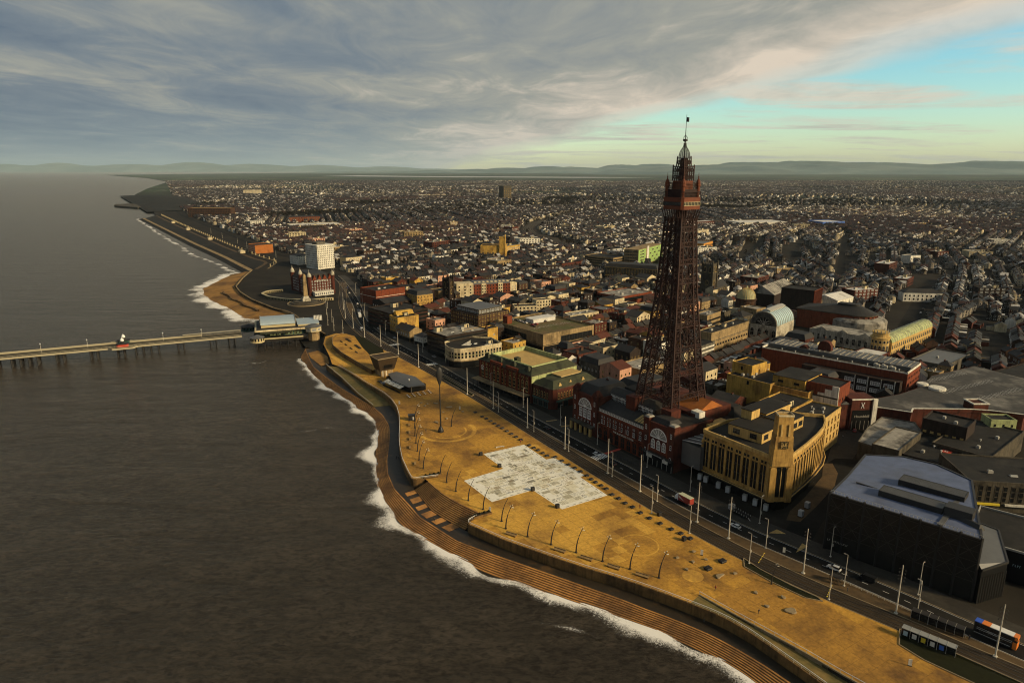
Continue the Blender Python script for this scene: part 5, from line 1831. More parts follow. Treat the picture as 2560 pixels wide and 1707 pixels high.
# ---- row along the front, north of the iron tower
def build_green_roof_hall():
 C = (11.4,386.3)
 ang = 40.0
 root = thing("ornate_brick_theatre","ornate red brick seafront theatre with green roofs and a sunken golden roof deck","building",(*C,0),R(ang))
 rz = R(ang)
 e1,e2 = (math.cos(rz),math.sin(rz)),(-math.sin(rz),math.cos(rz))
 g = lambda x,y: (C[0] + e1[0] * x + e2[0] * y,C[1] + e1[1] * x + e2[1] * y)
 take([g(-1,-18),g(40,-18),g(40,53),g(-1,53)],2)
 up = MB().prism([(0,0),(38,0),(38,51),(0,51)],0,16.5,top=False).build("main_block","brick_red",root)
 MB().prism([(-0.3,-0.3),(38.3,-0.3),(38.3,51.3),(-0.3,51.3)],16.5,17.1,bottom=True,top=False).build("cornice","stone_grey",up)
 # mansard ring round the deck
 rf = MB()
 o = [(-0.2,-0.2),(38.2,-0.2),(38.2,51.2),(-0.2,51.2)]
 i_ = [(5,5),(34,5),(34,44),(5,44)]
 rf.add([(*p,17.0) for p in o] + [(*p,20.6) for p in i_],[(k,(k + 1) % 4,4 + (k + 1) % 4,4 + k) for k in range(4)])
 rf.build("roof","roof_green",up)
 MB().prism([(5,5),(34,5),(34,44),(5,44)],18.2,18.4).build("roof_deck","roof_gold",up)
 dk = MB()
 for x0,y0,x1,y1 in ((4.6,4.6,34.4,5.4),(4.6,43.6,34.4,44.4),(4.6,5.4,5.4,43.6),(33.6,5.4,34.4,43.6)):
  dk.box(x0,y0,18.0,x1,y1,21.0)
 dk.box(5.4,26,18.4,14,26.6,20.4)
 dk.build("deck_parapet","paint_mint",up)
 MB().box(6,20,18.4,9,23,22.6).build("flue","roof_green",up)
 # south wall painted mint above the lower roof
 MB().box(0.2,-0.16,12.2,37.8,-0.01,16.4).build("mint_wall","paint_mint",up)
 # west front: tall arched windows between pale piers
 for k in range(13):
  MB().box(-0.45,2.0 + k * 3.9 - 0.35,5.2,0,2.0 + k * 3.9 + 0.35,16.4).build("pilaster","brick_bright",up)
 for k in range(12):
  put(window_mesh("stone_pale","glass_black",2,3,True),"window",up,(0,3.95 + k * 3.9,6.0),R(-90),(2.5,1,7.4))
  put(window_mesh("stone_pale","glass_dark",2,1),"window",up,(0,3.95 + k * 3.9,14.2),R(-90),(1.9,1,1.2))
 for yy in (17.3,32.9):
  MB().box(-0.9,yy - 5.5,5,-0.46,yy - 4.8,18.6).box(-0.9,yy + 4.8,5,-0.46,yy + 5.5,18.6).box(-0.9,yy - 5.5,17.3,0.3,yy + 5.5,18.8).build("frontispiece","brick_bright",up)
 for k in range(4):
  MB().taper(2.6,6 + k * 13,18.6,21.4,1.3,2.2,0.5,0.9).build("dormer","roof_green",up)
 # round emblem at the north end of the front
 em = MB().tube([(-0.2,47 + 1.5 * math.cos(2 * math.pi * k / 16),12.0 + 1.5 * math.sin(2 * math.pi * k / 16)) for k in range(17)],0.18,5)
 for k in range(3):
  a = 2 * math.pi * k / 3 + 0.5
  em.bar((-0.2,47,12),(-0.2,47 + 1.3 * math.cos(a),12 + 1.3 * math.sin(a)),0.25)
 em.build("emblem","render_white",up)
 # iron canopy over the pavement
 cn = MB().box(-5.6,1,4.6,0,52,5.0).build("canopy","concrete_beige",root)
 for k in range(12):
  MB().box(-5.3,2 + k * 4.4,0,-5.05,2.25 + k * 4.4,4.6).build("post","dark_metal",cn)
 MB().box(-0.3,1,0.1,-0.01,51,4.2).build("shop_front","glass_black",root)
 # lower south block with rounded corner
 poly = [(1,-0.5),(1,-14),(2.2,-16.4),(4.6,-17.6),(37,-17.6),(37,-0.5)]
 lo = MB().prism(poly,0,12.0,top=False).build("corner_block","brick_red",root)
 MB().prism([(x + (-0.3 if x < 5 else 0.3),y - 0.2) for x,y in poly],12.0,12.6,bottom=True).build("cornice","stone_grey",lo)
 MB().hip(1.6,-17,36.6,-0.6,12.6,3.4,4.0).build("roof","roof_green",lo)
 MB().box(14,-11,13,30,-3,16.4).build("golden_shed","render_cream",lo)
 MB().box(13.6,-11.4,16.4,30.4,-2.6,16.8).build("shed_roof","roof_gold",lo)
 windows_on(lo,(1,-0.5),(1,-14),6,[6.0],1.3,3.8,("stone_pale","glass_black",1,2),arch=True)
 windows_on(lo,(4.6,-17.6),(37,-17.6),14,[6.0],1.3,3.8,("stone_pale","glass_black",1,2),arch=True)
 windows_on(lo,(1,-0.5),(1,-14),3,[0.4],3.6,3.6,("paint_teal","glass_black",2,1),name="shop_window")
 windows_on(lo,(4.6,-17.6),(14,-17.6),2,[0.4],3.6,3.6,("paint_teal","glass_black",2,1),name="shop_window")
 MB().box(0.6,-14.5,4.3,1.0,-0.5,5.3).box(4.0,-18.0,4.3,37,-17.6,5.3).build("fascia","paint_teal",lo)
 for xx,yy in ((8,-16),(17,-15.5),(27,-16)):
  MB().taper(xx,yy,12.8,15.0,1.6,0.6,0.3,0.3).build("dormer","roof_gold",lo)

build_green_roof_hall()

def build_curved_store():
 P = [(-48.9,482),(-47.5,472.5),(-44.6,465.6),(-40.6,462.0),(-36.0,461.2),(-26.0,465.2),(-7.6,478.6),(-15.5,495),(-33,500)]
 ox,oy = P[3]
 L = [(x - ox,y - oy) for x,y in P]
 root = thing("curved_store","cream curved-corner store with a row of tall windows beside the zebra crossing","building",(ox,oy,0))
 take(P,2)
 MB().prism(L,0,13.4,top=False).build("wall","render_cream",root)
 MB().sheet(L,12.8).build("roof","roof_felt",root)
 pm,cm = MB(),MB()
 for i in range(len(L)):
  a,b = L[i],L[(i + 1) % len(L)]
  pm.bar((*a,13.4),(*b,13.4),0.5,0,1.3)
  if i < 6:
   cm.bar((*a,4.9),(*b,4.9),1.2,0,0.5)
 pm.build("parapet","render_cream",root)
 cm.build("canopy_band","concrete_beige",root)
 MB().prism([(x * 0.985,y * 0.985 - 0.25) for x,y in L],0.1,4.4,top=False).build("shop_front","glass_black",root)
 for i,c in ((0,4),(1,3),(2,2),(3,2),(4,4),(5,9)):
  windows_on(root,L[i],L[i + 1],c,[6.4],1.7,4.8,("render_cream","glass_black",1,2))
  windows_on(root,L[i],L[i + 1],c,[8.5],1.5,0.5,("paint_lime","paint_mint",1,1),name="spandrel_panel")
 MB().add([(4,12,13),(11,12,13),(11,12,17)],[(0,1,2)]).add([(4,12.4,13),(11,12.4,13),(11,12.4,17)],[(0,2,1)]).build("roof_sign","render_white",root)
 put(roof_unit_mesh("hut"),"stair_head",root,(24,20,12.8),R(40))
 for x,y in ((10,16),(14,18),(22,14),(25,16)):
  put(roof_unit_mesh("light"),"skylight",root,(x,y,12.8),R(40))

build_curved_store()

block("banded_office","dark banded seafront office with horizontal strip windows and a pale stained roof","building",(-47.7,474.6 + 9),40,38,26,17.5,"brick_dark","roof_pale",bands=("glass_dark",[4.5,7.8,11.1,14.2],1.7),ground="glass_black",cornice=("stone_grey",[3.6,6.9,10.2,13.4]),
  units=[("hut",6,20,1.4),("plant",20,8),("plant",24,14,1.3),("light",12,10),("hut",30,18,1.2)])
block("yellow_extension","long mustard rendered wall building behind the cream curved store","building",(-34,497),40,30,9,17,"render_yellow","roof_felt",units=[("plant",8,4),("stack",22,4)],south=(4,[11],1.2,1.4))
block("gabled_shop","dark slate gabled shop with grey end wall beside the yellow seafront block","house",(-82.7,536),40,12,22,8.6,"concrete_beige","roof_slate",top="gable",rise=3.4,axis="y",west=(6,[4.6],1.2,1.6),ground="glass_black",units=[("stack",6,3,1,2.2),("stack",6,15,1,2.2)])
block("white_shop","small white two-storey shop with dark hipped roof beside the banded office","house",(-69.9,520),44,9,12,7.6,"render_white","roof_slate",top="hip",rise=2.2,west=(4,[4.2],1.1,1.5),ground="glass_black",south=(2,[4.2],1.1,1.5))
r_ = block("yellow_hotel","tall mustard yellow seafront hotel with stepped parapet","hotel",(-95.1,555),38,20,14,16,"render_yellow","roof_felt",west=(4,zs(3,4.6,3.6),1.4,1.9),style=WP,ground="glass_black",units=[("hut",12,8),("plant",5,9)])
MB().prism([(4,10),(20,10),(20,14.2),(4,14.2)],15.5,19.0).gable(4,8,20,14,16,3.0,0,0.2,"x").build("gable_block","render_yellow",r_)
block("banded_hotel","long dark red banded hotel with strip windows facing the tram lines","hotel",(-102.7,567),42,38,38,17,"brick_dark","roof_felt",bands=("glass_dark",[4.4,7.8,11.2,14.2],1.5),cornice=("brick_red",[3.3,6.6,10.0,13.3]),ground="glass_black",units=[("plant",8,8),("hut",20,26,1.5),("stack",30,10),("stack",30,30)])
block("stone_mansion","ornate brown stone mansion block with mansard roof and dormers","building",(-93.8,664),38,18,20,15,"stone_yellow","roof_slate",top="mansard",rise=3.8,south=(5,zs(4,2.0,3.3),1.2,1.8),west=(5,zs(4,2.0,3.3),1.2,1.8),style=ST,cornice=("stone_pale",[8.2,14.4]))
block("red_leisure_hall","bright red brick hall with blank wall and white stripe north of the banded hotel","building",(-139,688),44,36,30,15.5,"brick_bright","roof_felt",parapet=0.9,units=[("plant",10,10,1.5),("light",20,14)],bands=("render_white",[8.4],0.4))
block("long_low_hall","long low dark roofed hall in front of the red blank wall","building",(-123,651),42,30,24,9.5,"brick_dark","roof_slate",top="gable",rise=3.2,west=(6,[4.4],1.4,1.6),ground="glass_black")
r_ = block("brown_office","big dark brown brick office with glazed rooftop storey","office",(-28,553),43,34,37,18.5,"brick_brown","roof_felt",south=(11,zs(5,2.2,3.3),1.5,1.9),west=(12,zs(5,2.2,3.3),1.5,1.9),style=("stone_pale","glass_dark",2,2),cornice=("stone_grey",[5.2,17.6]))
penthouse(r_,4,4,30,33,17.8,4.0,"stone_grey","roof_zinc",wins=(9,1.8,2.0,WD))

def build_apartments():
 C = (-41.4,713)
 root = thing("apartment_block","cream and red brick apartment block with alternating bays in the town centre","building",(*C,0),R(19))
 rz = R(19)
 take([C,(C[0] + 42,C[1] + 14),(C[0] + 36,C[1] + 30),(C[0] - 24,C[1] + 24)],3)
 MB().prism([(0,0),(42,0),(42,15),(0,15)],0,17.5,top=False).build("brick_range","brick_bright",root)
 MB().hip(0,0,42,15,17.5,2.6,2.2).build("roof","roof_zinc",root)
 MB().prism([(-18,-1),(0.4,-1),(0.4,14),(-18,14)],0,19.5).build("cream_end","render_cream",root)
 for x in (9.5,28):
  b_ = MB().prism([(x,-0.7),(x + 5.2,-0.7),(x + 5.2,3),(x,3)],0,18.6).build("cream_bay","render_cream",root)
  windows_on(b_,(x,-0.7),(x + 5.2,-0.7),2,zs(5,2.0,3.3),1.2,1.5,DK)
 windows_on(root,(-18,-1),(0.4,-1),3,zs(5,2.0,3.3),1.5,1.6,DK)
 windows_on(root,(0.4,0),(9.5,0),3,zs(5,2.0,3.3),1.2,1.5,DK)
 windows_on(root,(14.7,0),(28,0),4,zs(5,2.0,3.3),1.2,1.5,DK)
 windows_on(root,(33.2,0),(42,0),3,zs(5,2.0,3.3),1.2,1.5,DK)
 for k in range(9):
  MB().box(2 + k * 4.5,1.2,18.2,4.4 + k * 4.5,4.5,20.4).build("dormer","render_cream",root)

build_apartments()

def build_parking_store():
 C = (23.8,506)
 root = block("parking_store","big brick department store with cars parked on its mossy roof","building",C,38,54,64,13.5,"concrete_beige","roof_moss",parapet=1.3,bands=None,cornice=("stone_grey",[4.2]))
 w = MB().box(18,-0.16,4.8,52,-0.01,9.6).build("window_band","glass_black",root)
 for k in range(12):
  MB().box(18.3 + k * 2.85,-0.24,4.8,18.6 + k * 2.85,-0.16,9.6).build("mullion","dark_metal",w)
 w = MB().box(-0.16,20,5.2,-0.01,63,10.0).build("window_band","glass_black",root)
 for k in range(14):
  MB().box(-0.24,20.4 + k * 3.05,5.2,-0.16,20.7 + k * 3.05,10.0).build("mullion","dark_metal",w)
 MB().box(-0.3,1,0.1,-0.01,63,3.6).box(1,-0.3,0.1,53,-0.01,3.6).build("shop_front","glass_black",root)
 MB().box(22,38,12.2,46,48,15.2).box(21.5,37.5,15.2,46.5,48.5,15.6).build("roof_house","roof_white",root)
 MB().box(4,50,12.2,9,56,18.5).build("brick_stack","brick_bright",root)
 lines = MB()
 for k in range(16):
  lines.box(10 + k * 2.6,22,12.22,10.12 + k * 2.6,27,12.24)
 lines.build("bay_lines","road_paint",root)["kind"] = "stuff"
 return root

PSTORE = build_parking_store()

block("cream_parade","cream two-storey shopping parade behind the brown office","building",(2.5,632),10,22,13,10.5,"render_cream","roof_felt",south=(6,[4.8,7.6],1.5,1.6),west=(3,[4.8,7.6],1.2,1.5),style=DK,ground="glass_black",units=[("stack",4,6)])
block("pedimented_shop","tall cream shop with pediment and dark windows beside the cream parade","building",(23.7,650),25,16,10,13,"render_cream","roof_slate",south=(5,zs(3,3.8,3.0),1.3,1.7),style=DK,ground="glass_black")
block("flat_parade","long pale flat-roofed shop row beside the parking store's roof","building",(52,596),35,34,14,9,"render_cream","roof_pale",south=(9,[5.2],1.6,1.8),style=DK,ground="glass_black",units=[("light",8,6),("light",16,6),("plant",26,8)])
block("gabled_cream_row","cream terrace with a row of small gables near the parking store","building",(47,566),40,26,12,8.5,"render_cream","roof_slate",top="gable",rise=3.6,south=(7,[5.0],1.3,2.2),style=ST)
block("mansard_block","dark grey mansard-roofed block behind the ornate theatre","building",(57,434),36,16,18,9.5,"concrete_grey","roof_slate",top="mansard",rise=3.6,south=(4,[4.5],1.2,1.4),west=(5,[4.5],1.2,1.4))
block("brick_corner_shop","red brick corner shop with two tall chimneys behind the ornate theatre","building",(46,458),38,18,16,10.5,"brick_red","roof_felt",south=(5,[4.2,7.4],1.1,1.5),west=(4,[4.2,7.4],1.1,1.5),units=[("stack",3,4,1.3),("stack",12,9,1.3)])
block("pale_shed","pale flat-roofed shed with patchy panels beside the tower's brick base","building",(84,428),40,30,20,8.5,"concrete_beige","roof_pale",units=[("light",8,8),("light",14,8),("plant",22,12)])
block("timbered_inn","half-timbered cream inn with twin gables seen left of the iron tower","inn",(110,588),45,20,13,9,"render_cream","roof_slate",top="gable",rise=4.2,axis="y",south=(4,[4.4,7.0],1.3,1.8),west=(3,[4.4],1.2,1.6),style=("brick_dark","glass_dark",2,2))
block("glazed_shop_hall","low brick hall with dark glazed front left of the iron tower","building",(111,682),40,48,34,10.5,"brick_bright","roof_pale",bands=("glass_dark",[5.2],3.0),units=[("plant",12,10,1.6),("plant",30,12,1.4),("light",20,22)])
block("brownstone_hall","long brown stone civic building with rows of windows left of the iron tower","building",(118,860),-26,66,24,17,"stone_grey","roof_slate",top="mansard",rise=4,south=(18,zs(4,2.4,3.6),1.4,2.2),style=ST,cornice=("stone_pale",[6.0,16.2]))
block("deck_car_park","open-sided concrete car park with pale horizontal parapets","building",(144.8,976),45,34,52,13,"concrete_beige","roof_felt",bands=("glass_black",[2.6,5.8,9.0],1.6))

def build_green_block():
 C = (181.1,980)
 root = thing("lime_office","tall office with lime green and white chequered end wall","office",(*C,0),R(58))
 take([C,(C[0] + 56,C[1] + 90),(C[0] + 30,C[1] + 105),(C[0] - 20,C[1] + 16)],4)
 MB().prism([(0,0),(100,0),(100,22),(0,22)],0,24).build("wall","concrete_beige",root)
 MB().box(0.5,-0.3,1.5,30,-0.01,23.6).build("green_panel","paint_lime",root)
 MB().box(33,-0.8,0.5,40,-0.01,26.5).build("white_fin","render_white",root)
 MB().box(42,-0.3,1.5,99,-0.01,23.6).build("green_panel","paint_lime",root)
 for k in range(6):
  for j in range(4):
   if (k + j) % 2 == 0 or k > 4:
    put(window_mesh("paint_mint","glass_dark",2,1),"window",root,(48 + k * 9,-0.3,3.6 + j * 5),0,(6.5,1,2.4))
 for j in range(5):
  put(window_mesh("paint_mint","glass_dark",3,1),"window",root,(14,-0.3,3 + j * 4.2),0,(16,1,1.8))
  put(window_mesh("concrete_grey","glass_dark",5,1),"window",root,(0,11,3 + j * 4.2),R(-90),(20,1,1.2))

build_green_block()
r_ = block("orange_rotunda","orange rendered two-storey building with curved glazed corner right of the iron tower","building",(327,1170),58,55,34,13,"paint_orange","roof_zinc",south=(8,[5.6],4.4,3.6),west=(4,[3.2],3.0,5.0),style=DK)

def church(name,label,C,ang,tw,th,nave_l,wall,spire=0.0):
 root = thing(name,label,"church",(*C,0),R(ang))
 take([(C[0] - 10,C[1] - 10),(C[0] + nave_l * 0.8,C[1] - 8),(C[0] + nave_l,C[1] + nave_l * 0.6),(C[0] - 8,C[1] + 16)],2)
 h = tw / 2
 t = MB().prism([(-h,-h),(h,-h),(h,h),(-h,h)],0,th).build("bell_tower",wall,root)
 for sx in (-1,1):
  for sy in (-1,1):
   MB().prism([(sx * h - 0.9,sy * h - 0.9),(sx * h + 0.9,sy * h - 0.9),(sx * h + 0.9,sy * h + 0.9),(sx * h - 0.9,sy * h + 0.9)],0,th + 0.5).taper(sx * h,sy * h,th + 0.5,th + 5,0.9,0.9,0.05,0.05).build("buttress",wall,t)
 for p0,p1 in (((-h,-h),(h,-h)),((-h,h),(-h,-h))):
  windows_on(t,p0,p1,2,[th - 9],tw * 0.22,6.5,("stone_pale","glass_black",1,1),arch=True,name="belfry_opening")
  windows_on(t,p0,p1,1,[th * 0.4],tw * 0.3,5,("stone_pale","glass_black",2,1),arch=True)
 m = MB()
 for k in range(5):
  for s in (-1,1):
   m.box(-h + k * tw / 4.6,s * h - 0.25,th,-h + k * tw / 4.6 + tw / 9,s * h + 0.25,th + 1.2)
   m.box(s * h - 0.25,-h + k * tw / 4.6,th,s * h + 0.25,-h + k * tw / 4.6 + tw / 9,th + 1.2)
 m.build("battlement",wall,t)
 n = MB().prism([(h,-6),(h + nave_l,-6),(h + nave_l,6),(h,6)],0,10).build("nave",wall,root)
 MB().gable(h,-6,h + nave_l,6,10,6.5,0,0.4,"x").build("nave_roof","roof_slate",n)
 windows_on(n,(h,-6),(h + nave_l,-6),6,[3],1.6,5,("stone_pale","glass_black",2,1),arch=True)
 return root

church("stone_church","tall dark stone church tower with pinnacles right of the iron tower",(214,735),50,11.5,37,30,"stone_grey")
church("brick_church","dark brick church with slim bell tower beside the apartment block",(-66,700),60,7,26,28,"brick_dark")
block("beige_depot","long beige concrete building with panelled upper wall right of the iron tower","building",(150.9,502),45,60,12,15.5,"concrete_beige","roof_felt",south=(14,[4.2],2.4,1.6),style=DK,cornice=("concrete_grey",[8.4]),units=[("plant",10,6,1.3),("hut",30,6),("plant",44,6)])
block("rounded_bands","white and grey banded office beside the tower's right leg","building",(136,476),45,20,14,12,"concrete_grey","roof_felt",bands=("render_white",[2.8,5.8,8.8],1.2))
block("concrete_canopy_shop","pale concrete shop with overhanging upper storey behind the tower's right edge","building",(169,578),48,26,12,13,"concrete_beige","roof_pale",bands=("glass_dark",[3.0,7.0],1.6),units=[("plant",8,5),("plant",16,6)])

# ---- yellow stepped buildings behind the clock store
r_ = block("mustard_block","tall mustard rendered block behind the brick hall, topmost of the stepped roofs","building",(137.3,375),38,15,13,26.5,"render_yellow","roof_felt",west=(1,[22.6],1.2,2.2),south=(1,[20.6],1.0,2.4),style=("dark_metal","glass_black",1,1),parapet=0.5)
r_ = block("mustard_range","long mustard rendered range below the tall mustard block","building",(141.9,358),40,24,27,21.0,"render_yellow","roof_felt",west=(1,[17.5],1.4,2.2),style=("dark_metal","glass_black",1,1),units=[("plant",5,20),("plant",8,18),("plant",12,16),("plant",6,14)])
r_ = block("brown_step_range","brown and yellow stepped range with dark roof behind the clock store","building",(158,346),44,26,22,20,"stone_yellow","roof_felt")
penthouse(r_,4,4,26,22,19.3,5.2,"render_yellow",wins=(3,3.0,1.4,("dark_metal","glass_black",1,1)))
r_ = block("red_end_block","tall block with bright red brick end wall and white stepped side wall","building",(171.9,341),46,16,20,24.5,"brick_bright","roof_felt")
st = MB()
for k in range(5):
 st.box(-0.6,0.2 + k * 3.6,0,-0.01,3.6 + k * 3.6,24.5 - k * 2.4)
st.build("white_stepped_wall","render_white",r_)
st = MB()
st.box(-0.72,0.3,17.6,-0.62,16,18.4)
st.build("dark_stripe","dark_metal",r_)
windows_on(r_,(0,0),(16,0),4,[4,8,12,16],1.2,1.6,("brick_red","glass_dark",1,2))
block("cream_bank","cream stone block with tall window strips between the clock store and the red end wall","building",(150.0,309),47,24,16,19.0,"stone_pale","roof_felt",south=(5,[4.5,9.0,13.2],1.8,3.2),style=("stone_yellow","glass_dark",2,2),units=[("plant",6,8),("vent",10,4),("vent",11,9),("plant",16,6),("vent",14,11)])
block("mustard_rooftops","low mustard yellow rooftop building between the clock store and the cream block","building",(140,322),42,22,18,19.5,"render_yellow","roof_felt",units=[("hut",5,5,1.2)])

# ---- the shopping centre with its roof-top car park
def build_mall():
 C = (236,390)
 ang = 46.0
 root = thing("shopping_centre","vast red brick shopping centre with ribbed grey roofs and brick vents","building",(*C,0),R(ang))
 rz = R(ang)
 e1,e2 = (math.cos(rz),math.sin(rz)),(-math.sin(rz),math.cos(rz))
 g = lambda x,y: (C[0] + e1[0] * x + e2[0] * y,C[1] + e1[1] * x + e2[1] * y)
 take([g(-8,-2),g(34,-2),g(34,92),g(-8,92)],2)
 MB().prism([(0,0),(28,0),(28,90),(0,90)],0,17.0,top=False).build("wall","brick_bright",root)
 MB().sheet([(0,0),(28,0),(28,90),(0,90)],16.9).build("roof","roof_felt",root)
 MB().box(0,0,16.9,28,0.5,18.2).box(0,89.5,16.9,28,90,18.2).box(0,0.5,16.9,0.5,89.5,17.6).box(27.5,0.5,16.9,28,89.5,18.4).build("parapet","render_white",root)
 MB().box(9,1,16.9,27,89,19.0).build("roof_terrace","roof_zinc",root)
 # ribs of the long roof, one strip each
 rib = MB().box(0,-0.12,0,16,0.12,0.5).mesh("roof_rib",["roof_pale"])
 for k in range(26):
  put(rib,"roof_rib",root,(9.8,3 + k * 3.3,19.0))
 for k in range(9):
  put(roof_unit_mesh("vent"),"vent",root,(4.5,6 + k * 9,16.9))
 for k in range(6):
  put(roof_unit_mesh("plant"),"roof_unit",root,(5 + (k % 2) * 2,9 + k * 2.2,16.9),0,(1.3,1.3,1.3))
 # arched brick vents
 for (x,y,w,h) in ((14,54,4.2,8.5),(10,66,3.0,4.2)):
  n = 8
  P = [(y - w,16.9),(y + w,16.9)] + [(y + w * math.cos(math.pi * k / n),16.9 + h - w + w * math.sin(math.pi * k / n)) for k in range(n + 1)]
  m = len(P)
  MB().add([(x,a,b) for a,b in P] + [(x + 4,a,b) for a,b in P],[tuple(range(m))[::-1],tuple(range(m,2 * m))] + [(i,(i + 1) % m,m + (i + 1) % m,m + i) for i in range(m)]).build("brick_vent","brick_red",root)
 # front wall with framed window bays
 MB().prism([(-6,2),(0,2),(0,60),(-6,60)],0,12.5).build("front_range","brick_dark",root)
 for k in range(4):
  for j in range(2):
   put(window_mesh("white_paint","glass_grey",4,2),"window",root,(-6,8 + k * 7.5,3.5 + j * 4.4),R(-90),(5.2,1,2.4))
  MB().box(-6.4,4.4 + k * 7.5,0,-6.0,4.8 + k * 7.5,12.4).build("pier","render_white",root)
 windows_on(root,(0,0),(28,0),8,[4,9,13],1.4,1.6,("brick_red","glass_dark",1,1))

build_mall()

def build_mall_entrance():
 root = thing("mall_entrance","brick shopping centre gateway with dark glass, lettering and a white symbol","building",(180.5,343.5,0),R(4))
 take([(176,338),(196,340),(196,356),(176,354)],1)
 MB().prism([(0,0),(13.5,0),(13.5,12),(0,12)],0,17).build("gatehouse","brick_red",root)
 MB().box(0.8,-0.25,0.2,11.0,-0.01,11.0).build("glass_front","glass_black",root)
 MB().box(11.4,-0.9,0,13.8,0.6,17.2).build("white_pylon","render_white",root)
 MB().box(-0.1,-0.3,16.6,13.6,0.2,17.3).build("coping","render_white",root)
 for k in range(5):
  MB().box(1 + k * 2.3,-0.35,0.2,1.15 + k * 2.3,-0.25,5).build("mullion","galvanised",root)
 t1 = put(text_mesh("Houndshill",1.9,"galvanised"),"lettering",root,(6.0,-0.5,7.6))
 t1.rotation_euler = (R(90),0,0)
 em = MB()
 for s in (-1,1):
  em.tube([(6 + s * 0.25 + s * 0.55 * abs(k - 4) / 4,-0.3,12.0 + k * 0.42) for k in range(9)],0.16,5)
 em.build("symbol","white_paint",root)
 MB().prism([(-6,1),(0,1),(0,10),(-6,10)],0,14).build("side_wing","brick_red",root)
 MB().gable(-6,1,0,10,14,1.8,0,0.2,"y").build("side_roof","roof_zinc",root)

build_mall_entrance()

def build_roof_car_park():
 root = thing("roof_car_park","stained grey car park deck behind a red brick parapet wall","car park",(208.9,337,0))
 o = (208.9,337.0)
 P = [(195.1,345.3),(208.9,337.4),(213.1,343.2),(243.6,342.1),(252.1,340.1),(265.4,334.0),(330,372),(303.4,430),(262,408),(243,386),(222,372),(199,362)]
 L = [(x - o[0],y - o[1]) for x,y in P]
 take(P,2)
 MB().prism(L,0,10.6,top=False).build("wall","brick_red",root)
 MB().sheet(L,10.5).build("deck","deck_stained",root)
 pm,cp = MB(),MB()
 for i in range(6):
  a,b = L[i],L[i + 1]
  pm.bar((*a,11.2),(*b,11.2),0.5,0,1.9)
  cp.bar((*a,12.25),(*b,12.25),0.8,0,0.3)
 pm.build("parapet","brick_red",root)
 cp.build("coping","render_white",root)
 MB().box(36,6,10.5,44,14,14.5).build("stair_tower","brick_red",root)
 MB().box(35.6,5.6,14.5,44.4,6.4,15.1).box(35.6,13.6,14.5,44.4,14.4,15.1).box(35.6,6.4,14.5,36.4,13.6,15.1).box(43.6,6.4,14.5,44.4,13.6,15.1).build("stair_coping","render_white",root)
 ln = MB()
 for k in range(22):
  for r in range(3):
   x,y = 46 + k * 2.6 * 0.8 - r * 6,20 + k * 1.1 + r * 16
   if inside(L,x,y):
    ln.bar((x,y,10.52),(x - 1.2,y + 4.2,10.52),0.14,0,0.02)
 ln.build("bay_lines","road_paint",root)["kind"] = "stuff"
 for x,y,s in ((40,44,4.6),(36,52,3.2)):
  MB().lathe([(s,10.5),(s,11.6),(s * 0.9,11.9),(0,12.0)],20,(x,y)).build("ramp_drum","render_white",root)
 t1 = put(text_mesh("~10",0.8,"render_white"),"lettering",root,(50,0.5,8.6))
 t1.rotation_euler = (R(90),0,R(-22))

mat("deck_stained",(0.045,0.040,0.033),0.8,0.4,0.3,0.3,col2=(0.16,0.145,0.12),c2=(0.50,0.66),c2scale=0.05)
build_roof_car_park()

# ---- between the shopping centre and the black venue
root = thing("low_flat_shops","low stained grey flat-roofed shops facing the pedestrian street","building",(179.7,293.4,0))
P = [(194.5,338.1),(206.9,330.3),(202.5,315.7),(179.7,293.4),(169.5,298.9),(165.4,304.6),(179.1,322.8)]
take(P,2)
L = [(x - 179.7,y - 293.4) for x,y in P]
MB().prism(L,0,9,top=False).build("wall","stone_grey",root)
MB().sheet(L,8.9).build("roof","roof_pale",root)
pm = MB()
for a,b in zip(L,L[1:] + L[:1]):
 pm.bar((*a,9.1),(*b,9.1),0.4,0,0.8)
pm.build("parapet","concrete_grey",root)
for k in range(6):
 put(roof_unit_mesh("light"),"skylight",root,(4 - k * 1.6 + 6,30 - k * 3.8 - 4,8.9),R(40))
block("raised_flat_shop","raised box of a shop with pale stained flat roof and grey edge","building",(175.1,287.5),44,32,11.5,12,"stone_grey","roof_pale",parapet=0.5)
r_ = block("dark_club","dark clad club building with two rows of small lit-looking yellow windows","building",(216,304),44,16,19,16.5,"brick_dark","roof_felt",parapet=0.9,units=[("plant",5,6),("plant",9,12)])
windows_on(r_,(0,19),(0,0),6,[9.6],1.5,1.1,("stone_pale","stone_pale",1,1))
windows_on(r_,(0,17),(0,5),7,[6.0],1.0,1.5,("render_white","glass_grey",1,2))
r_ = block("dark_yard_roof","low dark flat roof with a bright red square panel beside the blue-grey roof","building",(192.6,277),44,35,22,9,"brick_dark","roof_felt",units=[("plant",10,14),("vent",16,8),("vent",20,12),("plant",8,4)])
MB().box(17,4.5,8.35,21,8.5,8.45).build("red_panel","red_paint",r_)
MB().box(18.2,6.0,8.46,19.8,6.5,8.5).box(18.2,6.9,8.46,19.8,7.3,8.5).build("panel_marks","render_white",r_)
block("pale_green_house","pale yellow-green rendered house with stepped outside stair by the brick parapet","house",(240.2,322),-6,12,9,14,"paint_mint","roof_felt",south=(3,[6.4,10.2],0.9,1.3),style=DK)
r_ = block("grey_column_row","long grey shop row with tall dark window strips beyond the black venue","building",(186,255),-9,60,28,13,"stone_grey","roof_felt",south=(20,[3.8],1.6,7.6),style=("stone_grey","glass_black",1,3),parapet=0.5,units=[("plant",12,10),("plant",30,16),("light",20,8),("light",40,12)])
MB().box(2,-0.9,2.9,12,-0.1,3.7).build("yellow_fascia","yellow_paint",r_)
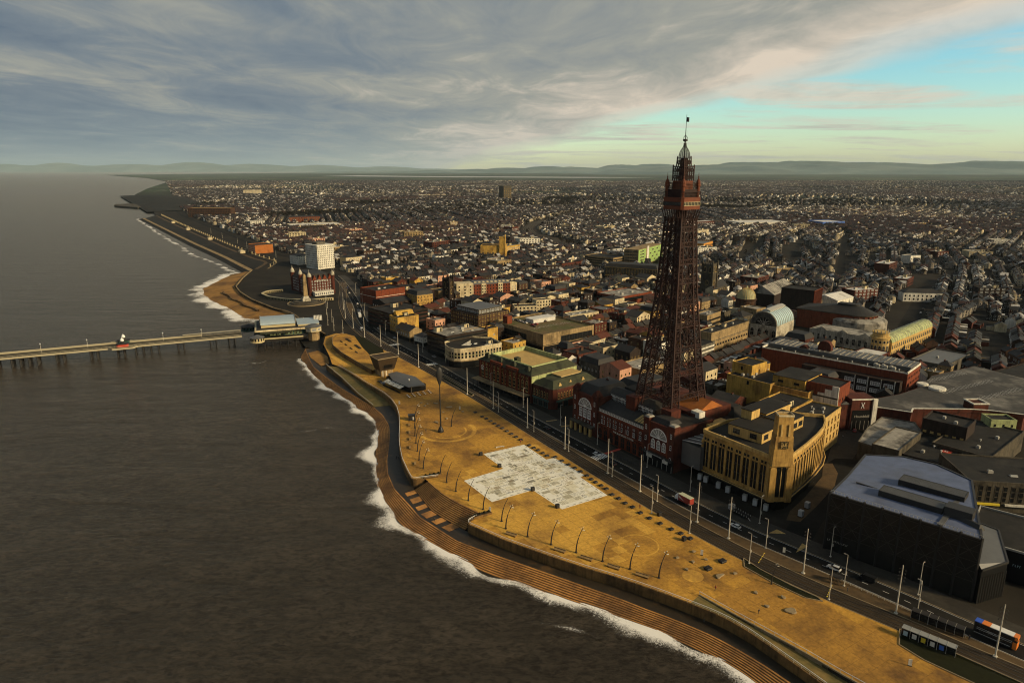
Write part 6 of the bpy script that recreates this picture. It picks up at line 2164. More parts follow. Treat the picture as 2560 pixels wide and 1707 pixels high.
MB().box(14,-0.9,2.9,40,-0.1,3.7).build("white_fascia","render_white",r_)
r_ = block("flat_roof_store","broad dark patched flat-roofed store behind the grey shop row","building",(214,283),40,50,24,10.5,"stone_grey","roof_felt",units=[("plant",10,8),("vent",20,10),("plant",30,6)])
r_ = block("edge_building","dark glass-fronted building at the right edge behind the bus","building",(178,196),50,30,26,12,"glass_black","roof_felt",pmat="galvanised")
t1 = put(text_mesh("~20",1.0,"glass_sky"),"lettering",r_,(-0.2,14,6.5))
t1.rotation_euler = (R(90),0,R(-90))

# ---- winter garden halls
def build_halls():
 # ornate white terracotta range
 C = (268.5,484.0)
 ang = R(131.5)
 root = thing("terracotta_range","ornate white terracotta hall front with domed round corner","building",(*C,0),R(41.5))
 rz = R(41.5)
 e1,e2 = (math.cos(rz),math.sin(rz)),(-math.sin(rz),math.cos(rz))
 g = lambda x,y: (C[0] + e1[0] * x + e2[0] * y,C[1] + e1[1] * x + e2[1] * y)
 take([g(-6,-8),g(95,-8),g(95,56),g(-6,56)],2)
 MB().prism([(0,2),(24,2),(24,52),(0,52)],0,14.5,top=False).build("front_range","stone_white",root)
 MB().sheet([(0,2),(24,2),(24,52),(0,52)],14.4).build("roof","roof_pale",root)
 pa = MB()
 for y0 in (2,18,34):
  for k in range(16):
   y = y0 + k
   h = 15.4 + (2.2 * max(0,1 - abs(k - 8) / 4.0)) ** 1
   pa.box(-0.4,y,14.3,0.3,y + 1.0,h)
 pa.build("curved_parapet","stone_white",root)
 for k in range(11):
  put(window_mesh("stone_white","glass_black",2,2,k % 3 == 1),"window",root,(0,4.8 + k * 4.4,6.8),R(-90),(2.2,1,5.2))
  MB().box(-0.45,2.4 + k * 4.5,5.0,0,3.2 + k * 4.5,14.4).build("pilaster","stone_white",root)
 MB().box(-0.7,2,4.4,0,52,5.2).build("ledge","stone_white",root)
 MB().box(-0.3,2,0.1,-0.01,52,4.2).build("shop_front","glass_black",root)
 tr = MB().lathe([(6.2,0),(6.2,15.6),(6.8,15.8),(6.8,16.6),(5.6,16.8),(5.4,19.5),(5.9,19.7),(5.9,20.3),(0,20.8)],20,(4,1)).build("corner_tower","stone_pale",root)
 for k in range(9):
  a = R(150 + k * 26)
  put(window_mesh("stone_white","glass_black",2,2,True),"window",tr,(4 + 6.18 * math.cos(a),1 + 6.18 * math.sin(a),5.6),a + R(90),(1.9,1,5.4))
  put(window_mesh("stone_white","glass_black",1,1),"window",tr,(4 + 6.18 * math.cos(a),1 + 6.18 * math.sin(a),12.4),a + R(90),(1.6,1,2.0))
  MB().taper(4 + 5.6 * math.cos(a),1 + 5.6 * math.sin(a),19.6,22.0,0.4,0.4,0.1,0.1).build("urn","stone_white",tr)
 # arched glass-roofed wing running inland
 wg = MB().prism([(8,-6),(92,-6),(92,6),(8,6)],0,12).build("arcade_wing","stone_pale",root)
 n = 8
 prof = [(6 * math.cos(math.pi * k / n),12 + 5.0 * math.sin(math.pi * k / n)) for k in range(n + 1)]
 b = MB().add([(8,y,z) for y,z in prof] + [(92,y,z) for y,z in prof],[(i,i + 1,n + 2 + i,n + 1 + i) for i in range(n)] + [tuple(range(n + 1)),tuple(range(n + 1,2 * n + 2))[::-1]])
 b.build("vault_roof","paint_mint",wg)
 for k in range(20):
  MB().tube([(10 + k * 4.3,y * 1.02,z + 0.1) for y,z in prof],0.2,4).build("vault_rib","render_white",wg)
 windows_on(wg,(8,-6),(92,-6),20,[2,7],2.0,3.4,("stone_white","glass_black",2,2),arch=True)
 # oval brick hall with dark roof and rounded end
 o2 = thing("oval_hall","large brown oval hall with rounded brick end and dark lantern roof","building",(297,574,0),R(46))
 Lh,Wh = 46,15
 P = [(-Wh,0)] + [(Wh * math.cos(R(180 + k * 15)),Wh * math.sin(R(180 + k * 15))) for k in range(1,12)] + [(Wh,0),(Wh,Lh),(-Wh,Lh)]
 MB().prism(P,0,16).build("wall","brick_bright",o2)
 MB().prism([(x * 1.03,y * 1.03) for x,y in P],15.6,16.4,bottom=True).build("cornice","stone_grey",o2)
 Q = [(x * 0.25,y * 0.3 + 2) for x,y in P]
 m = len(P)
 MB().add([(x * 1.02,y * 1.02,16.4) for x,y in P] + [(x,y,22) for x,y in Q],[(i,(i + 1) % m,m + (i + 1) % m,m + i) for i in range(m)] + [tuple(range(m,2 * m))]).build("roof","roof_slate",o2)
 MB().prism([(x * 1.05,y * 0.9 + 2) for x,y in Q],21.5,23.5).build("lantern","roof_slate",o2)
 for k in range(12):
  a = R(185 + k * 15.5)
  MB().taper(15.1 * math.cos(a),15.1 * math.sin(a),4,15.5,0.4,0.4,0.4,0.4).build("pilaster","brick_red",o2)
 take([(262,575),(300,548),(322,580),(268,630)],2)
 # curved pale roof at the oval's foot
 MB().lathe([(22,0),(22,11),(20,12.5),(14,14.0)],24,(0,-1)).build("ring_roof","roof_pale",o2)
 # great arch with lettering and glass barrel vault
 o3 = thing("arched_pavilion","great white arch with curved lettering and glass barrel roof","building",(206,546,0),R(-42))
 take([(186,540),(222,528),(262,580),(222,604)],2)
 r0,r1,zc = 11.0,6.4,12.0
 n = 20
 MB().prism([(-11,0),(11,0),(11,38),(-11,38)],0,zc,top=False).build("wall","stone_white",o3,rz=0)
 A = [(r0 * math.cos(math.pi * k / n),zc + r0 * math.sin(math.pi * k / n)) for k in range(n + 1)]
 B = [(r1 * math.cos(math.pi * k / n),zc + r1 * math.sin(math.pi * k / n)) for k in range(n + 1)]
 ar = MB()
 ar.add([(x,-0.6,z) for x,z in A] + [(x,-0.6,z) for x,z in B],[(i,i + 1,n + 2 + i,n + 1 + i) for i in range(n)])
 ar.add([(x,-0.6,z) for x,z in A] + [(x,1.2,z) for x,z in A],[(i,n + 1 + i,n + 2 + i,i + 1) for i in range(n)])
 ar.add([(x,-0.6,z) for x,z in B] + [(x,1.2,z) for x,z in B],[(i,i + 1,n + 2 + i,n + 1 + i) for i in range(n)])
 ar.build("arch_face","concrete_grey",o3)
 gl = MB().add([(x,0.4,z) for x,z in B],[tuple(range(n + 1))],0)
 for k in range(2,n - 1,3):
  gl.bar((0,0.3,zc),(B[k][0],0.3,B[k][1]),0.2,1)
 gl.bar((-r1,0.3,zc + 2.8),(r1,0.3,zc + 2.8),0.2,1)
 gl.build("fan_window",["glass_black","render_white"],o3)
 word = "WINTER GARDENS"
 for i,ch in enumerate(word):
  if ch == " ":
   continue
  a = R(166 - 152 * i / (len(word) - 1))
  t = put(text_mesh(ch,3.4,"black_metal",0.1),"letter",o3,(8.6 * math.cos(a),-0.75,zc + 8.6 * math.sin(a)))
  t.rotation_euler = (Matrix.Rotation(a - math.pi / 2,4,"Y").inverted() @ Matrix.Rotation(R(90),4,"X")).to_euler()
 v = MB().add([(x * 0.97,1.2,z - 0.2) for x,z in A] + [(x * 0.97,38,z - 0.2) for x,z in A],[(i,n + 1 + i,n + 2 + i,i + 1) for i in range(n)] + [tuple(range(n + 1,2 * n + 2))])
 v.build("barrel_vault","glass_sky",o3)
 for k in range(11):
  MB().tube([(x * 0.985,1.6 + k * 3.6,z - 0.1) for x,z in A],0.22,4).build("vault_rib","galvanised",o3)
 MB().box(-3.2,4,zc + r0 - 0.7,3.2,36,zc + r0 + 0.6).gable(-3.2,4,3.2,36,zc + r0 + 0.6,1.2,0,0.3,"y").build("ridge_lantern","galvanised",o3)
 for x in (-9,-3,3,9):
  put(window_mesh("stone_white","glass_black",2,2,True),"window",o3,(x,0,2),0,(3.2,1,7))
 # dome on drum
 o4 = thing("domed_hall","pale green-gold dome on a round brick drum","building",(228,655,0))
 take([(212,640),(246,640),(246,672),(212,672)],2)
 MB().lathe([(9.5,0),(9.5,13),(10.2,13.2),(10.2,14.2),(9.0,14.4)],24).build("drum","brick_brown",o4)
 MB().lathe([(9.0,14.4)] + [(8.8 * math.cos(R(a)),14.6 + 9.5 * math.sin(R(a))) for a in range(0,86,9)] + [(0.9,24.2),(0.9,25.5),(0.0,26.3)],28).build("dome","copper_dome",o4,smooth=True)
 for k in range(28):
  a = 2 * math.pi * k / 28
  MB().tube([(8.95 * math.cos(R(e)) * math.cos(a),8.95 * math.cos(R(e)) * math.sin(a),14.6 + 9.6 * math.sin(R(e))) for e in range(0,86,12)],0.12,4).build("dome_rib","stone_pale",o4)
 # long hall with stepped gable and pale corrugated roof
 o5 = thing("corrugated_hall","long hall with pale corrugated pitched roof behind the dome","building",(262,672,0),R(50))
 take([(250,660),(300,690),(310,760),(250,740)],2)
 MB().prism([(0,0),(64,0),(64,26),(0,26)],0,14).build("wall","brick_dark",o5)
 MB().gable(0,0,64,26,14,8,0,0.5,"x").build("roof","roof_pale",o5)
 for k in range(14):
  MB().bar((2 + k * 4.4,-0.4,14.2),(2 + k * 4.4,13,22.2),0.3,0,0.25).build("roof_rib","roof_white",o5)
 # fly tower
 r5 = block("fly_tower","tall red brick stage tower with vertical ribs behind the oval hall","building",(279,622),50,24,30,27,"brick_dark","roof_felt")
 rb = MB().box(0.05,-0.35,0,23.95,-0.01,26.9)
 rb.build("rib_wall","brick_bright",r5)
 for k in range(9):
  MB().box(0.8 + k * 2.7,-0.8,1,1.5 + k * 2.7,-0.35,26.6).build("rib","brick_red",r5)
 block("white_hall_roof","broad hall with clean white pitched roof right of the stage tower","building",(316,652),40,34,26,12,"render_white","roof_white",top="gable",rise=4,axis="x",south=(6,[5],2,2))

build_halls()
block("white_terrace_inn","white rendered inn with two rows of windows at the road junction","inn",(414,712),-8,38,14,9.5,"render_white","roof_slate",top="hip",rise=3.4,south=(9,[1.8,5.4],1.4,1.9),style=DK)
block("pale_flat_hall","pale flat-roofed low hall beside the terracotta corner","building",(252,456),42,26,18,8.5,"brick_red","roof_white",parapet=0.6)
block("grey_depot_roof","grey flat depot roof at the end of the inland street","building",(291,440),40,46,22,8,"concrete_grey","roof_zinc",units=[("plant",20,12)])
block("pillared_car_park","long low dark deck on many pillars behind the car park","building",(322,402),30,90,24,9,"brick_dark","roof_felt",units=[("plant",20,10,1.6),("plant",36,14,1.6),("plant",50,10,1.6)],bands=("glass_black",[2.2],4.0))
block("white_domed_bank","white building with small dome far right beyond the terraces","building",(590,1010),20,20,16,12,"render_white","roof_slate",south=(5,[2,6],1.6,2.2))
block("blue_shed","retail shed with a vivid blue end wall far inland","building",(760,1690),10,60,60,12,"blue_paint","roof_white")
block("white_warehouse","broad white roofed warehouse far inland beside the blue end wall","building",(560,1700),10,130,70,10,"render_white","roof_white")
block("brick_school","long red brick school with flat roof far inland","building",(410,1640),25,90,30,15,"brick_red","roof_white",south=(14,[2,6,10],3,2),style=WD)
block("white_superstore","long white roofed superstore left of the railway","building",(-520,1620),25,120,60,9,"render_cream","roof_white")

# ---- hotels and monument beyond the pier
def build_white_hotel():
 C = (-270.6,950)
 root = thing("white_tower_hotel","tall white slab hotel with grid of windows beyond the pier","hotel",(*C,0),R(48))
 take([(-300,955),(-270,940),(-250,968),(-280,985)],3)
 MB().prism([(0,0),(27,0),(27,30),(0,30)],0,33,top=False).build("wall","render_white",root)
 MB().box(-0.3,-0.3,32.6,27.3,30.3,33.6).build("roof_slab","render_white",root)
 MB().box(5,8,33.6,19,20,37.0).build("penthouse","concrete_grey",root)
 windows_on(root,(0,0),(27,0),9,zs(10,2.4,3.05),1.5,1.5,("render_white","glass_dark",2,1))
 windows_on(root,(0,30),(0,0),10,zs(10,2.4,3.05),1.5,1.5,("render_white","glass_dark",2,1))
 for k in range(10):
  MB().box(-1.0,-1.0,4.7 + k * 3.05,3.0,3.0,5.6 + k * 3.05).build("corner_balcony","render_white",root)

build_white_hotel()

def build_metropole():
 C = (-224.4,745)
 root = thing("red_seafront_hotel","large red brick hotel with white turrets standing on the seaward side of the road","hotel",(*C,0),R(38))
 take([(-262,790),(-224,738),(-198,764),(-236,818)],4)
 MB().prism([(0,0),(30,0),(30,50),(0,50)],0,17,top=False).build("wall","brick_red",root)
 MB().hip(0,0,30,50,17,6,6).build("roof","roof_slate",root)
 windows_on(root,(0,0),(30,0),10,zs(5,2.0,3.1),1.2,1.7)
 windows_on(root,(0,50),(0,0),14,zs(5,2.0,3.1),1.2,1.7)
 for (x,y) in ((1.5,0.5),(28.5,0.5),(1.0,25),(1,49)):
  t = MB().lathe([(2.4,0),(2.4,20),(2.8,20.2),(2.8,20.8)],10,(x,y)).build("turret","brick_red",root)
  MB().lathe([(2.3,20.8),(2.5,22),(1.9,24),(0.8,25.5),(0.3,26.6),(0.0,29)],10,(x,y)).build("turret_cap","stone_white",t)
 for k in range(4):
  MB().add([(5 + k * 6,-0.5,17),(9.5 + k * 6,-0.5,17),(7.25 + k * 6,-0.5,22)],[(0,1,2)]).add([(5 + k * 6,-0.5,17),(7.25 + k * 6,-0.5,22),(7.25 + k * 6,5,22),(5 + k * 6,5,17)],[(0,1,2,3)]).add([(9.5 + k * 6,-0.5,17),(7.25 + k * 6,-0.5,22),(7.25 + k * 6,5,22),(9.5 + k * 6,5,17)],[(0,1,2,3)]).build("front_gable","brick_bright",root)
 t1 = put(text_mesh("METROPOLE",2.6,"render_white"),"lettering",root,(15,-0.4,15.6))
 t1.rotation_euler = (R(90),0,0)
 v = MB().box(4,-7,0,26,-0.2,4.2).box(3.6,-7.4,4.2,26.4,-0.2,4.6).build("verandah","render_white",root)
 windows_on(v,(4,-7),(26,-7),9,[0.8],1.9,2.6,WD)
 # curved cream arcade wall round the sunken garden
 o = thing("curved_arcade","cream arcaded wall curving round the sunken garden by the red hotel","wall",(0,0,0))
 pts = smooth_line([(-262,772),(-276,764),(-277,748),(-262,729),(-240,716),(-222,712),(-205,716),(-192,722)],60,3)
 out = offset(pts,2.2)
 mb = MB()
 loft(mb,pts,pts,0,2.6)
 loft(mb,pts,out,2.6,2.6)
 loft(mb,out,out,2.6,0)
 mb.build("wall","cream_paint",o)
 op = MB().box(-0.8,-0.1,0.2,0.8,0.1,2.0).mesh("opening",["glass_black"])
 for i in range(1,59):
  a = math.atan2(out[i + 1][1] - out[i - 1][1],out[i + 1][0] - out[i - 1][0])
  put(op,"opening",o,(out[i][0],out[i][1],0),a)
  a = math.atan2(pts[i + 1][1] - pts[i - 1][1],pts[i + 1][0] - pts[i - 1][0])
  put(op,"opening",o,(pts[i][0],pts[i][1],0),a)
 structure(MB().sheet(offset(pts,-3) + [(-215,745),(-240,775)],0.1).build("sunken_garden","dark_slope"))
 # white obelisk on a round stepped base
 ob = thing("stone_obelisk","tall pale stone obelisk memorial on a round stepped base by the pier","monument",(-215,701,0),R(30))
 MB().lathe([(17,0.1),(17,1.0),(15,1.05),(15,1.9),(12,1.95),(12,2.8),(0,2.85)],28).build("steps","stone_grey",ob)
 MB().box(-4,-4,2.8,4,4,5.5).taper(0,0,5.5,8,3.4,3.4,2.4,2.4).build("pedestal","stone_white",ob)
 MB().taper(0,0,8,29,2.2,2.2,1.35,1.35).taper(0,0,29,31.5,1.35,1.35,0.05,0.05).build("shaft","concrete_beige",ob)
 MB().lathe([(19,0.05),(19,0.8),(18.2,0.8),(18.2,0.1)],28).build("garden_wall","kerb_stone",ob)

build_metropole()
r_ = block("stepped_cinema","yellow brick cinema block with a tall fin tower in the middle distance","building",(-50,1086),-5,40,24,19,"render_yellow","roof_felt",parapet=0.9)
windows_on(r_,(0,0),(40,0),5,[4],3,5,("stone_pale","stone_grey",2,1))
MB().box(30,-2,0,39,7,33).box(38.5,-2.6,0,39.6,7.2,36).build("fin_tower","render_yellow",r_)
block("long_brown_hotel","long dark ribbed hotel block on the northern cliff","hotel",(-958,2050),-3,130,30,26,"brick_brown","roof_gold",south=(26,[2,8,14,20],2.2,3.6),style=("brick_dark","glass_black",1,1))
block("white_cliff_hotel","white stepped hotel on the northern front below the ribbed block","hotel",(-640,1690),40,36,30,13,"render_white","roof_pale",south=(8,zs(4,1.6,3.0),2,1.6),west=(6,zs(4,1.6,3.0),2,1.6),style=DK)
block("red_cliff_terrace","red and cream brick terrace on the northern front","building",(-590,1830),18,80,20,14,"brick_bright","roof_slate",top="hip",rise=3,south=(16,zs(4,1.6,3.0),2,1.8),style=("cream_paint","glass_dark",1,1))
block("rust_end_hotel","hotel with a plain rust-red end wall facing the northern tram road","hotel",(-426,1135),38,30,34,14,"roof_rust","roof_felt",west=(8,zs(4,1.8,3.0),1.6,1.6))
block("white_north_hotel","white five-storey seafront hotel left of the tall white slab","hotel",(-312,996),45,22,26,13,"render_white","roof_slate",top="hip",rise=3,south=(6,zs(4,1.8,3.0),1.4,1.6),west=(7,zs(4,1.8,3.0),1.4,1.6))
block("cream_north_hotel","cream hotel with dark hipped roof right of the tall white slab","hotel",(-240,985),42,26,18,12,"render_cream","roof_slate",top="hip",rise=3,south=(7,zs(3,1.8,3.2),1.4,1.7))
block("round_water_tower_base","brown round-cornered gasholder-like tower far inland","building",(-40,3300),30,44,44,62,"stone_grey","roof_felt",south=(4,[8,24,40],4,10),style=ST)
block("far_white_flats","pale block of flats on the far northern coast","building",(-1500,3900),10,90,40,26,"render_cream","roof_white",south=(12,zs(6,2,4),3,2))

# ================================================================== things on the front
ORD = ["first","second","third","fourth","fifth","sixth","seventh","eighth","ninth","tenth","eleventh","twelfth","thirteenth","fourteenth","fifteenth","sixteenth","seventeenth","eighteenth","nineteenth","twentieth"]

def ordinal(i):
 if i < 20:
  return ORD[i]
 t = {2: "twenty",3: "thirty",4: "forty",5: "fifty"}[(i + 1) // 10]
 return {2: "twentieth",3: "thirtieth",4: "fortieth",5: "fiftieth"}[(i + 1) // 10] if (i + 1) % 10 == 0 else f"{t}-{ORD[(i + 1) % 10 - 1]}"

def road_angle(x,y,line=None):
 ln = line or road_c
 i = min(range(1,len(ln) - 1),key=lambda k: (ln[k][0] - x) ** 2 + (ln[k][1] - y) ** 2)
 return math.atan2(ln[i + 1][1] - ln[i - 1][1],ln[i + 1][0] - ln[i - 1][0])

# ---- the inlaid stone carpet of jokes and names
def build_carpet():
 O = (6.1,322.9)
 root = thing("inlaid_pavement","large white cross-shaped inlaid stone pavement facing the brick hall","pavement",(*O,0.11),R(-58))
 # local x runs along the street towards the camera, y towards the town (left of x)
 a = R(-58)
 e1,e2 = Vector((math.cos(a),math.sin(a))),Vector((-math.sin(a),math.cos(a)))

 def loc(x,y):
  d = Vector((x - O[0],y - O[1]))
  return (d.dot(e1),d.dot(e2))
 pts = [loc(*p) for p in [(6.1,322.9),(-14.0,311.1),(-4.0,294.2),(-21.5,281.5),(-8.4,261.3),(9.0,272.3),(20.5,254.9),(40.8,267.3),(31.0,285.0),(33.0,287.2),(20.5,306.5),(16.5,304.5)]]
 MB().prism(pts,0,0.04).build("border_slab","slab_white",root)
 rnd = random.Random(4)
 tones = ["slab_cream"] * 9 + ["slab_stone"] * 3 + ["slab_white"] * 9 + ["slab_grey"]
 cache = {}

 def ins(x,y):
  return inside(pts,x,y)
 xs0,xs1 = min(p[0] for p in pts),max(p[0] for p in pts)
 ys0,ys1 = min(p[1] for p in pts),max(p[1] for p in pts)
 cnt = 0
 x = xs0 + 1.0
 while x < xs1 - 0.5:
  w = rnd.choice([2.2,2.8,3.4])
  y = ys0 + 1.0
  while y < ys1 - 0.5:
   h = rnd.choice([1.6,2.4,3.2,4.2])
   if all(ins(x + i * w + s * 0.9,y + j * h + t * 0.9) for i,s in ((0,-1),(1,1)) for j,t in ((0,-1),(1,1))):
    tone = rnd.choice(tones)
    p = MB().box(x + 0.06,y + 0.06,0.03,x + w - 0.06,y + h - 0.06,0.055).build("stone_panel",tone,root)
    cnt += 1
    # lines of inlaid dark letters: short blocks of different lengths
    if rnd.random() < 0.8:
     m = MB()
     big = rnd.random() < 0.22
     ls = rnd.choice([0.7,0.9]) if big else rnd.choice([0.34,0.42])
     xx = x + 0.3
     while xx + ls < x + w - 0.15:
      yy = y + 0.3
      while yy < y + h - 0.5:
       l = rnd.uniform(0.2,0.9) * (1.6 if big else 1)
       l = min(l,y + h - 0.25 - yy)
       if rnd.random() < 0.72:
        m.box(xx,yy,0.05,xx + ls * 0.5,yy + l,0.062)
       yy += l + 0.14
      xx += ls
     if m.v:
      m.build("inlaid_letters",rnd.choice(["slab_dark","slab_grey","slab_grey","slab_tint"] if not big else ["slab_dark","slab_dark","slab_tint"]),p)
   y += h
  x += w
 # dark dashes round the border
 m = MB()
 for (p,q) in zip(pts,pts[1:] + pts[:1]):
  L = math.hypot(q[0] - p[0],q[1] - p[1])
  n = int(L / 3.2)
  if n < 3:
   continue
  nx,ny = -(q[1] - p[1]) / L,(q[0] - p[0]) / L
  if not ins((p[0] + q[0]) / 2 + nx * 0.5,(p[1] + q[1]) / 2 + ny * 0.5):
   nx,ny = -nx,-ny
  for k in range(1,n):
   t = k / n
   c = (p[0] + (q[0] - p[0]) * t + nx * 0.75,p[1] + (q[1] - p[1]) * t + ny * 0.75)
   d = ((q[0] - p[0]) / L * 0.8,(q[1] - p[1]) / L * 0.8)
   m.bar((c[0] - d[0],c[1] - d[1],0.05),(c[0] + d[0],c[1] + d[1],0.05),0.36,0,0.03)
 m.build("border_dashes","slab_grey",root)["kind"] = "stuff"

build_carpet()

# ---- street furniture prototypes
def lamp_tall():
 r = bpy.data.objects.new("lamp_mast",None)
 MB().tube([(0,0,0),(0,0,8),(0,0,17)],[0.24,0.19,0.12],8).box(-0.5,-0.5,0,0.5,0.5,0.3).build("mast","pole_white",r)
 for z in (15.8,14.6,13.4,12.2):
  a = MB()
  for s in (-1,1):
   a.tube([(0,0,z - 0.3),(s * 0.55,0,z),(s * 0.85,0,z - 0.15)],0.06,5)
   a.lathe([(0.04,z - 0.1),(0.17,z - 0.3),(0.19,z - 0.45),(0.0,z - 0.5)],8,(s * 0.9,0))
  a.build("lamp_arm","dark_metal",r)
 return r

def lamp_small():
 r = bpy.data.objects.new("lamp_post",None)
 MB().tube([(0,0,0),(0,0,5),(0,0,11.6)],[0.14,0.11,0.08],8).box(-0.3,-0.3,0,0.3,0.3,0.25).build("post","pole_white",r)
 MB().box(-0.22,-0.5,4.2,0.22,-0.12,5.3).build("control_box","galvanised",r)
 MB().tube([(0,0,11.5),(0.5,0,11.75),(0.9,0,11.7)],0.06,5).box(0.6,-0.16,11.55,1.35,0.16,11.7).build("lamp_head","galvanised",r)
 return r

def bent_pole(lamps=True):
 r = bpy.data.objects.new("curved_mast",None)
 pts = [(0.0 + 2.6 * (k / 10) ** 2.2,0,9.6 * k / 10) for k in range(11)]
 MB().tube(pts,[0.30 - 0.21 * k / 10 for k in range(11)],8).lathe([(0.5,0),(0.45,0.25),(0.3,0.3)],10).build("mast","dark_metal",r)
 if lamps:
  for k,(dx,dy) in enumerate(((0.5,0.35),(-0.3,0.5),(0.2,-0.5),(0.75,-0.15))):
   z = 9.3 - 0.3 * k
   MB().tube([(2.3 - 0.12 * k,0,z),(2.3 + dx,dy,z + 0.2)],0.04,4).lathe([(0.02,z + 0.35),(0.19,z + 0.2),(0.19,z + 0.02),(0.0,z - 0.02)],7,(2.3 + dx,dy)).build("spot_lamp","lamp_lens",r)
 return r

def planter():
 r = bpy.data.objects.new("planter_bench",None)
 MB().box(-0.85,-0.7,0,0.85,0.7,0.5).taper(0,0,0.5,0.62,0.95,0.8,0.9,0.75).build("block","black_metal",r)
 MB().box(-0.6,-0.5,0.62,0.6,0.5,0.68).build("seat","timber_dark",r)
 return r

def bench():
 r = bpy.data.objects.new("timber_bench",None)
 for y in (-0.42,-0.14,0.14,0.42):
  MB().box(-2.4,y - 0.12,0.5,2.4,y + 0.12,0.6).build("slat","timber_pale",r)
 for x in (-1.9,1.9):
  MB().box(x - 0.3,-0.55,0,x + 0.3,0.55,0.5).build("leg","wall_concrete",r)
 MB().box(-2.4,0.5,0.6,2.4,0.62,1.0).build("backrest","timber_pale",r)
 return r

def family(r,first=[True]):
 for c in r.children:
  if c.name not in COL.objects:
   COL.objects.link(c)

def place(proto,spots,cat,group,labels,rz=None,z=0.1,scale=None):
 done = []
 for i,s in enumerate(spots):
  o = copy_tree(proto)
  o.location = (s[0],s[1],s[2] if len(s) > 2 else z)
  if rz is not None:
   o.rotation_euler = (0,0,rz(s) if callable(rz) else rz)
  if scale:
   k = scale(i) if callable(scale) else scale
   o.scale = (k,k,k)
  tag(o,labels(i) if callable(labels) else labels[i],cat,group)
  done.append(o)
 return done

def drop(proto):
 for c in list(proto.children):
  for d in list(c.children):
   bpy.data.objects.remove(d)
  bpy.data.objects.remove(c)
 bpy.data.objects.remove(proto)

LT,LS,BP,BQ,PL,BN = lamp_tall(),lamp_small(),bent_pole(True),bent_pole(False),planter(),bench()
ra = lambda s: road_angle(s[0],s[1])
tall = [(138.2,167.5),(120.5,187.1),(100.5,209.1),(81.8,232.1),(73.2,244.5),(55.4,271.0),(43.9,289.1),(26.4,317.7),(8.3,346.3),(-10.9,376.7),(-27.7,402.8),(-65.8,462.7),(-86.0,498.6),(-103.7,522.9),(-122.6,551.7),(-139.8,586.3),(-156.7,628.2),(-168,668)]
place(LT,tall,"street lamp","tall white lamp masts beside the tram lines",lambda i: f"tall white lamp mast with paired arms between tram and road, {ordinal(i)} from the bus",ra,0.12)
sm = [(127.2,187.1),(111.1,201.7),(102.7,194.3),(93.4,225.3),(83.9,215.2),(60.9,261.8),(56.6,251.5),(68.0,235.8),(45.4,285.6),(28.0,314.4),(11.6,340.5),(-7.8,371.0)]
place(LS,sm,"street lamp","slim lamp posts beside the tram lines",lambda i: f"slim white post beside the tram lines, {ordinal(i)} from the bus shelter",ra,0.12)
ld = [(133.1,196.8),(114.6,219.5),(97.5,243.4),(77.1,271.0),(63.2,295.7),(43.2,322.9),(26.4,349.9),(6.6,379.0),(-13.3,410.2),(-35.3,467.7),(-47.9,481.8),(-68.3,504.5),(-106.8,561.2),(-127.2,596.9),(-141,640),(-156,700),(-176,760)]
place(LS,ld,"street lamp","slim lamp posts on the town pavement",lambda i: f"slim white lamp post on the town-side pavement, {ordinal(i)} from the black venue",lambda s: ra(s) + R(-90),0.12)
nl = [(-144.0,566.0),(-154.2,576.0),(-164.8,610.8),(-164.9,596.9),(-178.3,643.4),(-186,676),(-196,706),(-236,900),(-262,930),(-296,985),(-330,1030),(-375,1085),(-420,1140),(-470,1215),(-520,1300),(-590,1400),(-660,1510)]
place(LS,nl,"street lamp","slim posts along the front beyond the pier",lambda i: f"slim pale post on the front by the pier and beyond, {ordinal(i)} northward",ra,0.1)
bl = [(-53.9,356.0),(-52.4,344.9),(-50.8,334.5),(-48.9,324.6),(-46.8,314.4),(-44.6,304.0),(-41.3,294.2)]
place(BP,bl,"street lamp","curved black masts on the plaza",lambda i: f"curved black mast by the sculpture plaza wall, {ordinal(i)} from the black kiosk",lambda s: R(25),0.1)
b2 = [(-32.7,287.7),(-29.1,279.5),(-24.3,271.0),(-18.4,262.4),(-11.8,254.9),(-4.1,245.0)]
place(BQ,b2,"street lamp","curved black masts on the plaza",lambda i: f"lampless curved black mast above the amphitheatre steps, {ordinal(i)} from the north wall end",lambda s: R(15),0.1)
b3 = [(-2.4,239.3),(5.9,233.3),(14.5,227.6),(23.3,222.2),(32.2,216.5),(41.1,211.5),(50.1,206.3)]
place(BP,b3,"street lamp","curved black masts on the plaza",lambda i: f"curved black mast behind the southern sea wall, {ordinal(i)} from the amphitheatre",lambda s: R(20),0.1)
place(BQ,[(-32.9,347.9)],"street lamp","curved black masts on the plaza",["lone curved black mast inside the paving ring by the sculpture"],R(20),0.1,1.1)
place(BP,[(87.2,202.8)],"street lamp","curved black masts on the plaza",["short black mast with a pair of lamps at the dark verge kerb"],R(20),0.1,0.75)
pls = [(-21.0,369.9),(-16.8,362.9),(-14.3,359.5),(-11.8,355.6),(-9.6,351.9),(-7.4,348.3),(-5.2,344.9),(-2.7,340.7),(-0.3,336.7),(2.2,332.6),(4.5,328.7),(8.7,321.5),(10.9,318.2),(12.9,315.2),(15.1,311.6),(17.1,308.4),(20.9,306.9),(23.9,302.5),(26.6,298.2),(29.2,294.4),(31.6,290.6),(34.0,286.2),(35.6,282.4),(37.2,279.4),(39.2,276.2),(41.1,273.0),(42.8,267.5),(45.1,264.0),(47.2,259.8),(49.7,256.4),(52.0,251.5),(54.9,247.1),(58.2,242.9),(61.6,238.5),(64.5,235.3),(67.2,231.6)]
place(PL,pls,"bench","dark block benches along the tram kerb",lambda i: f"dark square block bench along the tram kerb, {ordinal(i)} from the sculpture",lambda s: road_angle(s[0],s[1],tram_c) + R(90),0.1)
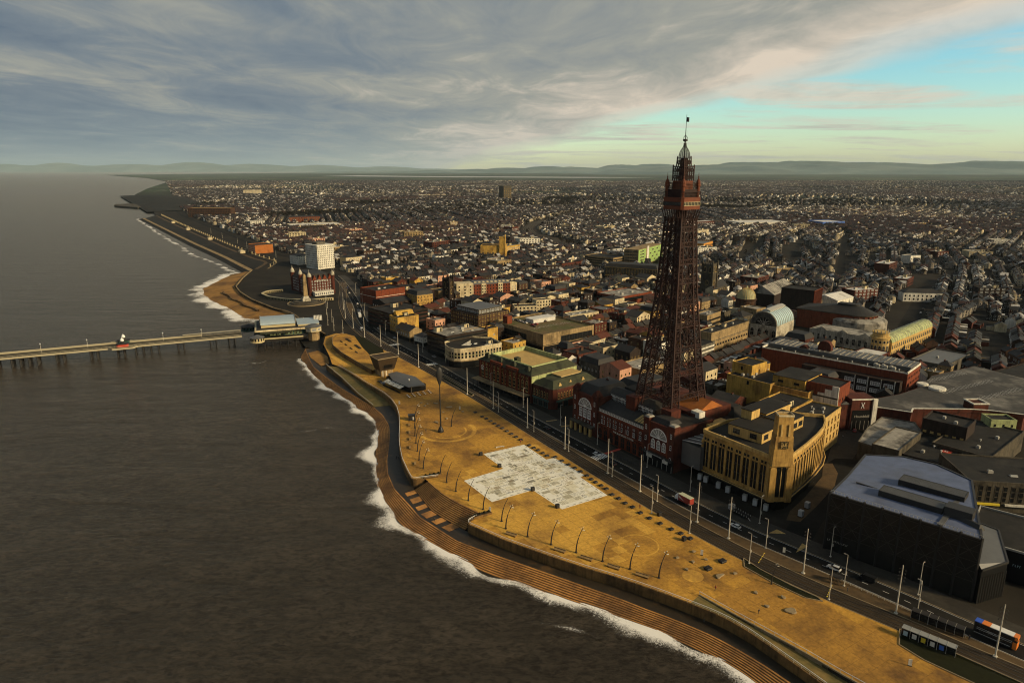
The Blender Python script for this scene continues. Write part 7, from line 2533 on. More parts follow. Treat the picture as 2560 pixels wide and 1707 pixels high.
place(PL,[(74.7,216.1),(68.3,211.5)],"bench","dark block benches on the plaza",["dark square block seat among the pebble seats, nearer the tram","dark square block seat among the pebble seats, nearer the sea"],R(30),0.1,1.35)
bs = [(-0.4,234.3),(17.3,223.1),(26.5,217.8),(35.4,212.3),(44.5,207.1)]
place(BN,bs,"bench","timber benches behind the southern sea wall",lambda i: f"long timber bench behind the southern sea wall, {ordinal(i)} from the amphitheatre",lambda s: R(-32),0.1)
be = [(-56.1,349.9),(-54.3,339.2),(-52.7,329.6),(-51.1,318.6),(-45.8,299.4)]
place(BN,be,"bench","timber benches behind the northern sea wall",lambda i: f"broad timber seat behind the curved northern wall, {ordinal(i)} from the black kiosk",lambda s: R(100),0.1,0.75)
for p in (LT,LS,BP,BQ,PL,BN):
 drop(p)

# ---- rounded stone seats
def pebble(x,y,a,b,h,rz,label,kidney=False):
 n = 18
 mb = MB()
 rings = [(0.86,0.0),(1.0,h * 0.35),(0.98,h * 0.75),(0.85,h),(0.0,h)]
 v = []
 for k,(s,z) in enumerate(rings[:-1]):
  for i in range(n):
   t = 2 * math.pi * i / n
   r = 1 + (0.16 * math.cos(3 * t + 0.6)) + (-0.35 * math.exp(-((t - 4.7) / 0.5) ** 2) if kidney else 0)
   v.append((a * s * r * math.cos(t),b * s * r * math.sin(t),z))
 mb.add(v,[(k * n + i,k * n + (i + 1) % n,(k + 1) * n + (i + 1) % n,(k + 1) * n + i) for k in range(3) for i in range(n)] + [tuple(3 * n + i for i in range(n))])
 tag(mb.build("pebble_seat","kerb_stone",None,(x,y,0.1),R(rz),smooth=False),label,"seat","pebble-shaped stone seats")

for i,(x,y,a,b,l,kd) in enumerate([(76.8,208.7,0.75,0.55,"small round stone seat north of the kidney-shaped seat",0),(71.1,207.1,2.0,1.0,"kidney-shaped stone seat by the dark block seats",1),(80.2,197.7,0.8,0.6,"small round stone seat inland of the ramp rail's end",0),(88.2,195.1,0.9,0.6,"small round stone seat by the dark verge's tip",0),(81.2,190.4,0.8,0.6,"small round stone seat beside the ramp rail",0),(87.9,188.1,1.9,1.5,"largest stone seat, egg-shaped, on the southern plaza",0),
            (59.3,218.5,0.75,0.55,"small round stone seat, leftmost of five near the white sign",0),(64.2,215.8,0.75,0.55,"small round stone seat, lower middle of five near the white sign",0),(60.8,211.1,0.75,0.55,"small round stone seat, nearest the sea of five by the white sign",0),(69.2,217.4,0.7,0.5,"small round stone seat right of the white sign",0),(66.2,222.6,0.8,0.55,"small round stone seat left of the white sign",0),
            (-54.1,386.1,0.8,0.6,"pale pebble seat nearest the cafe tables",0),(-51.2,380.8,1.0,0.7,"pale pebble seat below its neighbours near the cafe tables",0),(-50.2,384.4,0.8,0.6,"pale pebble seat right of the one nearest the cafe tables",0),(-45.4,385.3,1.7,0.9,"large pale pebble seat left of the sculpture mast",1),(-36.7,378.5,2.0,0.9,"long pale pebble seat right of the sculpture mast",0),(-39.4,369.9,0.7,0.5,"small pale pebble seat right beside the sculpture mast",0),(-36.5,359.7,0.8,0.6,"small pale pebble seat inside the paving ring",0),(-41.5,353.9,1.7,0.9,"large pale pebble seat left of the sculpture inside the ring",0),(-28.4,371.0,0.8,0.6,"small pale pebble seat beside the white notice by the tram",0)]):
 pebble(x,y,a,b,0.55,i * 37,l,bool(kd))

# ---- tall wind sculpture: a black paddle on a slender mast
sc_ = thing("wind_sculpture","very tall slender black mast with paddle-shaped head on the plaza","sculpture",(-37.8,340.1,0.1),R(20))
MB().lathe([(1.5,0),(1.6,0.5),(1.3,1.6),(0.8,2.6),(0.6,3.2),(0.0,3.25)],16).build("base","black_metal",sc_,smooth=True)
MB().tube([(0,0,3),(0,0,14),(0,0,26.5)],[0.42,0.34,0.22],10).build("mast","black_metal",sc_)
prof = [(0.2,25.6),(0.7,27.0),(1.35,29.0),(1.7,31.2),(1.65,33.2),(1.2,34.8),(0.5,35.6),(0.05,35.8)]
v,n = [],12
for r,z in prof:
 for k in range(n):
  t = 2 * math.pi * k / n
  v.append((r * math.cos(t),r * 0.35 * math.sin(t),z))
MB().add(v,[(i * n + k,i * n + (k + 1) % n,(i + 1) * n + (k + 1) % n,(i + 1) * n + k) for i in range(len(prof) - 1) for k in range(n)]).build("paddle_head","black_metal",sc_,smooth=True)
MB().box(-0.3,0.3,17,0.3,0.9,18).build("fitting","dark_metal",sc_)

# ---- kiosks, signs, bins
k = thing("black_kiosk","black box kiosk with a white notice by the northern wall","kiosk",(-55.9,358.0,0.1),R(10))
MB().box(-1.7,-1.3,0,1.7,1.3,3.0).box(-1.9,-1.5,3.0,1.9,1.5,3.2).build("cabin","black_metal",k)
MB().box(0.2,-1.36,0.5,1.3,-1.3,2.4).build("notice","render_white",k)
for x,y,l in ((68.5,220.4,"upright white information sign among the pebble seats"),(-9.0,252.6,"upright white sign at the amphitheatre's southern planter"),(-30.3,374.4,"upright white notice by the tram kerb near the sculpture"),(-66.8,383.7,"upright white sign where the northern wall bends"),(111.6,163.7,"white square board beside the southern dark verge"),(98.8,222.0,"small white sign on the crossing island by the clock corner")):
 s = thing("info_sign",l,"sign",(x,y,0.1),R(-20))
 MB().box(-0.45,-0.1,0.3,0.45,0.1,2.2).build("panel","render_white",s)
 MB().box(-0.5,-0.14,0,0.5,0.14,0.3).build("base","dark_metal",s)
for x,y,l in ((64.6,230.6,"dark square cabinet beside the last block bench"),(59.3,249.6,"dark upright cabinet at the tram kerb beside a slim post"),(-5.9,295.7,"dark block at the inner corner of the inlaid pavement, sea side"),(9.0,271.7,"dark block at the lower inner corner of the inlaid pavement"),(18.7,256.2,"dark block at the southern tip of the inlaid pavement"),(-15.2,309.4,"dark block at the northern tip of the inlaid pavement")):
 s = thing("metal_cabinet",l,"cabinet",(x,y,0.1),R(32))
 MB().box(-0.75,-0.6,0,0.75,0.6,1.5).build("body","black_metal",s)
 MB().box(-0.82,-0.67,1.5,0.82,0.67,1.62).build("lid","dark_metal",s)
# brick planters at the ends of the sea walls
for (p,q,l) in (((-40.0,284.2),(-32.6,287.4),"long brick planter at the northern wall's end by the amphitheatre"),((-15.6,247.4),(-8.6,251.6),"long brick planter at the southern wall's end by the amphitheatre")):
 a = math.atan2(q[1] - p[1],q[0] - p[0])
 L = math.hypot(q[0] - p[0],q[1] - p[1])
 s = thing("brick_planter",l,"planter",(*p,0.1),a)
 MB().box(0,-1.0,-1.5,L,1.0,0.9).build("trough","wall_concrete",s)
 MB().box(0.25,-0.75,0.9,L - 0.25,0.75,1.0).build("soil","bark",s)
 for j in range(4):
  MB().lathe([(0.1,1.0),(0.5,1.2),(0.55,1.5),(0.2,1.8),(0.0,1.85)],7,(1 + j * (L - 2) / 3,0)).build("shrub","lawn_dark",s)

# ---- the cantilevered bronze house, cafe and raised deck
fh = thing("cantilever_house","bronze-clad box with tapering sides standing on the deck by the sea","building",(-87,446,0),R(34))
bot = [(-5,-5.0),(5.2,-5.0),(5.2,5),(-5,5)]
topp = [(-7.4,-7.6),(7.8,-6.8),(7.8,7),(-7.4,7)]
MB().prism([(-4.4,-4.4),(4.4,-4.4),(4.4,4.6),(-4.4,4.6)],0,4.4).build("ground_storey","concrete_beige",fh)
MB().add([(*p,4.2) for p in bot] + [(*p,13.2) for p in topp],[(i,(i + 1) % 4,4 + (i + 1) % 4,4 + i) for i in range(4)] + [(3,2,1,0)]).build("upper_box","cladding_bronze",fh)
MB().sheet(topp,12.9).build("roof","paving_brown",fh)
MB().add([(-2.6,-5.62,5.6),(3.6,-5.55,5.6),(3.8,-6.1,8.2),(-2.8,-6.2,8.2)],[(0,1,2,3)]).build("window","glass_black",fh)
e_ = MB()
for i in range(4):
 e_.bar((*topp[i],13.1),(*topp[(i + 1) % 4],13.1),0.35,0,0.5)
e_.build("roof_edge","kerb_stone",fh)
for x in (-3.6,-1.2):
 MB().box(x - 0.2,-6.2,0,x + 0.2,-5.8,4.4).build("column","render_white",fh)
cf = thing("glass_cafe","low cafe with wedge-shaped dark roof and white awnings beside the bronze box","cafe",(-83,427,0),R(-50))
MB().prism([(0,1),(29,1),(30,12),(2,9)],0,4.4,top=False).build("wall","glass_black",cf)
MB().sheet([(-3,4,4.9),(12,-1.0,4.6),(29.5,-0.5,4.4),(33.5,9.5,4.9),(16,13.5,5.2),(-2,10,5.2)]).prism([(-3,4),(12,-1.0),(29.5,-0.5),(33.5,9.5),(16,13.5),(-2,10)],4.2,4.4).build("roof","roof_zinc",cf)
for j in range(4):
 MB().add([(5 + j * 5.2,-4.2,2.9),(9.7 + j * 5.2,-4.2,2.9),(9.7 + j * 5.2,-0.6,3.9),(5 + j * 5.2,-0.6,3.9)],[(0,1,2,3)]).build("awning","render_white",cf)
MB().box(4.5,-4.4,0,26,-4.1,1.1).build("screen","glass_black",cf)
for j in range(5):
 MB().box(28.8,2 + j * 2.3,0.1,29.1,2.15 + j * 2.3,4.4).build("mullion","pole_white",cf)
MB().lathe([(0.4,5),(0.4,6),(0.6,6.1),(0,6.3)],8,(20,6)).build("vent","roof_white",cf)
# cafe tables: white tops with chairs, each its own thing
n_ = 0
for i in range(5):
 for j in range(3):
  p = (-64.5 + i * 3.0 + j * 1.0,397.5 + i * 2.1 - j * 2.2 + 2.5)
  t = thing("cafe_table",f"white cafe table on the terrace, {ordinal(j)} row from the glass, {ordinal(i)} from the sea","table",(*p,0.1),R(i * 17 + j * 11),"white cafe tables")
  MB().lathe([(0.55,0.72),(0.55,0.76),(0,0.765)],10).build("table_top","white_paint",t)
  MB().lathe([(0.25,0),(0.05,0.06),(0.05,0.72)],6).build("leg","dark_metal",t)
  for s in (-1,1):
   c = thing("cafe_chair",f"small dark cafe chair, {'seaward' if s < 0 else 'landward'} of table {ordinal(i)} in row {ordinal(j)}","chair",(p[0] + s * 0.85,p[1] + s * 0.3,0.1),R(s * 70 + 20),"cafe chairs")
   MB().box(-0.22,-0.22,0.42,0.22,0.22,0.47).box(-0.22,0.18,0.47,0.22,0.22,0.9).build("seat","timber_dark",c)
   MB().box(-0.2,-0.2,0,-0.16,-0.16,0.42).box(0.16,-0.2,0,0.2,-0.16,0.42).box(-0.2,0.16,0,-0.16,0.2,0.42).box(0.16,0.16,0,0.2,0.2,0.42).build("legs","dark_metal",c)
# raised viewing deck with retaining wall
dk_poly = [(-145.2,536),(-139.5,515),(-126.5,491),(-111,468),(-95.5,446),(-91.5,452),(-101.5,478),(-117,512),(-134,545),(-141,553),(-145.5,548)]
structure(MB().prism(dk_poly,0,2.6,1,0).build("raised_deck",["paving_gold","wall_concrete"]))
w = thing("deck_wall","curved brown retaining wall of the raised deck with pale coping","wall",(0,0,0))
wl = smooth_line([(-141,553),(-145.5,546),(-145.2,536),(-139.5,515),(-126.5,491),(-111,468),(-95.5,446)],50,2)
mb = MB()
o_ = offset(wl,0.5)
loft(mb,o_,o_,0.05,3.4)
loft(mb,o_,wl,3.4,3.4)
loft(mb,wl,wl,3.4,2.5)
mb.build("wall","wall_concrete",w)
MB().tube([(*p,3.45) for p in offset(wl,0.25)],0.16,5).build("coping","kerb_stone",w)
sh_ = [(-131,531,12,1.6),(-119,510,13,1.8),(-135.5,526,5,0.7),(-129.5,516,5,0.7),(-123,505,5,0.7),(-116.5,494,5,0.7)]
for i,(x,y,l,wd) in enumerate(sh_):
 s = thing("deck_bench",["long dark planter bed on the raised deck, nearer the pier","long dark planter bed on the raised deck, nearer the bronze box"][i] if i < 2 else f"low dark bench strip on the raised deck, {ordinal(i - 2)} from the pier","bench" if i > 1 else "planter",(x,y,2.6),R(-60))
 MB().box(-l / 2,-wd / 2,0,l / 2,wd / 2,0.5).build("block","black_metal",s)
 MB().box(-l / 2 + 0.1,-wd / 2 + 0.1,0.5,l / 2 - 0.1,wd / 2 - 0.1,0.58).build("top","bark",s)
MB().sheet([(-100,512),(-112,532),(-124,552),(-132,556),(-118,520),(-103,487),(-95,492)],0.17).build("grass_verge","lawn_dark")["kind"] = "structure"

# ---- the pier
def build_pier():
 root = thing("iron_pier","long narrow pier on iron legs running out to sea with white railings","pier",(-225,552,0),R(25.2))
 W2,L0,L1 = 7.0,0.0,-230.0
 MB().box(L1,-W2,2.0,L0,W2,2.9).build("deck","timber_deck",root)
 for s in (-1,1):
  MB().box(L1,s * (W2 + 0.15) - 0.15,1.7,L0,s * (W2 + 0.15) + 0.15,3.1).build("edge_beam","pier_paint",root)
  rl = MB()
  rl.box(L1,s * W2 - 0.08,3.9,L0,s * W2 + 0.08,4.1)
  for k in range(78):
   rl.box(L1 + k * 2.95,s * W2 - 0.06,3.0,L1 + k * 2.95 + 0.12,s * W2 + 0.06,4.0)
  rl.build("railing","pier_paint",root)
 # continuous back-to-back seat along the far side
 MB().box(L1,W2 - 1.3,2.9,-30,W2 - 0.5,3.4).box(L1,W2 - 0.6,3.4,-30,W2 - 0.4,4.3).build("long_seat","pier_paint",root)
 MB().box(-44,W2 - 2.5,5.0,0,W2 + 0.2,5.3).build("shelter_roof","pier_paint",root)
 # iron leg clusters
 xs = [-8,-22,-60 + 14,-70,-88,-106,-128,-150,-169,-188,-214,-226]
 for i,x in enumerate(xs):
  wide = 8 if i in (3,7,10) else 4
  mb = MB()
  for dx in ([-wide,-wide / 3,wide / 3,wide] if wide == 8 else [-2.2,2.2]):
   for y in (-5.6,-1.9,1.9,5.6):
    mb.tube([(x + dx,y,-9),(x + dx,y,2.0)],0.5,6)
  for y in (-5.6,5.6):
   mb.bar((x - wide * 0.55,y,-4.5),(x + wide * 0.55,y,1.4),0.16)
   mb.bar((x + wide * 0.55,y,-4.5),(x - wide * 0.55,y,1.4),0.16)
   mb.bar((x - wide,y,-1.5),(x + wide,y,-1.5),0.2)
  mb.bar((x,-5.6,-4),(x,5.6,1.5),0.16)
  mb.bar((x,5.6,-4),(x,-5.6,1.5),0.16)
  mb.build("leg_cluster","black_metal",root)
 # bracing girder under the deck
 g = MB()
 for s in (-1,1):
  g.bar((L1,s * 5.6,1.7),(L0,s * 5.6,1.7),0.5)
 g.build("girder","dark_metal",root)
 # widened bay with kiosk and onion domes
 bx = -88 + 2
 bay = [(bx - 10,-W2),(bx - 7,-W2 - 4),(bx + 7,-W2 - 4),(bx + 10,-W2),(bx + 10,W2),(bx + 7,W2 + 4),(bx - 7,W2 + 4),(bx - 10,W2)]
 MB().prism(bay,1.9,2.96,bottom=True).build("bay_deck","timber_deck",root)
 rl = MB()
 for i in (0,1,2,4,5,6):
  rl.bar((*bay[i],2.4),(*bay[i + 1],2.4),0.3,0,1.4)
  rl.bar((*bay[i],4.0),(*bay[i + 1],4.0),0.2)
 rl.build("bay_edge","pier_paint",root)
 for y in (-6.5,6.5):
  kq = thing("pier_kiosk","red-fronted kiosk with white onion dome on the pier bay, " + ("near side" if y < 0 else "far side"),"kiosk",(0,0,0),R(25.2))
  m = Matrix.Rotation(R(25.2),4,"Z") @ Vector((bx,y,0))
  kq.location = (-225 + m.x,552 + m.y,2.96)
  kq.scale = (0.8,0.8,0.8)
  MB().prism([(-5,-2),(-3.5,-3),(3.5,-3),(5,-2),(5,2),(3.5,3),(-3.5,3),(-5,2)],0,2.8).build("cabin","red_paint" if y < 0 else "paint_teal",kq)
  MB().prism([(-5.6,-2.4),(-3.8,-3.6),(3.8,-3.6),(5.6,-2.4),(5.6,2.4),(3.8,3.6),(-3.8,3.6),(-5.6,2.4)],2.8,3.2,bottom=True).build("eaves","roof_slate",kq)
  MB().lathe([(3.4,3.2),(2.0,4.2),(1.5,4.6),(1.5,5.4)],10).build("drum","roof_slate",kq)
  MB().lathe([(1.3,5.4),(1.75,6.0),(1.75,6.8),(1.2,7.7),(0.5,8.3),(0.15,8.9),(0.0,9.8)],12).build("onion_dome","white_paint",kq,smooth=True)
 for i,x in enumerate((-30,-58,-110,-140,-172,-205)):
  lp = thing("pier_lamp",f"small white lamp standard on the pier, {ordinal(i)} from the pavilion","street lamp",(0,0,0),R(25.2),"pier lamps")
  m = Matrix.Rotation(R(25.2),4,"Z") @ Vector((x,1.5,0))
  lp.location = (-225 + m.x,552 + m.y,2.9)
  MB().tube([(0,0,0),(0,0,6)],[0.14,0.08],6).build("post","pole_white",lp)
  MB().lathe([(0.1,6),(0.35,6.2),(0.35,6.6),(0,6.8)],8).build("globe","white_paint",lp)
 # pavilion at the shore end
 pv_ = thing("pier_pavilion","white pier pavilion with pale blue barrel roof and octagonal corner","pavilion",(-208.0,540.0,0),R(20))
 MB().prism([(-2,-9),(36,-9),(36,42),(-2,42)],0.6,2.6,bottom=True).build("substructure","timber_dark",pv_)
 for x in range(0,36,6):
  for y in range(-7,42,8):
   MB().tube([(x,y,-8),(x,y,0.7)],0.35,6).build("pile","black_metal",pv_)
 MB().prism([(2,2),(38,2),(38,38),(2,38)],2.6,7.2,top=False).build("hall","paint_teal",pv_)
 MB().prism([(-1,-1.5),(40,-1.5),(40,40),(-1,40)],7.2,8.6,bottom=True).build("eaves_roof","render_cream",pv_)
 MB().box(0.4,-0.2,8.61,39,39,8.7).build("flat_roof","roof_slate",pv_)
 MB().prism([(4,7),(31,7),(31,35),(4,35)],8.6,11.2,top=False).build("clerestory","cream_paint",pv_)
 n = 8
 prof = [(21 + 15 * math.cos(math.pi * k / n),11.2 + 3.6 * math.sin(math.pi * k / n)) for k in range(n + 1)]
 MB().add([(3.4,y,z) for y,z in prof] + [(31.6,y,z) for y,z in prof],[(i,i + 1,n + 2 + i,n + 1 + i) for i in range(n)] + [tuple(range(n + 1)),tuple(range(n + 1,2 * n + 2))[::-1]]).build("barrel_roof","roof_sky",pv_)
 for x in (3.2,31.2):
  MB().tube([(x + 0.2,y,z + 0.15) for y,z in prof],0.4,5).build("roof_rim","roof_pale",pv_)
 MB().box(33,6,8.7,50,30,9.8).box(32.6,5.6,9.8,50.4,30.4,10.1).build("north_annexe","roof_sky",pv_)
 MB().box(33.2,4.6,8.7,50,5.6,9.8).build("annexe_fascia","cream_paint",pv_)
 pr2 = [(26 + 4.0 * math.cos(math.pi * k / n),8.7 + 4.0 * math.sin(math.pi * k / n)) for k in range(n + 1)]
 MB().add([(47,y,z) for y,z in pr2] + [(54,y,z) for y,z in pr2],[(i,i + 1,n + 2 + i,n + 1 + i) for i in range(n)] + [tuple(range(n + 1)),tuple(range(n + 1,2 * n + 2))[::-1]]).build("entrance_vault","render_white",pv_)
 for k in range(6):
  MB().tube([(47.4 + k * 1.2,y,z + 0.1) for y,z in pr2],0.16,4).build("vault_rib","roof_slate",pv_)
 oc = [(45 + 6.6 * math.cos(R(22.5 + 45 * k)),1 + 6.6 * math.sin(R(22.5 + 45 * k))) for k in range(8)]
 ot = MB().prism([(45 + (x - 45) * 0.72,1 + (y - 1) * 0.72) for x,y in oc],-3,4.6).build("octagon_base","concrete_beige",pv_)
 MB().prism(oc,4.6,8.6,bottom=True).build("octagon_room","cream_paint",pv_)
 MB().add([(45 + (x - 45) * 1.1,1 + (y - 1) * 1.1,8.6) for x,y in oc] + [(45 + (x - 45) * 0.4,1 + (y - 1) * 0.4,10.4) for x,y in oc],[(i,(i + 1) % 8,8 + (i + 1) % 8,8 + i) for i in range(8)] + [tuple(range(8,16))]).build("octagon_roof","roof_zinc",pv_)
 for k in range(8):
  a,b = oc[k],oc[(k + 1) % 8]
  c = ((a[0] + b[0]) / 2,(a[1] + b[1]) / 2)
  put(window_mesh("render_white","glass_grey",1,1),"window",pv_,(45 + (c[0] - 45) * 1.0,1 + (c[1] - 1) * 1.0,5.4),math.atan2(b[1] - a[1],b[0] - a[0]),(3.6,1,2.2))
 # sea-end kiosks with low conical roofs
 for (x,y,rr,cl) in ((0.5,-11,5.0,"cream_paint"),(-6,34,6.0,"paint_teal")):
  MB().lathe([(rr + 0.6,1.6),(rr + 0.6,2.6),(rr,2.6),(rr,5.2)],14,(x,y)).build("rotunda",cl,pv_)
  MB().lathe([(rr + 0.8,5.2),(rr + 0.8,5.6),(rr * 0.5,6.8),(0,7.6)],14,(x,y)).build("rotunda_roof","roof_zinc" if rr < 6 else "roof_slate",pv_)
  for k in range(14):
   a = 2 * math.pi * k / 14
   MB().box(-0.55,-0.1,2.9,0.55,0.1,4.9).build("rotunda_window","glass_dark",pv_,(x + (rr + 0.02) * math.cos(a),y + (rr + 0.02) * math.sin(a),0),a + R(90))
 MB().box(4,-9.5,2.6,36,-8.8,3.6).build("walk_rail","cream_paint",pv_)
 for k in range(9):
  put(window_mesh("paint_mint","glass_dark",2,2,True),"window",pv_,(5.5 + k * 3.6,2,3.0),0,(2.6,1,3.4))
 MB().box(3,-6.4,6.4,27,1.8,6.8).build("awning","roof_green",pv_)
 tx = put(text_mesh("~9",1.5,"paint_mint"),"lettering",pv_,(15,-6.5,5.4))
 tx.rotation_euler = (R(90),0,0)
 take([(-240,525),(-150,555),(-170,610),(-240,580)],3)

plain("roof_sky",(0.30,0.36,0.38),0.35,0.5)
build_pier()

# ---- vehicles
def car_proto(name,paint,L=4.3,W=1.78,H=1.46,style="hatch"):
 r = bpy.data.objects.new(name,None)
 h = W / 2
 x0,x1 = -L / 2,L / 2
 prof = [(x0,0.35),(x0,0.78),(x0 + 0.12,0.92),(x0 + (0.25 if style == "hatch" else 0.8),0.98),(x1 - 1.15,0.95),(x1 - 0.2,0.76),(x1,0.62),(x1,0.35)]
 mb = MB()
 n = len(prof)
 mb.add([(x,-h * 0.97,z) for x,z in prof] + [(x,h * 0.97,z) for x,z in prof],[tuple(range(n)),tuple(range(n,2 * n))[::-1]] + [(i,n + i,n + (i + 1) % n,(i + 1) % n) for i in range(n)])
 rx0,rx1 = (x0 + 0.55,x1 - 2.0) if style == "hatch" else (x0 + 1.1,x1 - 2.1)
 mb.taper((rx0 + rx1) / 2,0,H - 0.08,H,(rx1 - rx0) / 2,h * 0.72,(rx1 - rx0) / 2 - 0.1,h * 0.66)
 mb.build("body",paint,r)
 wx0,wx1 = x0 + (0.22 if style == "hatch" else 0.7),x1 - 1.12
 g = MB()
 v = [(wx0,-h * 0.9,0.95),(wx1,-h * 0.9,0.93),(wx1,h * 0.9,0.93),(wx0,h * 0.9,0.95),(rx0,-h * 0.72,H - 0.07),(rx1,-h * 0.72,H - 0.07),(rx1,h * 0.72,H - 0.07),(rx0,h * 0.72,H - 0.07)]
 g.add(v,[(0,1,5,4),(1,2,6,5),(2,3,7,6),(3,0,4,7)])
 g.build("windows","glass_dark",r)
 wh = MB().tube([(0,-0.1,0),(0,0.1,0)],0.32,12)
 me = wh.mesh("wheel",["tyre"])
 for x in (x0 + 0.75,x1 - 0.8):
  for y in (-h + 0.06,h - 0.06):
   o = bpy.data.objects.new("wheel",me)
   COL.objects.link(o)
   o.parent = r
   o.location = (x,y,0.32)
 for y in (-h * 0.72,h * 0.72):
  MB().box(x1 - 0.03,y - 0.2,0.58,x1 + 0.015,y + 0.2,0.72).build("headlight","lamp_lens",r)
  MB().box(x0 - 0.015,y - 0.16,0.68,x0 + 0.03,y + 0.16,0.86).build("tail_light","tail_red",r)
 return r

protos = {c: car_proto("parked_car","car_" + c,style="hatch" if c in ("red","blue","white") else "saloon") for c in ("white","black","silver","red","blue")}
suv = car_proto("parked_car","car_white",4.6,1.85,1.66)

def car(color,x,y,label,rz,z=0.05,group=None,proto=None):
 o = copy_tree(proto or protos[color])
 o.name = "car"
 o.location = (x,y,z)
 o.rotation_euler = (0,0,rz)
 tag(o,label,"car",group)

def rd(x,y):
 return road_angle(x,y)

car("white",87.0,240.6,"white estate car driving past the clock corner",rd(87,240))
car("white",112.2,211.6,"white car beside the metal cage on the tram median",rd(112,211),proto=suv)
car("black",47.6,299.0,"dark car just past the main zebra crossing",rd(48,298))
car("black",18.8,344.6,"small dark car on the road below the brick hall",rd(19,342))
car("white",41.4,309.6,"white car crossing the zebra stripes before the brick hall",rd(42,308) + math.pi)
car("silver",193.2,243.4,"silver car on the side street beyond the black venue",R(-15))
car("silver",-58.0,489.5,"pale car parked before the cream curved store",rd(-58,489))
car("silver",-97.0,548.0,"grey car parked by the gabled shop",rd(-97,548))
car("white",-117.0,583.0,"white car parked outside the banded hotel",rd(-117,583))
car("white",-160.5,697.4,"white car on the road beside the red blank wall",rd(-160,697))
car("silver",-150.0,660.4,"silver car behind the queue near the banded hotel",rd(-150,660))
car("black",-171.5,724.7,"dark car on the road north of the red blank wall",rd(-171,724))
car("white",-183.6,760.6,"white car on the road beside the red hotel",rd(-183,760))
car("blue",-194,796,"dark blue car furthest along the road by the red hotel",rd(-194,796))
car("black",-86.5,427.5,"black car parked below the bronze box",R(125),0.12)
car("silver",-84.0,424.0,"grey car parked beside the black one below the bronze box",R(128),0.12)
car("red",182.5,341.0,"red car on the pedestrian street before the shopping gateway",R(60),0.12)
rc = [("silver",0.0,563.4),("black",3.4,561.4),("white",6.0,558.6),("silver",8.2,554.8),("white",11.0,551.0),("white",13.8,553.6),("black",12.0,558.8),("red",16.3,543.0),("red",19.4,546.0),("black",17.6,538.6),("black",24.1,561.2),("black",26.9,557.6),("silver",21.6,564.0)]
cnts = {}
for i,(c,x,y) in enumerate(rc):
 cnts[c] = cnts.get(c,0) + 1
 car(c,x,y,f"{c} car parked on the mossy store roof, {ordinal(cnts[c] - 1)} {c} one from the sea",R(128 + (i % 3) * 3),12.25,"cars on the store roof")
for i,(x,y,c) in enumerate([(300.4,515.0,"white"),(309,528.0,"black"),(318,541,"silver"),(340,574,"white"),(352,590,"blue"),(364,608,"silver"),(392,650,"white"),(405,668,"black"),(430,704,"silver"),(447,730,"white"),(306,505,"silver"),(330,541,"white"),(372,602,"black"),(398,640,"silver")]):
 cnts["s" + c] = cnts.get("s" + c,0) + 1
 car(c,x + (5 if i < 10 else 8),y,f"{c} car parked along the wide inland street, {ordinal(cnts['s' + c] - 1)} {c} one from the terracotta corner",R(56),0.08,"cars along the inland street")
vn = thing("van","black van on the road before the black venue","van",(120.8,205.0,0.05),rd(121,204))
MB().box(-2.5,-0.98,0.35,1.5,0.98,2.05).taper(1.9,0,0.35,1.15,0.75,0.98,0.6,0.95).build("body","car_black",vn)
MB().taper(1.75,0,1.15,2.0,0.6,0.92,0.1,0.85,dx=-0.3).build("windscreen","glass_dark",vn)
for x in (-1.6,1.7):
 for y in (-0.92,0.92):
  MB().tube([(x,y - 0.1,0.36),(x,y + 0.1,0.36)],0.36,12).build("wheel","tyre",vn)
for y in (-0.7,0.7):
 MB().box(2.6,y - 0.2,0.7,2.68,y + 0.2,0.95).build("headlight","lamp_lens",vn)
w2 = thing("van","white van with open rear on the road near the pier","van",(-130.6,577.5,0.05),rd(-130,577))
MB().box(-2.7,-1.0,0.35,1.6,1.0,2.5).taper(2.1,0,0.35,1.25,0.75,1.0,0.6,0.95).build("body","car_white",w2)
MB().taper(1.95,0,1.25,2.35,0.6,0.92,0.1,0.85,dx=-0.3).build("windscreen","glass_dark",w2)
MB().box(-2.76,-0.8,0.6,-2.7,0.8,2.2).build("rear_doors","glass_dark",w2)
for x in (-1.7,1.8):
 for y in (-0.94,0.94):
  MB().tube([(x,y - 0.1,0.38),(x,y + 0.1,0.38)],0.38,12).build("wheel","tyre",w2)
# box lorry: white cab, red sides, pale green roof
lr = thing("box_lorry","lorry with white cab, red box body and pale roof passing the clock store","lorry",(71.9,260.6,0.05),rd(72,260))
MB().box(-4.2,-1.22,1.0,2.2,1.22,3.55).build("box_body","truck_red",lr)
MB().box(-4.2,-1.22,3.55,2.2,1.22,3.7).build("box_roof","truck_roof",lr)
MB().add([(-1.0,-1.24,1.6),(2.0,-1.24,3.3),(2.0,-1.24,2.2)],[(0,1,2)]).add([(-1.0,1.24,1.6),(2.0,1.24,2.2),(2.0,1.24,3.3)],[(0,1,2)]).build("side_stripe","render_white",lr)
MB().box(2.35,-1.15,0.6,4.1,1.15,2.2).taper(3.1,0,2.2,2.9,0.8,1.12,0.55,1.0).build("cab","car_white",lr)
MB().box(4.11,-0.95,1.5,4.14,0.95,2.15).build("windscreen","glass_dark",lr)
MB().box(-4.2,-0.9,0.6,3.8,0.9,0.98).build("chassis","black_metal",lr)
for x in (-3.0,-2.0,3.1):
 for y in (-1.05,1.05):
  MB().tube([(x,y - 0.14,0.48),(x,y + 0.14,0.48)],0.48,12).build("wheel","tyre",lr)
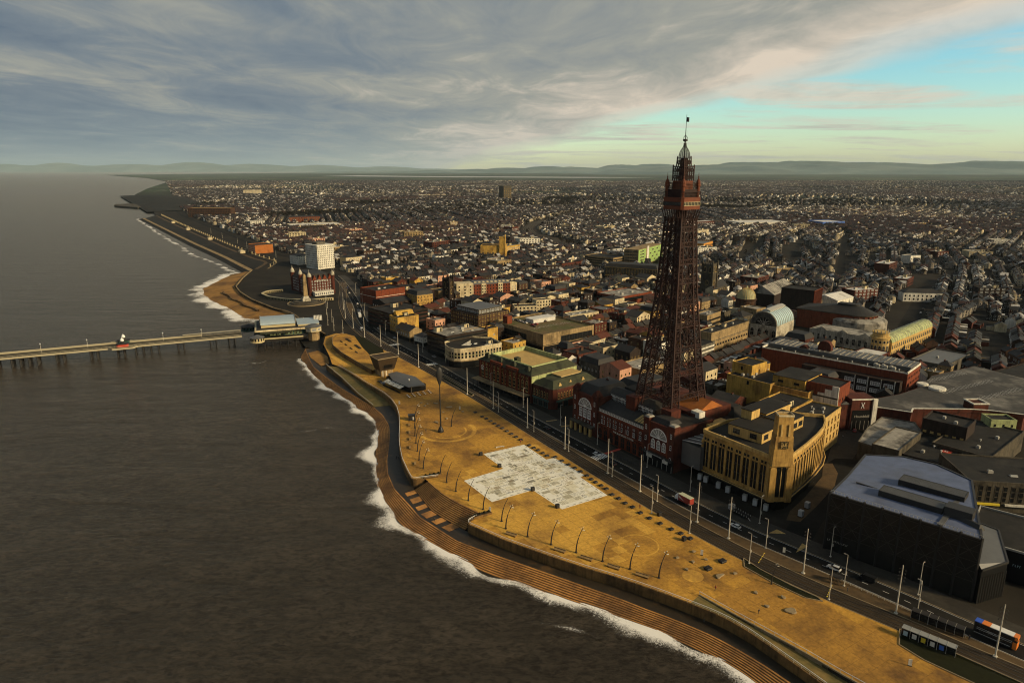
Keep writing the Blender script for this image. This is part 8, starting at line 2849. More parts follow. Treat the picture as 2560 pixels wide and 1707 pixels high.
# flatbed parked on the pavement
fb = thing("flatbed_lorry","parked flatbed lorry with pale cab under the store canopy edge","lorry",(91.6,250.6,0.12),R(120))
MB().box(3.0,-1.15,0.6,4.7,1.15,2.7).build("cab","car_silver",fb)
MB().box(4.71,-0.95,1.6,4.74,0.95,2.4).build("windscreen","glass_dark",fb)
MB().box(-5.2,-1.2,0.95,2.8,1.2,1.15).build("bed","timber_dark",fb)
for k in range(7):
 for y in (-1.18,1.18):
  MB().box(-5.0 + k * 1.25,y - 0.04,1.15,-4.75 + k * 1.25,y + 0.04,1.75).build("stake","galvanised",fb)
MB().bar((-5.2,0.6,1.1),(-6.4,0.6,0.3),0.3,0,0.1).build("loading_ramp","galvanised",fb)
for x in (-3.6,-2.4,3.8):
 for y in (-1.0,1.0):
  MB().tube([(x,y - 0.14,0.48),(x,y + 0.14,0.48)],0.48,12).build("wheel","tyre",fb)
# double-deck bus
bs_ = thing("double_deck_bus","double-deck bus with blue, orange and white roof at the right edge","bus",(143.0,174.6,0.05),rd(142,174) + math.pi)
MB().box(-5.4,-1.25,0.35,5.4,1.25,4.15).build("body","black_metal",bs_)
for x0,x1,c in ((-5.42,-3.6,"bus_blue"),(-3.6,-1.5,"bus_orange"),(-1.5,4.3,"bus_white"),(4.3,5.42,"bus_orange")):
 MB().box(x0,-1.22,4.15,x1,1.22,4.35).build("roof_panel",c,bs_)
MB().box(4.4,-1.27,0.35,5.45,1.27,2.6).box(4.7,-1.27,3.3,5.45,1.27,4.14).build("rear_panel","bus_orange",bs_)
for k in range(8):
 for z,hh in ((1.2,0.85),(2.85,0.8)):
  for s in (-1,1):
   MB().box(-4.9 + k * 1.12,s * 1.27 - 0.015,z,-3.9 + k * 1.12,s * 1.27 + 0.015,z + hh).build("window","glass_dark",bs_)
for s in (-1,1):
 MB().box(-4.6,s * 1.28 - 0.01,2.15,4.2,s * 1.28 + 0.01,2.22).box(-4.6,s * 1.28 - 0.01,2.66,4.2,s * 1.28 + 0.01,2.73).box(-5.2,s * 1.28 - 0.01,0.8,3.9,s * 1.28 + 0.01,0.9).build("side_stripe","bus_white",bs_)
t1 = put(text_mesh("~18",0.36,"bus_white",0.01),"lettering",bs_,(0,-1.285,2.44))
t1.rotation_euler = (R(90),0,0)
t1 = put(text_mesh("~18",0.36,"bus_white",0.01),"lettering",bs_,(0,1.285,2.44))
t1.rotation_euler = (R(90),0,R(180))
MB().box(-5.44,-1.1,1.2,-5.41,1.1,2.3).box(-5.44,-1.1,2.8,-5.41,1.1,3.8).build("windscreen","glass_dark",bs_)
for x in (-3.6,3.2):
 for y in (-1.1,1.1):
  MB().tube([(x,y - 0.14,0.5),(x,y + 0.14,0.5)],0.5,14).build("wheel","tyre",bs_)
# coaches queueing near the pier
for i,(x,y,c) in enumerate(((-144.5,634,"bus_white"),(-148.5,648,"black_metal"))):
 cc = thing("coach",["white coach waiting beside the banded hotel","dark coach waiting behind the white one near the banded hotel"][i],"bus",(x,y,0.05),rd(x,y))
 MB().box(-5.6,-1.25,0.4,5.6,1.25,3.4).build("body",c,cc)
 for s in (-1,1):
  for k in range(7):
   MB().box(-5.2 + k * 1.5,s * 1.26 - 0.02,1.6,-3.9 + k * 1.5,s * 1.26 + 0.02,2.8).build("window","glass_dark",cc)
 MB().box(5.6,-1.1,1.4,5.64,1.1,3.1).build("windscreen","glass_dark",cc)
 for x_ in (-3.6,3.8):
  for y_ in (-1.1,1.1):
   MB().tube([(x_,y_ - 0.14,0.5),(x_,y_ + 0.14,0.5)],0.5,12).build("wheel","tyre",cc)
for p in list(protos.values()) + [suv]:
 drop(p)

# ---- shelters and cages beside the tram
def glass_shelter(x,y,L,rz,label,posters=True):
 s = thing("tram_shelter",label,"shelter",(x,y,0.14),rz)
 MB().box(-L / 2,-1.2,2.7,L / 2,1.2,2.85).build("roof","glass_grey" if posters else "dark_metal",s)
 MB().box(-L / 2,1.0,0.3,L / 2,1.05,2.6).build("back_glass","glass_dark",s)
 n = int(L / 2.2)
 for k in range(n + 1):
  MB().box(-L / 2 + k * L / n - 0.05,0.95,0,-L / 2 + k * L / n + 0.05,1.1,2.7).build("post","galvanised",s)
 for k in range(n):
  MB().bar((-L / 2 + k * L / n,-1.2,2.9),(-L / 2 + k * L / n,1.2,2.9),0.08).build("roof_bar","galvanised",s)
 if posters:
  for k,c in ((1,"blue_paint"),(2,"render_white"),(3,"yellow_paint"),(4,"render_white"),(5,"glass_sky")):
   if k < n:
    MB().box(-L / 2 + (k + 0.25) * L / n,1.06,0.6,-L / 2 + (k + 0.75) * L / n,1.1,2.1).build("poster",c,s)
 MB().box(-L / 2 + 0.6,0.4,0.45,L / 2 - 0.6,0.8,0.52).build("seat","galvanised",s)

glass_shelter(122.0,172.6,14,R(137),"glass tram shelter with colourful posters beside the southern verge")
glass_shelter(129.6,180.8,14,R(137),"long glass shelter on the median opposite the poster shelter",False)
cg = thing("tree_guard_cage","dark railed metal cage on the median beside a slim lamp post","cage",(109.3,203.8,0.12),R(137))
for k in range(9):
 for y in (-1.1,1.1):
  MB().box(-1.8 + k * 0.45,y - 0.05,0,-1.72 + k * 0.45,y + 0.05,2.3).build("bar","black_metal",cg)
MB().box(-1.9,-1.2,2.3,1.9,1.2,2.45).build("top_frame","dark_metal",cg)
fn = thing("median_fence","long low pale fence along the road edge of the tram median","fence",(0,0,0))
fl_ = [p for p in offset(road_c,-5.2) if 172 < p[1] < 208]
mb = MB()
for z in (0.5,1.1):
 mb.tube([(*p,z) for p in fl_],0.05,4)
mb.build("rails","galvanised",fn)
po = MB().box(-0.05,-0.05,0.1,0.05,0.05,1.15).mesh("post",["galvanised"])
for p in resample(fl_,22):
 put(po,"post",fn,(*p,0))
# yellow ramps between the platforms, red mat, white low bench
for x,y,rz,l in ((89.6,218.8,55,"yellow striped crossing mark over the tram lines near the clock corner"),(105.0,198.9,55,"yellow striped crossing mark over the tram lines near the metal cage")):
 s = structure(thing("tram_crossing_mark",None,None,(x,y,0.15),R(rz)))
 for k in range(7):
  MB().box(-4 + k * 1.2,-0.2,0,-3.3 + k * 1.2,0.2,0.03).build("stripe","stone_pale" if k % 2 else "yellow_paint",s)
tag(MB().box(-5.2,-0.9,0,5.2,0.9,0.02).build("red_mat","red_paint",None,(49.8,314.4,0.13),R(36)),"long red mat from the road to the brick hall's arches","mat")
tag(MB().box(-2.2,-0.35,0.35,2.2,0.35,0.5).box(-2.0,-0.25,0,-1.6,0.25,0.35).box(1.6,-0.25,0,2.0,0.25,0.35).build("stone_bench","render_white",None,(-6.0,319.4,0.1),R(20)),"low white stone bench north of the inlaid pavement","bench")
# bollards before the brick hall
bm = MB().lathe([(0.13,0),(0.13,0.85),(0.16,0.9),(0.1,1.05),(0,1.08)],8).mesh("bollard",["black_metal"])
rowb = resample([(37.8,330.5),(46.5,314.8)],15) + resample([(49.8,308.6),(62.8,291.8)],17)
for i,p in enumerate(rowb):
 tag(put(bm,"bollard",None,(*p,0.12)),f"black bollard before the brick hall, {ordinal(14 - i if i < 15 else i - 15)} {'left' if i < 15 else 'right'} of the red mat","bollard","black bollards before the brick hall")
for x,y,rz in ((22.0,357.0,20),(29.5,349.0,20)):
 structure(MB().box(-3.2,-0.45,0,3.2,0.45,0.02).build("paving_strip","stone_pale",None,(x,y,0.125),R(rz)))
for pts,l in (([(98.5,236.0),(102.6,238.8),(104.8,235.4)],0),([(103.5,222.5),(108.2,228.6),(109.4,226.4)],0)):
 structure(MB().prism(pts,0.02,0.16).build("traffic_island","stone_pale"))

# ---- people
hair = MB().lathe([(0.105,1.66),(0.115,1.72),(0.10,1.80),(0.05,1.85),(0.0,1.86)],8).mesh("hair",["coat_black"])
folk = [(4.4,325.2,0.1,"coat_red",1,"person in a red top by the northern corner of the inlaid pavement"),(25.0,286.3,0.17,"coat_black",0,"person in black standing on the inlaid pavement"),(-16.4,308.4,0.1,"coat_black",0,"person in dark clothes at the pavement's seaward tip"),(52.6,255.8,0.1,"coat_red",0,"person in a red coat beside the block benches"),(-45.7,340.1,0.1,"coat_black",0,"person in black walking beside the tall sculpture"),
  (-150.8,549.4,0.1,"coat_black",1,"person in dark clothes at the deck's rounded end, seaward"),(-147.0,553.4,0.1,"coat_grey",0,"person in grey at the deck's rounded end, middle"),(-142.6,556.0,0.1,"coat_black",0,"person in black at the deck's rounded end, landward"),(-139.2,510.5,0.1,"coat_blue",1,"person in blue walking below the deck wall"),(-140.2,511.8,0.1,"coat_grey",1,"person in grey beside the one in blue below the deck wall"),(-120.0,463.7,0.1,"coat_grey",0,"person in pale coat at the northern ramp's rail"),
  (110.8,198.7,0.12,"coat_black",0,"person in black waiting by the metal cage"),(135.3,174.6,0.12,"coat_black",0,"person in black waiting near the bus"),(67.4,199.4,0.1,"coat_red",1,"person in red at the ramp rail's end"),(77.4,187.0,0.1,"coat_black",0,"person leaning on the ramp rail"),(-57.0,312.5,LOW,"coat_black",1,"person walking on the dark lower walk, left one of a pair"),(-55.9,312.9,LOW,"coat_black",1,"person walking on the dark lower walk, right one of a pair"),(-31.5,251.0,LOW,"coat_black",1,"person standing on the top sea step below the amphitheatre"),(60.5,187.2,LOW,"coat_black",1,"person walking on the lower walk below the southern ramp"),
  (175.9,336.3,0.12,"coat_black",1,"pedestrian in black near the red car"),(171.7,331.7,0.12,"coat_grey",1,"pedestrian in grey in the middle of the pedestrian street"),(162.9,320.3,0.12,"coat_black",0,"pedestrian in black nearest the cream block"),(165.3,322.0,0.12,"coat_blue",1,"pedestrian in blue beside the one nearest the cream block"),(186.0,334.0,0.12,"coat_black",1,"pedestrian in black under the shopping gateway")]
for i,(x,y,z,c,k,l) in enumerate(folk):
 o = put(pm_[(c,k)],"person",None,(x,y,z),R(i * 53))
 tag(o,l,"person")
 put(hair,"hair",o)

structure(MB().sheet([(109,246),(114,244.5),(127,258.5),(142,276),(149.5,289),(152,300),(147.5,300),(141,286),(125,266),(113.5,253.5)],0.14).build("corner_pavement","paving_brown"))
# ---- the side street past the clock store, and its paving
structure(MB().sheet([(112,247),(126,262),(142,280),(149,299),(156,306),(166,304),(158,287),(150,270),(140,262),(124,246),(113,231),(104,236)],0.03).build("side_street","asphalt"))
structure(MB().sheet([(149,300),(172,340),(184,344),(186,334),(164,305),(156,306)],0.10).build("pedestrian_street","paving_grey"))
structure(loft(MB(),offset([(279,486),(354.6,596.9),(454.8,743.8)],-7),offset([(279,486),(354.6,596.9),(454.8,743.8)],7),0.04,0.04).build("inland_street","asphalt"))

# ================================================================== the rest of the town
rng = random.Random(21)

def road_x(y):
 """Easting of the coast road at northing y."""
 best = None
 for a,b in zip(road_c,road_c[1:]):
  if a[1] <= y <= b[1]:
   return a[0] + (b[0] - a[0]) * (y - a[1]) / max(1e-6,b[1] - a[1])
 if y > road_c[-1][1]:
  return -1250 - (y - 2560) * 0.5
 return 200

def near_line(x,y,pts,d):
 for a,b in zip(pts,pts[1:]):
  vx,vy = b[0] - a[0],b[1] - a[1]
  t = max(0,min(1,((x - a[0]) * vx + (y - a[1]) * vy) / (vx * vx + vy * vy)))
  if (x - a[0] - vx * t) ** 2 + (y - a[1] - vy * t) ** 2 < d * d:
   return True
 return False

RAIL = [(116,1244),(102,1314),(72,1421),(47,1481),(37,1618),(58,1781),(107,1980),(200,2263),(317,2500),(520,2900)]
ST1 = [(279,486),(354.6,596.9),(454.8,743.8),(560,900)]
ST2 = [(419.8,867.8),(602.3,1244.2),(764.2,1581.3)]
ST3 = [(345,475),(406.5,571.0),(470,668)]
ST4 = [(404,994),(520,1244),(600,1420)]
ST5 = [(342,1023),(440,1244),(520,1420)]
ST6 = [(-217,900),(-150,1010),(-60,1180)]
STREETS = [(ST1,9),(ST2,8),(ST3,5),(ST4,6),(ST5,6),(ST6,6)]
for ln,w in STREETS[1:]:
 structure(loft(MB(),offset(ln,-w * 0.6),offset(ln,w * 0.6),0.04,0.04).build("street","asphalt"))
rl = smooth_line(RAIL,80,2)
structure(loft(MB(),offset(rl,-18),offset(rl,18),0.05,0.05).build("railway_bed","ballast"))
rr_ = structure(thing("railway_tracks",None,None))
for d in (-12,-8,-4,0,4,8):
 loft(MB(),offset(rl,d - 0.7),offset(rl,d + 0.7),0.3,0.3).build("track","concrete_grey",rr_)

def free(x,y,m=0):
 if x < road_x(y) + 20 + m or abs(x) > 0.86 * y + 60:
  return False
 if taken(x,y):
  return False
 if near_line(x,y,RAIL,26):
  return False
 for ln,w in STREETS:
  if near_line(x,y,ln,w):
   return False
 return True

from mathutils import noise as mnoise

def nz(x,y,s,k=0.0):
 return mnoise.noise((x / s,y / s,k))

# ---- shop blocks of the town centre: each an individual building
LAND = [("the iron tower",78,322),("the parking store",50,545),("the brown office",-12,575),("the apartment block",-30,720),("the ornate theatre",20,405),("the stone church tower",214,735),("the domed hall",228,655),("the terracotta range",270,510),("the white inn",430,718),
  ("the lime office",205,1010),("the civic building",150,850),("the yellow cinema",-30,1090),("the white slab hotel",-272,960),("the banded hotel",-100,585),("the red blank wall",-120,705),("the orange rotunda",350,1190),("the glazed brick hall",125,705),("the roof car park",262,370),("the railway",60,1400),("the inland street",400,660),("the timbered inn",115,595),("the beige depot",175,525)]

def where(x,y):
 n,lx,ly = min(LAND,key=lambda l: (l[1] - x) ** 2 + (l[2] - y) ** 2)
 d = math.hypot(lx,ly)
 px,py = -ly / d,lx / d # picture left
 lat = (x - lx) * px + (y - ly) * py
 dep = math.hypot(x,y) - d
 if abs(lat) > abs(dep):
  return ("left of " if lat > 0 else "right of ") + n
 return ("behind " if dep > 0 else "in front of ") + n

used = {}

def uniq(base,x,y):
 k = base + " " + where(x,y)
 used.setdefault(k,0)
 used[k] += 1
 i = used[k]
 return k if i == 1 else f"{base}, {ordinal(i - 1)} {'away ' if False else ''}{where(x, y)}" if i < 50 else k

walls = [("brick_red","red brick"),("brick_dark","dark brick"),("brick_brown","brown brick"),("render_cream","cream"),("render_white","white"),("concrete_beige","beige"),("stone_grey","grey stone"),("render_yellow","yellow"),("render_pink","pink"),("brick_dark","dark brick"),("brick_brown","brown brick"),("brick_red","red brick")]
roofs = [("roof_felt","flat dark roof","flat"),("roof_pale","flat pale roof","flat"),("roof_slate","slate hipped roof","hip"),("roof_slate","slate gabled roof","gable"),("roof_felt","flat dark roof","flat"),("roof_zinc","flat grey roof","flat"),("roof_slate","slate mansard roof","mansard"),("roof_slate","slate gabled roof","gable"),("roof_red","red tiled roof","gable")]
cand = []
for ku in range(-30,60):
 for kv in range(-40,40):
  th = R(42)
  u,v = ku * 19.0 + rng.uniform(-2,2),kv * 20.0 + rng.uniform(-2,2)
  x,y = u * math.cos(th) - v * math.sin(th),500 + u * math.sin(th) + v * math.cos(th)
  if y > 930 or y < 330 or x > 300 or x < road_x(y) + 26:
   continue
  if ku % 4 == 3 or kv % 5 == 4:
   continue
  cand.append((math.hypot(x,y),x,y))
cand.sort()
nshop = 0
for d,x,y in cand:
 b,a = rng.uniform(10,17.5),rng.uniform(11,18)
 ang = 42 + rng.choice([-4,0,0,3])
 rz = R(ang)
 e1,e2 = (math.cos(rz),math.sin(rz)),(-math.sin(rz),math.cos(rz))
 C = (x - (e1[0] * b + e2[0] * a) / 2,y - (e1[1] * b + e2[1] * a) / 2)
 if not all(free(C[0] + e1[0] * b * i + e2[0] * a * j,C[1] + e1[1] * b * i + e2[1] * a * j) for i in (0,0.5,1) for j in (0,0.5,1)):
  b,a = b * 0.6,a * 0.6
  C = (x - (e1[0] * b + e2[0] * a) / 2,y - (e1[1] * b + e2[1] * a) / 2)
  if not all(free(C[0] + e1[0] * b * i + e2[0] * a * j,C[1] + e1[1] * b * i + e2[1] * a * j) for i in (0,0.5,1) for j in (0,0.5,1)):
   continue
 wm,wn = rng.choice(walls)
 rm,rn,top = rng.choice(roofs)
 h = rng.uniform(7.0,12.5)
 nf = max(1,int((h - 3.6) / 3.0))
 units = []
 if top == "flat":
  for _ in range(rng.randint(1,4)):
   units.append((rng.choice(["plant","vent","light","hut","stack"]),rng.uniform(2,b - 2),rng.uniform(2,a - 2),rng.uniform(0.7,1.1)))
 else:
  units.append(("stack",b / 2,rng.uniform(1.5,a - 1.5),1.0,1.2))
 near = d < 640
 block("shop_building",uniq(f"{wn} shop building with {rn}",x,y),"building",C,ang,b,a,h,wm,rm,
   south=(max(2,int(b / 3.6)),zs(nf,4.0,3.0),1.25,1.6),west=((max(2,int(a / 4.2)),zs(nf,4.0,3.0),1.2,1.6) if near else (2,zs(nf,4.0,3.0),1.2,1.6)),
   style=rng.choice([WD,DK,ST,WP]),top=top,rise=rng.uniform(2.2,3.8),units=units,axis=rng.choice("xy"),ground=rng.choice(["glass_black","dark_metal",None]),group="town centre shop buildings")
 nshop += 1
 if nshop >= 170:
  break

# ---- larger flat-roofed buildings of the middle distance
nb_ = 0
for _ in range(900):
 y = rng.uniform(640,1700)
 x = rng.uniform(max(road_x(y) + 40,-0.5 * y),0.72 * y)
 b,a = rng.uniform(20,46),rng.uniform(14,26)
 ang = rng.choice([42,48,56,20,-10])
 rz = R(ang)
 e1,e2 = (math.cos(rz),math.sin(rz)),(-math.sin(rz),math.cos(rz))
 if not all(free(x + e1[0] * b * i + e2[0] * a * j,y + e1[1] * b * i + e2[1] * a * j) for i in (0,0.33,0.67,1) for j in (0,0.5,1)):
  continue
 wm,wn = rng.choice(walls)
 rm,rn = rng.choice([("roof_pale","pale flat roof"),("roof_felt","dark flat roof"),("roof_white","white flat roof"),("roof_zinc","grey flat roof")])
 h = rng.uniform(8,16)
 nf = int(h / 3.4)
 block("long_building",uniq(f"long {wn} block with {rn}",x,y),"building",(x,y),ang,b,a,h,wm,rm,south=(int(b / 5),zs(nf,1.6,3.3),2.6,1.7),style=rng.choice([DK,WD]),units=[("plant",b * 0.3,a * 0.5,1.6),("hut",b * 0.7,a * 0.5,1.3)],group="larger buildings of the middle distance")
 nb_ += 1
 if nb_ >= 46:
  break

# ---- terraces: every house has a place in a street grid; the nearest 300 are individuals
seeds = []
for i in range(115):
 y = 350 + 8200 * (rng.random() ** 1.5)
 x = rng.uniform(max(road_x(y),-0.85 * y),0.85 * y)
 base = 57 if x > 250 else 46
 seeds.append((x,y,R(base + rng.choice([-14,-6,0,0,5,12,30,60,-30]) * (0.4 if y < 1300 else 1.0))))
for x,y,a in ((385,555,56),(520,760,56),(330,900,58),(620,1080,62),(150,1150,50),(-60,1260,44),(-130,930,40),(470,520,56),(640,830,58)):
 seeds.append((x,y,R(a)))
S = np.array([(s[0],s[1]) for s in seeds])
houses = [] # x, y, ang, w, d, he, hr, kind
trees = []
NSEED = len(seeds)
for si,(sx,sy,th) in enumerate(seeds):
 rad = 420 + sy * 0.16
 far = sy > 2300
 pv_v = 44 if not far else 52
 blk = rng.uniform(85,135)
 c,s = math.cos(th),math.sin(th)
 nv = int(rad / pv_v) + 1
 for kv in range(-nv,nv + 1):
  for rowo in (-14.0,14.0):
   v = kv * pv_v + rowo
   u = -rad
   gap_next = rng.uniform(40,blk)
   run = 0.0
   he0 = rng.uniform(5.4,7.4)
   row_wall = rng.random()
   while u < rad:
    w = rng.uniform(5.6,8.0) if not far else rng.uniform(7.0,13.0)
    if sy < 1300 and rng.random() < 0.12:
     w += rng.uniform(2,7)
    x,y = sx + u * c - v * s,sy + u * s + v * c
    u += w
    run += w
    if far and rng.random() < 0.5:
     u += rng.uniform(3,9)
    if run > gap_next:
     u += 13
     run = 0
     gap_next = rng.uniform(70,blk)
     he0 = rng.uniform(5.4,7.6)
     row_wall = rng.random()
    if y < 360 or y > 9000 or abs(x) > 0.84 * y + 40:
     continue
    dd = (S[:,0] - x) ** 2 + (S[:,1] - y) ** 2
    if int(dd.argmin()) != si:
     continue
    n_ = nz(x,y,420,3.3)
    if y > 1900 and n_ > 0.42:
     trees.append((x,y))
     continue
    if y > 2600 and nz(x,y,900,7.7) > 0.10 and rng.random() < 0.75:
     if rng.random() < 0.5:
      trees.append((x,y))
     continue
    if y > 900 and rng.random() < 0.05:
     trees.append((x,y))
     continue
    if not free(x,y,4):
     continue
    if y < 1400 and not (free(x + 6,y) and free(x - 6,y) and free(x,y + 6) and free(x,y - 6)):
     continue
    d_ = rng.uniform(7.5,9.5)
    houses.append((x,y,th,w * 0.995,d_,he0 + rng.uniform(-0.3,0.5),rng.uniform(2.2,3.2),row_wall,-1 if rowo < 0 else 1))
# infill of the gaps in the right-hand streets
hx = np.array([(h[0],h[1]) for h in houses])
extra = []
for gi in range(60):
 for gj in range(60):
  th = R(56)
  u,v = gi * 8.0 - 60,gj * 15.0 - 420
  x,y = 300 + u * math.cos(th) - v * math.sin(th),480 + u * math.sin(th) + v * math.cos(th)
  if not (250 < x < 760 and 430 < y < 1150 and x < 0.84 * y + 40) or gi % 12 == 11:
   continue
  if ((hx[:,0] - x) ** 2 + (hx[:,1] - y) ** 2).min() < 95 or not (free(x,y) and free(x + 4,y) and free(x - 4,y) and free(x,y + 4) and free(x,y - 4)):
   continue
  extra.append((x,y,th,7.9,rng.uniform(7.5,9),rng.uniform(5.4,7.4),rng.uniform(2.2,3.0),rng.random(),rng.choice([-1,1])))
houses += extra
houses.sort(key=lambda h: h[0] ** 2 + h[1] ** 2)
near_h,far_h = houses[:300],houses[300:]

# individuals with their parts
HW = {"brick_red": "red brick","brick_dark": "dark brick","render_cream": "cream","render_white": "white","brick_brown": "brown brick"}
hm = {}

def house_mesh(kind,key,mats,fn):
 k = (kind,) + key
 if k not in hm:
  hm[k] = fn().mesh(kind,mats)
 return hm[k]

names_seen = {}
for (x,y,th,w,d_,he,hr,rw,side_) in near_h:
 wm = ["brick_dark","brick_red","render_cream","render_white","brick_brown"][int((rw * 5 + rng.random() * 1.6) % 5)]
 rm = rng.choice(["roof_slate","roof_slate","roof_slate","roof_felt","roof_red"])
 ws = round(w * 2) / 2
 hs_ = round(he * 2) / 2
 rs_ = round(hr * 2) / 2
 lab = f"{HW[wm]} terraced house with {'red tiled' if rm == 'roof_red' else 'dark slate'} roof"
 root = thing("terraced_house",uniq(lab,x,y),"house",(x,y,0),th,"terraced houses of the nearer streets")
 put(house_mesh("wall",(ws,hs_,rs_,wm),[wm],lambda: MB().prism([(-ws / 2,-4.2),(ws / 2,-4.2),(ws / 2,4.2),(-ws / 2,4.2)],0,hs_,top=False).add([(-ws / 2,-4.2,hs_),(-ws / 2,4.2,hs_),(-ws / 2,0,hs_ + rs_)],[(0,2,1)]).add([(ws / 2,-4.2,hs_),(ws / 2,4.2,hs_),(ws / 2,0,hs_ + rs_)],[(0,1,2)])),"wall",root)
 put(house_mesh("roof",(ws,hs_,rs_,rm),[rm],lambda: MB().add([(-ws / 2,-4.6,hs_ - 0.2),(ws / 2,-4.6,hs_ - 0.2),(ws / 2,0,hs_ + rs_ + 0.08),(-ws / 2,0,hs_ + rs_ + 0.08),(-ws / 2,4.6,hs_ - 0.2),(ws / 2,4.6,hs_ - 0.2)],[(0,1,2,3),(3,2,5,4)])),"roof",root)
 put(roof_unit_mesh("stack"),"chimney",root,(ws / 2 - 0.5,0,hs_ + rs_ - 0.9),R(90),(0.8,0.8,0.8))
 s = side_
 wmesh = window_mesh("white_paint","glass_dark",2,1)
 for fx in (-0.25,0.25):
  put(wmesh,"window",root,(fx * ws,s * 4.2,3.8),0 if s < 0 else math.pi,(1.3,1,1.5))
 put(wmesh,"bay_window",root,(-0.2 * ws,s * 4.2,0.9),0 if s < 0 else math.pi,(1.8,3,1.6))
 put(house_mesh("door",(),["paint_teal"],lambda: MB().box(-0.45,-0.08,0,0.45,0.02,2.1)),"door",root,(0.28 * ws,s * 4.2,0.1),0 if s < 0 else math.pi)
 # rear wing
 e_m = rng.choice(["roof_pale","roof_slate","roof_white","roof_felt"])
 put(house_mesh("rear_wing",(wm,e_m),[wm,e_m],lambda: MB().prism([(-1.6,0),(1.6,0),(1.6,5.5),(-1.6,5.5)],0,3.4,0,0,top=False).add([(-1.7,0,3.9),(1.7,0,3.4),(1.7,5.7,3.4),(-1.7,5.7,3.9)],[(0,1,2,3)],1)),"rear_wing",root,(ws * 0.2,-s * 4.2,0),0 if s < 0 else math.pi)

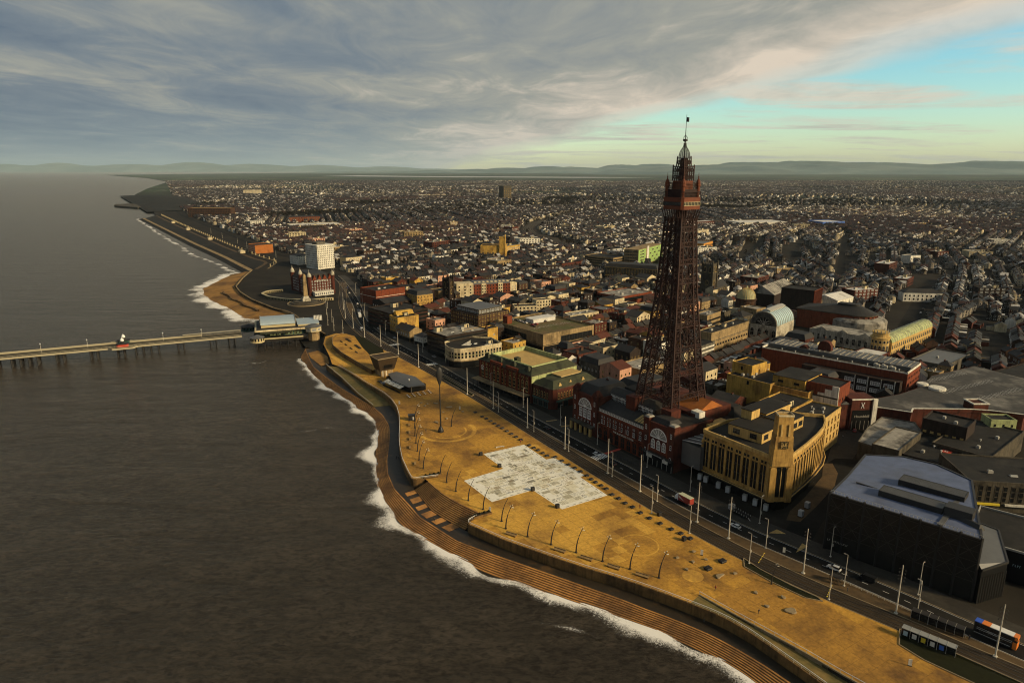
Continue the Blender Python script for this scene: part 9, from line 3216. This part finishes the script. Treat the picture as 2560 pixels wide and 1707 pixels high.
# the mass of further houses, too many to pick apart: real geometry, one object
def build_mass():
 A = np.array([h[:7] + (h[7],h[8]) for h in far_h])
 n = len(A)
 r = np.random.RandomState(3)
 x,y,th,w,d,he,hr,rw = A[:,:8].T
 swap = r.rand(n) < 0.16
 w2 = np.where(swap,d,w)
 d2 = np.where(swap,w,d)
 th2 = th + np.where(swap,math.pi / 2,0)
 c,s = np.cos(th2),np.sin(th2)
 V,F,C,U,MI = [],[],[],[],[]

 def emit(lx,ly,z,col,faces,ou,mi):
  """lx, ly, z: (n,k) local coords; one template for all houses."""
  k = lx.shape[1]
  px = x[:,None] + lx * c[:,None] - ly * s[:,None]
  py = y[:,None] + lx * s[:,None] + ly * c[:,None]
  base = sum(len(v) for v in V)
  V.append(np.stack([px,py,z],-1).reshape(-1,3))
  C.append(np.repeat(col[:,None,:],k,1).reshape(-1,3))
  U.append(np.stack([lx + ly + ou[:,None],z,np.zeros_like(z)],-1).reshape(-1,3))
  for f in faces:
   idx = (np.arange(n) * k)[:,None] + np.array(f)[None,:] + base
   F.append(idx)
   MI.append(np.full(n,mi))
 pal = np.array([(0.022,0.018,0.015),(0.050,0.023,0.016),(0.44,0.36,0.22),(0.66,0.62,0.54),(0.032,0.024,0.018),(0.026,0.021,0.017),(0.20,0.165,0.12)])
 wi = (np.floor(rw * 7 + r.rand(n) * 2.2).astype(int)) % 7
 wc = pal[wi] * (0.8 + 0.4 * r.rand(n,1))
 rp = np.array([(0.014,0.0135,0.0125),(0.020,0.0185,0.0165),(0.011,0.0105,0.010),(0.017,0.0155,0.014),(0.042,0.019,0.013),(0.014,0.0135,0.0125),(0.34,0.32,0.285),(0.018,0.0165,0.015)])
 redz = np.array([nz(a,b,700,11.0) for a,b in zip(x,y)])
 ri = r.randint(0,8,n)
 ri = np.where((redz > 0.22) & (r.rand(n) < 0.55) & (y > 1200),4,ri)
 rc_ = rp[ri] * (0.75 + 0.5 * r.rand(n,1))
 ou = r.rand(n) * 3
 hw,hd = w2 / 2,d2 / 2
 o = np.ones(n)
 st = lambda *a: np.stack(a,-1)
 # walls with gables
 emit(st(-hw,hw,hw,-hw,-hw,hw,hw,-hw,-hw,hw),st(-hd,-hd,hd,hd,-hd,-hd,hd,hd,0 * o,0 * o),st(0 * o,0 * o,0 * o,0 * o,he,he,he,he,he + hr,he + hr),wc,
   [(0,1,5,4),(1,2,6,5),(2,3,7,6),(3,0,4,7)],ou,0)
 b0 = 0
 base = 0
 k = 10
 tri1 = (np.arange(n) * k)[:,None] + np.array([7,4,8])[None,:]
 tri2 = (np.arange(n) * k)[:,None] + np.array([5,6,9])[None,:]
 # roof slopes
 e = 0.35
 emit(st(-hw - .1,hw + .1,hw + .1,-hw - .1,-hw - .1,hw + .1),st(-hd - e,-hd - e,0 * o,0 * o,hd + e,hd + e),st(he - .2,he - .2,he + hr + .08,he + hr + .08,he - .2,he - .2),rc_,[(0,1,2,3),(3,2,5,4)],ou,1)
 # rear wing with pale or dark lean-to roof
 sd = A[:,8]
 rl_ = 2.5 + 3.5 * r.rand(n)
 rw_ = w2 * 0.28
 sgn = -sd
 off = w2 * 0.18 * np.where(r.rand(n) < 0.5,-1,1)
 z1,z2 = 2.8 + 1.6 * r.rand(n),3.2 + 2.0 * r.rand(n)
 ya,yb = sgn * hd * 0.9,sgn * (hd + rl_)
 emit(st(off - rw_,off + rw_,off + rw_,off - rw_,off - rw_,off + rw_,off + rw_,off - rw_),st(ya,ya,yb,yb,ya,ya,yb,yb),st(0 * o,0 * o,0 * o,0 * o,z2,z1,z1,z2),wc * 0.9,[(0,1,5,4),(1,2,6,5),(2,3,7,6),(3,0,4,7)],ou,0)
 ec = np.where(r.rand(n,1) < 0.36,np.array([[0.50,0.48,0.44]]),np.array([[0.022,0.020,0.017]])) * (0.7 + 0.6 * r.rand(n,1))
 emit(st(off - rw_ - .15,off + rw_ + .15,off + rw_ + .15,off - rw_ - .15),st(ya,ya,yb,yb),st(z2 + .1,z1 + .1,z1 + .1,z2 + .1),ec,[(0,1,2,3)],ou,1)
 # chimneys on the near part
 cx = hw - 0.45
 cw = 0.42 * np.ones(n)
 emit(st(cx - cw,cx + cw,cx + cw,cx - cw,cx - cw,cx + cw,cx + cw,cx - cw),st(-cw,-cw,cw,cw,-cw,-cw,cw,cw) * 1.4,st(he + hr - .8,he + hr - .8,he + hr - .8,he + hr - .8,he + hr + 1.3,he + hr + 1.3,he + hr + 1.3,he + hr + 1.3),
   np.tile(np.array([[0.05,0.028,0.019]]),(n,1)),[(0,1,5,4),(1,2,6,5),(2,3,7,6),(3,0,4,7),(4,5,6,7)],ou,1)
 verts = np.concatenate(V)
 quads = np.concatenate(F)
 tris = np.concatenate([tri1,tri2])
 mi = np.concatenate(MI + [np.zeros(2 * n)]).astype(np.int32)
 me = bpy.data.meshes.new("houses")
 me.vertices.add(len(verts))
 me.vertices.foreach_set("co",verts.ravel())
 loops = np.concatenate([quads.ravel(),tris.ravel()]).astype(np.int32)
 me.loops.add(len(loops))
 me.loops.foreach_set("vertex_index",loops)
 npoly = len(quads) + len(tris)
 me.polygons.add(npoly)
 starts = np.concatenate([np.arange(len(quads)) * 4,len(quads) * 4 + np.arange(len(tris)) * 3]).astype(np.int32)
 me.polygons.foreach_set("loop_start",starts)
 me.polygons.foreach_set("loop_total",np.concatenate([np.full(len(quads),4),np.full(len(tris),3)]).astype(np.int32))
 me.update(calc_edges=True)
 ca = me.attributes.new("tint","FLOAT_COLOR","POINT")
 ca.data.foreach_set("color",np.concatenate([np.concatenate(C),np.ones((len(verts),1))],1).astype(np.float32).ravel())
 ua = me.attributes.new("wall_uv","FLOAT_VECTOR","POINT")
 ua.data.foreach_set("vector",np.concatenate(U).astype(np.float32).ravel())
 me.materials.append(house_wall_material())
 me.materials.append(house_roof_material())
 me.polygons.foreach_set("material_index",mi)
 tag(put(me,"houses"),"mass of terraced houses and low roofs stretching inland","houses",kind="stuff")
 return npoly

def house_wall_material():
 m = bpy.data.materials.new("house_wall")
 m.use_nodes = True
 t = m.node_tree
 b = t.nodes["Principled BSDF"]
 b.inputs["Specular IOR Level"].default_value = 0.2
 tn = nd(t,"ShaderNodeAttribute",attribute_name="tint")
 uv = nd(t,"ShaderNodeAttribute",attribute_name="wall_uv")
 sp = nd(t,"ShaderNodeSeparateXYZ")
 t.links.new(uv.outputs["Vector"],sp.inputs[0])

 def band(v,period,lo,hi):
  f = mathn(t,"MULTIPLY",mathn(t,"FRACT",mathn(t,"DIVIDE",v,period)),period)
  return mathn(t,"MULTIPLY",mathn(t,"GREATER_THAN",f,lo),mathn(t,"LESS_THAN",f,hi))
 win = mathn(t,"MULTIPLY",band(sp.outputs[0],3.3,0.8,2.1),band(sp.outputs[1],2.9,1.0,2.4))
 fr = mathn(t,"MULTIPLY",band(sp.outputs[0],3.3,0.6,2.3),band(sp.outputs[1],2.9,0.85,2.55))
 lowc = mathn(t,"LESS_THAN",sp.outputs[1],5.9)
 win = mathn(t,"MULTIPLY",win,lowc)
 fr = mathn(t,"MULTIPLY",fr,lowc)
 c = mixc(t,fr,tn.outputs["Color"],(0.50,0.48,0.42))
 c = mixc(t,win,c,(0.014,0.014,0.014))
 t.links.new(c,b.inputs["Base Color"])
 t.links.new(mathn(t,"MULTIPLY_ADD",win,-0.6,0.85),b.inputs["Roughness"])
 return m

def house_roof_material():
 m = bpy.data.materials.new("house_roof")
 m.use_nodes = True
 t = m.node_tree
 b = t.nodes["Principled BSDF"]
 b.inputs["Roughness"].default_value = 0.65
 b.inputs["Specular IOR Level"].default_value = 0.3
 tn = nd(t,"ShaderNodeAttribute",attribute_name="tint")
 g = nd(t,"ShaderNodeNewGeometry")
 n1 = nd(t,"ShaderNodeTexNoise",i_Scale=0.6,i_Detail=4.0)
 t.links.new(g.outputs["Position"],n1.inputs["Vector"])
 t.links.new(mixc(t,1.0,tn.outputs["Color"],ramp(t,n1.outputs[0],[(0.25,0.65),(0.75,1.35)]),"MULTIPLY"),b.inputs["Base Color"])
 return m

NP = build_mass()

# ---- bare winter trees: many small twig faces through each crown's volume, trunks below; far off they read as one mass
def build_woods():
 r = np.random.RandomState(8)
 pts = [p for p in trees]
 # a wood and parks further out
 for _ in range(520):
  pts.append((rng.gauss(-245,95),rng.gauss(2380,130)))
 for _ in range(500):
  pts.append((rng.uniform(-1500,-900),rng.gauss(4450,120)))
 for _ in range(1600):
  y = rng.uniform(2200,7500)
  pts.append((rng.uniform(-0.6 * y,0.84 * y),y))
 pts = [p for p in pts if p[0] > road_x(p[1]) + 25 and abs(p[0]) < 0.86 * p[1] + 50]
 pts.sort(key=lambda p: p[0] ** 2 + p[1] ** 2)
 pts = pts[:4200]
 n = len(pts)
 P = np.array(pts)
 K = 44
 H = 6 + 6 * r.rand(n)
 cen = r.randn(n,K,3)
 cen /= np.linalg.norm(cen,axis=2,keepdims=True)
 cen *= (r.rand(n,K,1) ** 0.45)
 cen *= np.stack([H * 0.42,H * 0.42,H * 0.40],-1)[:,None,:] * (0.75 + 0.5 * r.rand(n,1,3))
 cen[:,:,2] += (H * 0.62)[:,None]
 cen[:,:,0] += P[:,0,None]
 cen[:,:,1] += P[:,1,None]
 sz = (H * 0.17)[:,None,None,None] * (0.6 + 0.8 * r.rand(n,K,1,1))
 tri = r.randn(n,K,3,3) * 0.75 * sz
 v = (cen[:,:,None,:] + tri).reshape(-1,3)
 f = np.arange(len(v)).reshape(-1,3)
 # trunks: three-sided tapered posts
 a = np.array([0,2.1,4.2])
 tr = []
 for rad,z in ((0.32,0.0),(0.14,0.75)):
  tr.append(np.stack([P[:,0,None] + rad * np.cos(a)[None],P[:,1,None] + rad * np.sin(a)[None],np.repeat((H * z)[:,None],3,1)],-1))
 tv = np.concatenate(tr,1).reshape(-1,3)
 b = np.arange(n)[:,None] * 6 + len(v)
 tf = np.concatenate([b + np.array(q)[None] for q in ((0,1,4),(0,4,3),(1,2,5),(1,5,4),(2,0,3),(2,3,5))])
 me = bpy.data.meshes.new("woodland")
 allv = np.concatenate([v,tv])
 allf = np.concatenate([f,tf])
 me.vertices.add(len(allv))
 me.vertices.foreach_set("co",allv.ravel())
 me.loops.add(allf.size)
 me.loops.foreach_set("vertex_index",allf.ravel().astype(np.int32))
 me.polygons.add(len(allf))
 me.polygons.foreach_set("loop_start",(np.arange(len(allf)) * 3).astype(np.int32))
 me.polygons.foreach_set("loop_total",np.full(len(allf),3,np.int32))
 me.update(calc_edges=True)
 me.materials.append(M("twigs"))
 tag(put(me,"woodland"),"dark bare winter trees scattered between the distant houses","trees",kind="stuff")
 return n

NTREE = build_woods()
print("shops",nshop,"houses",len(houses),"polys",NP,"trees",NTREE)
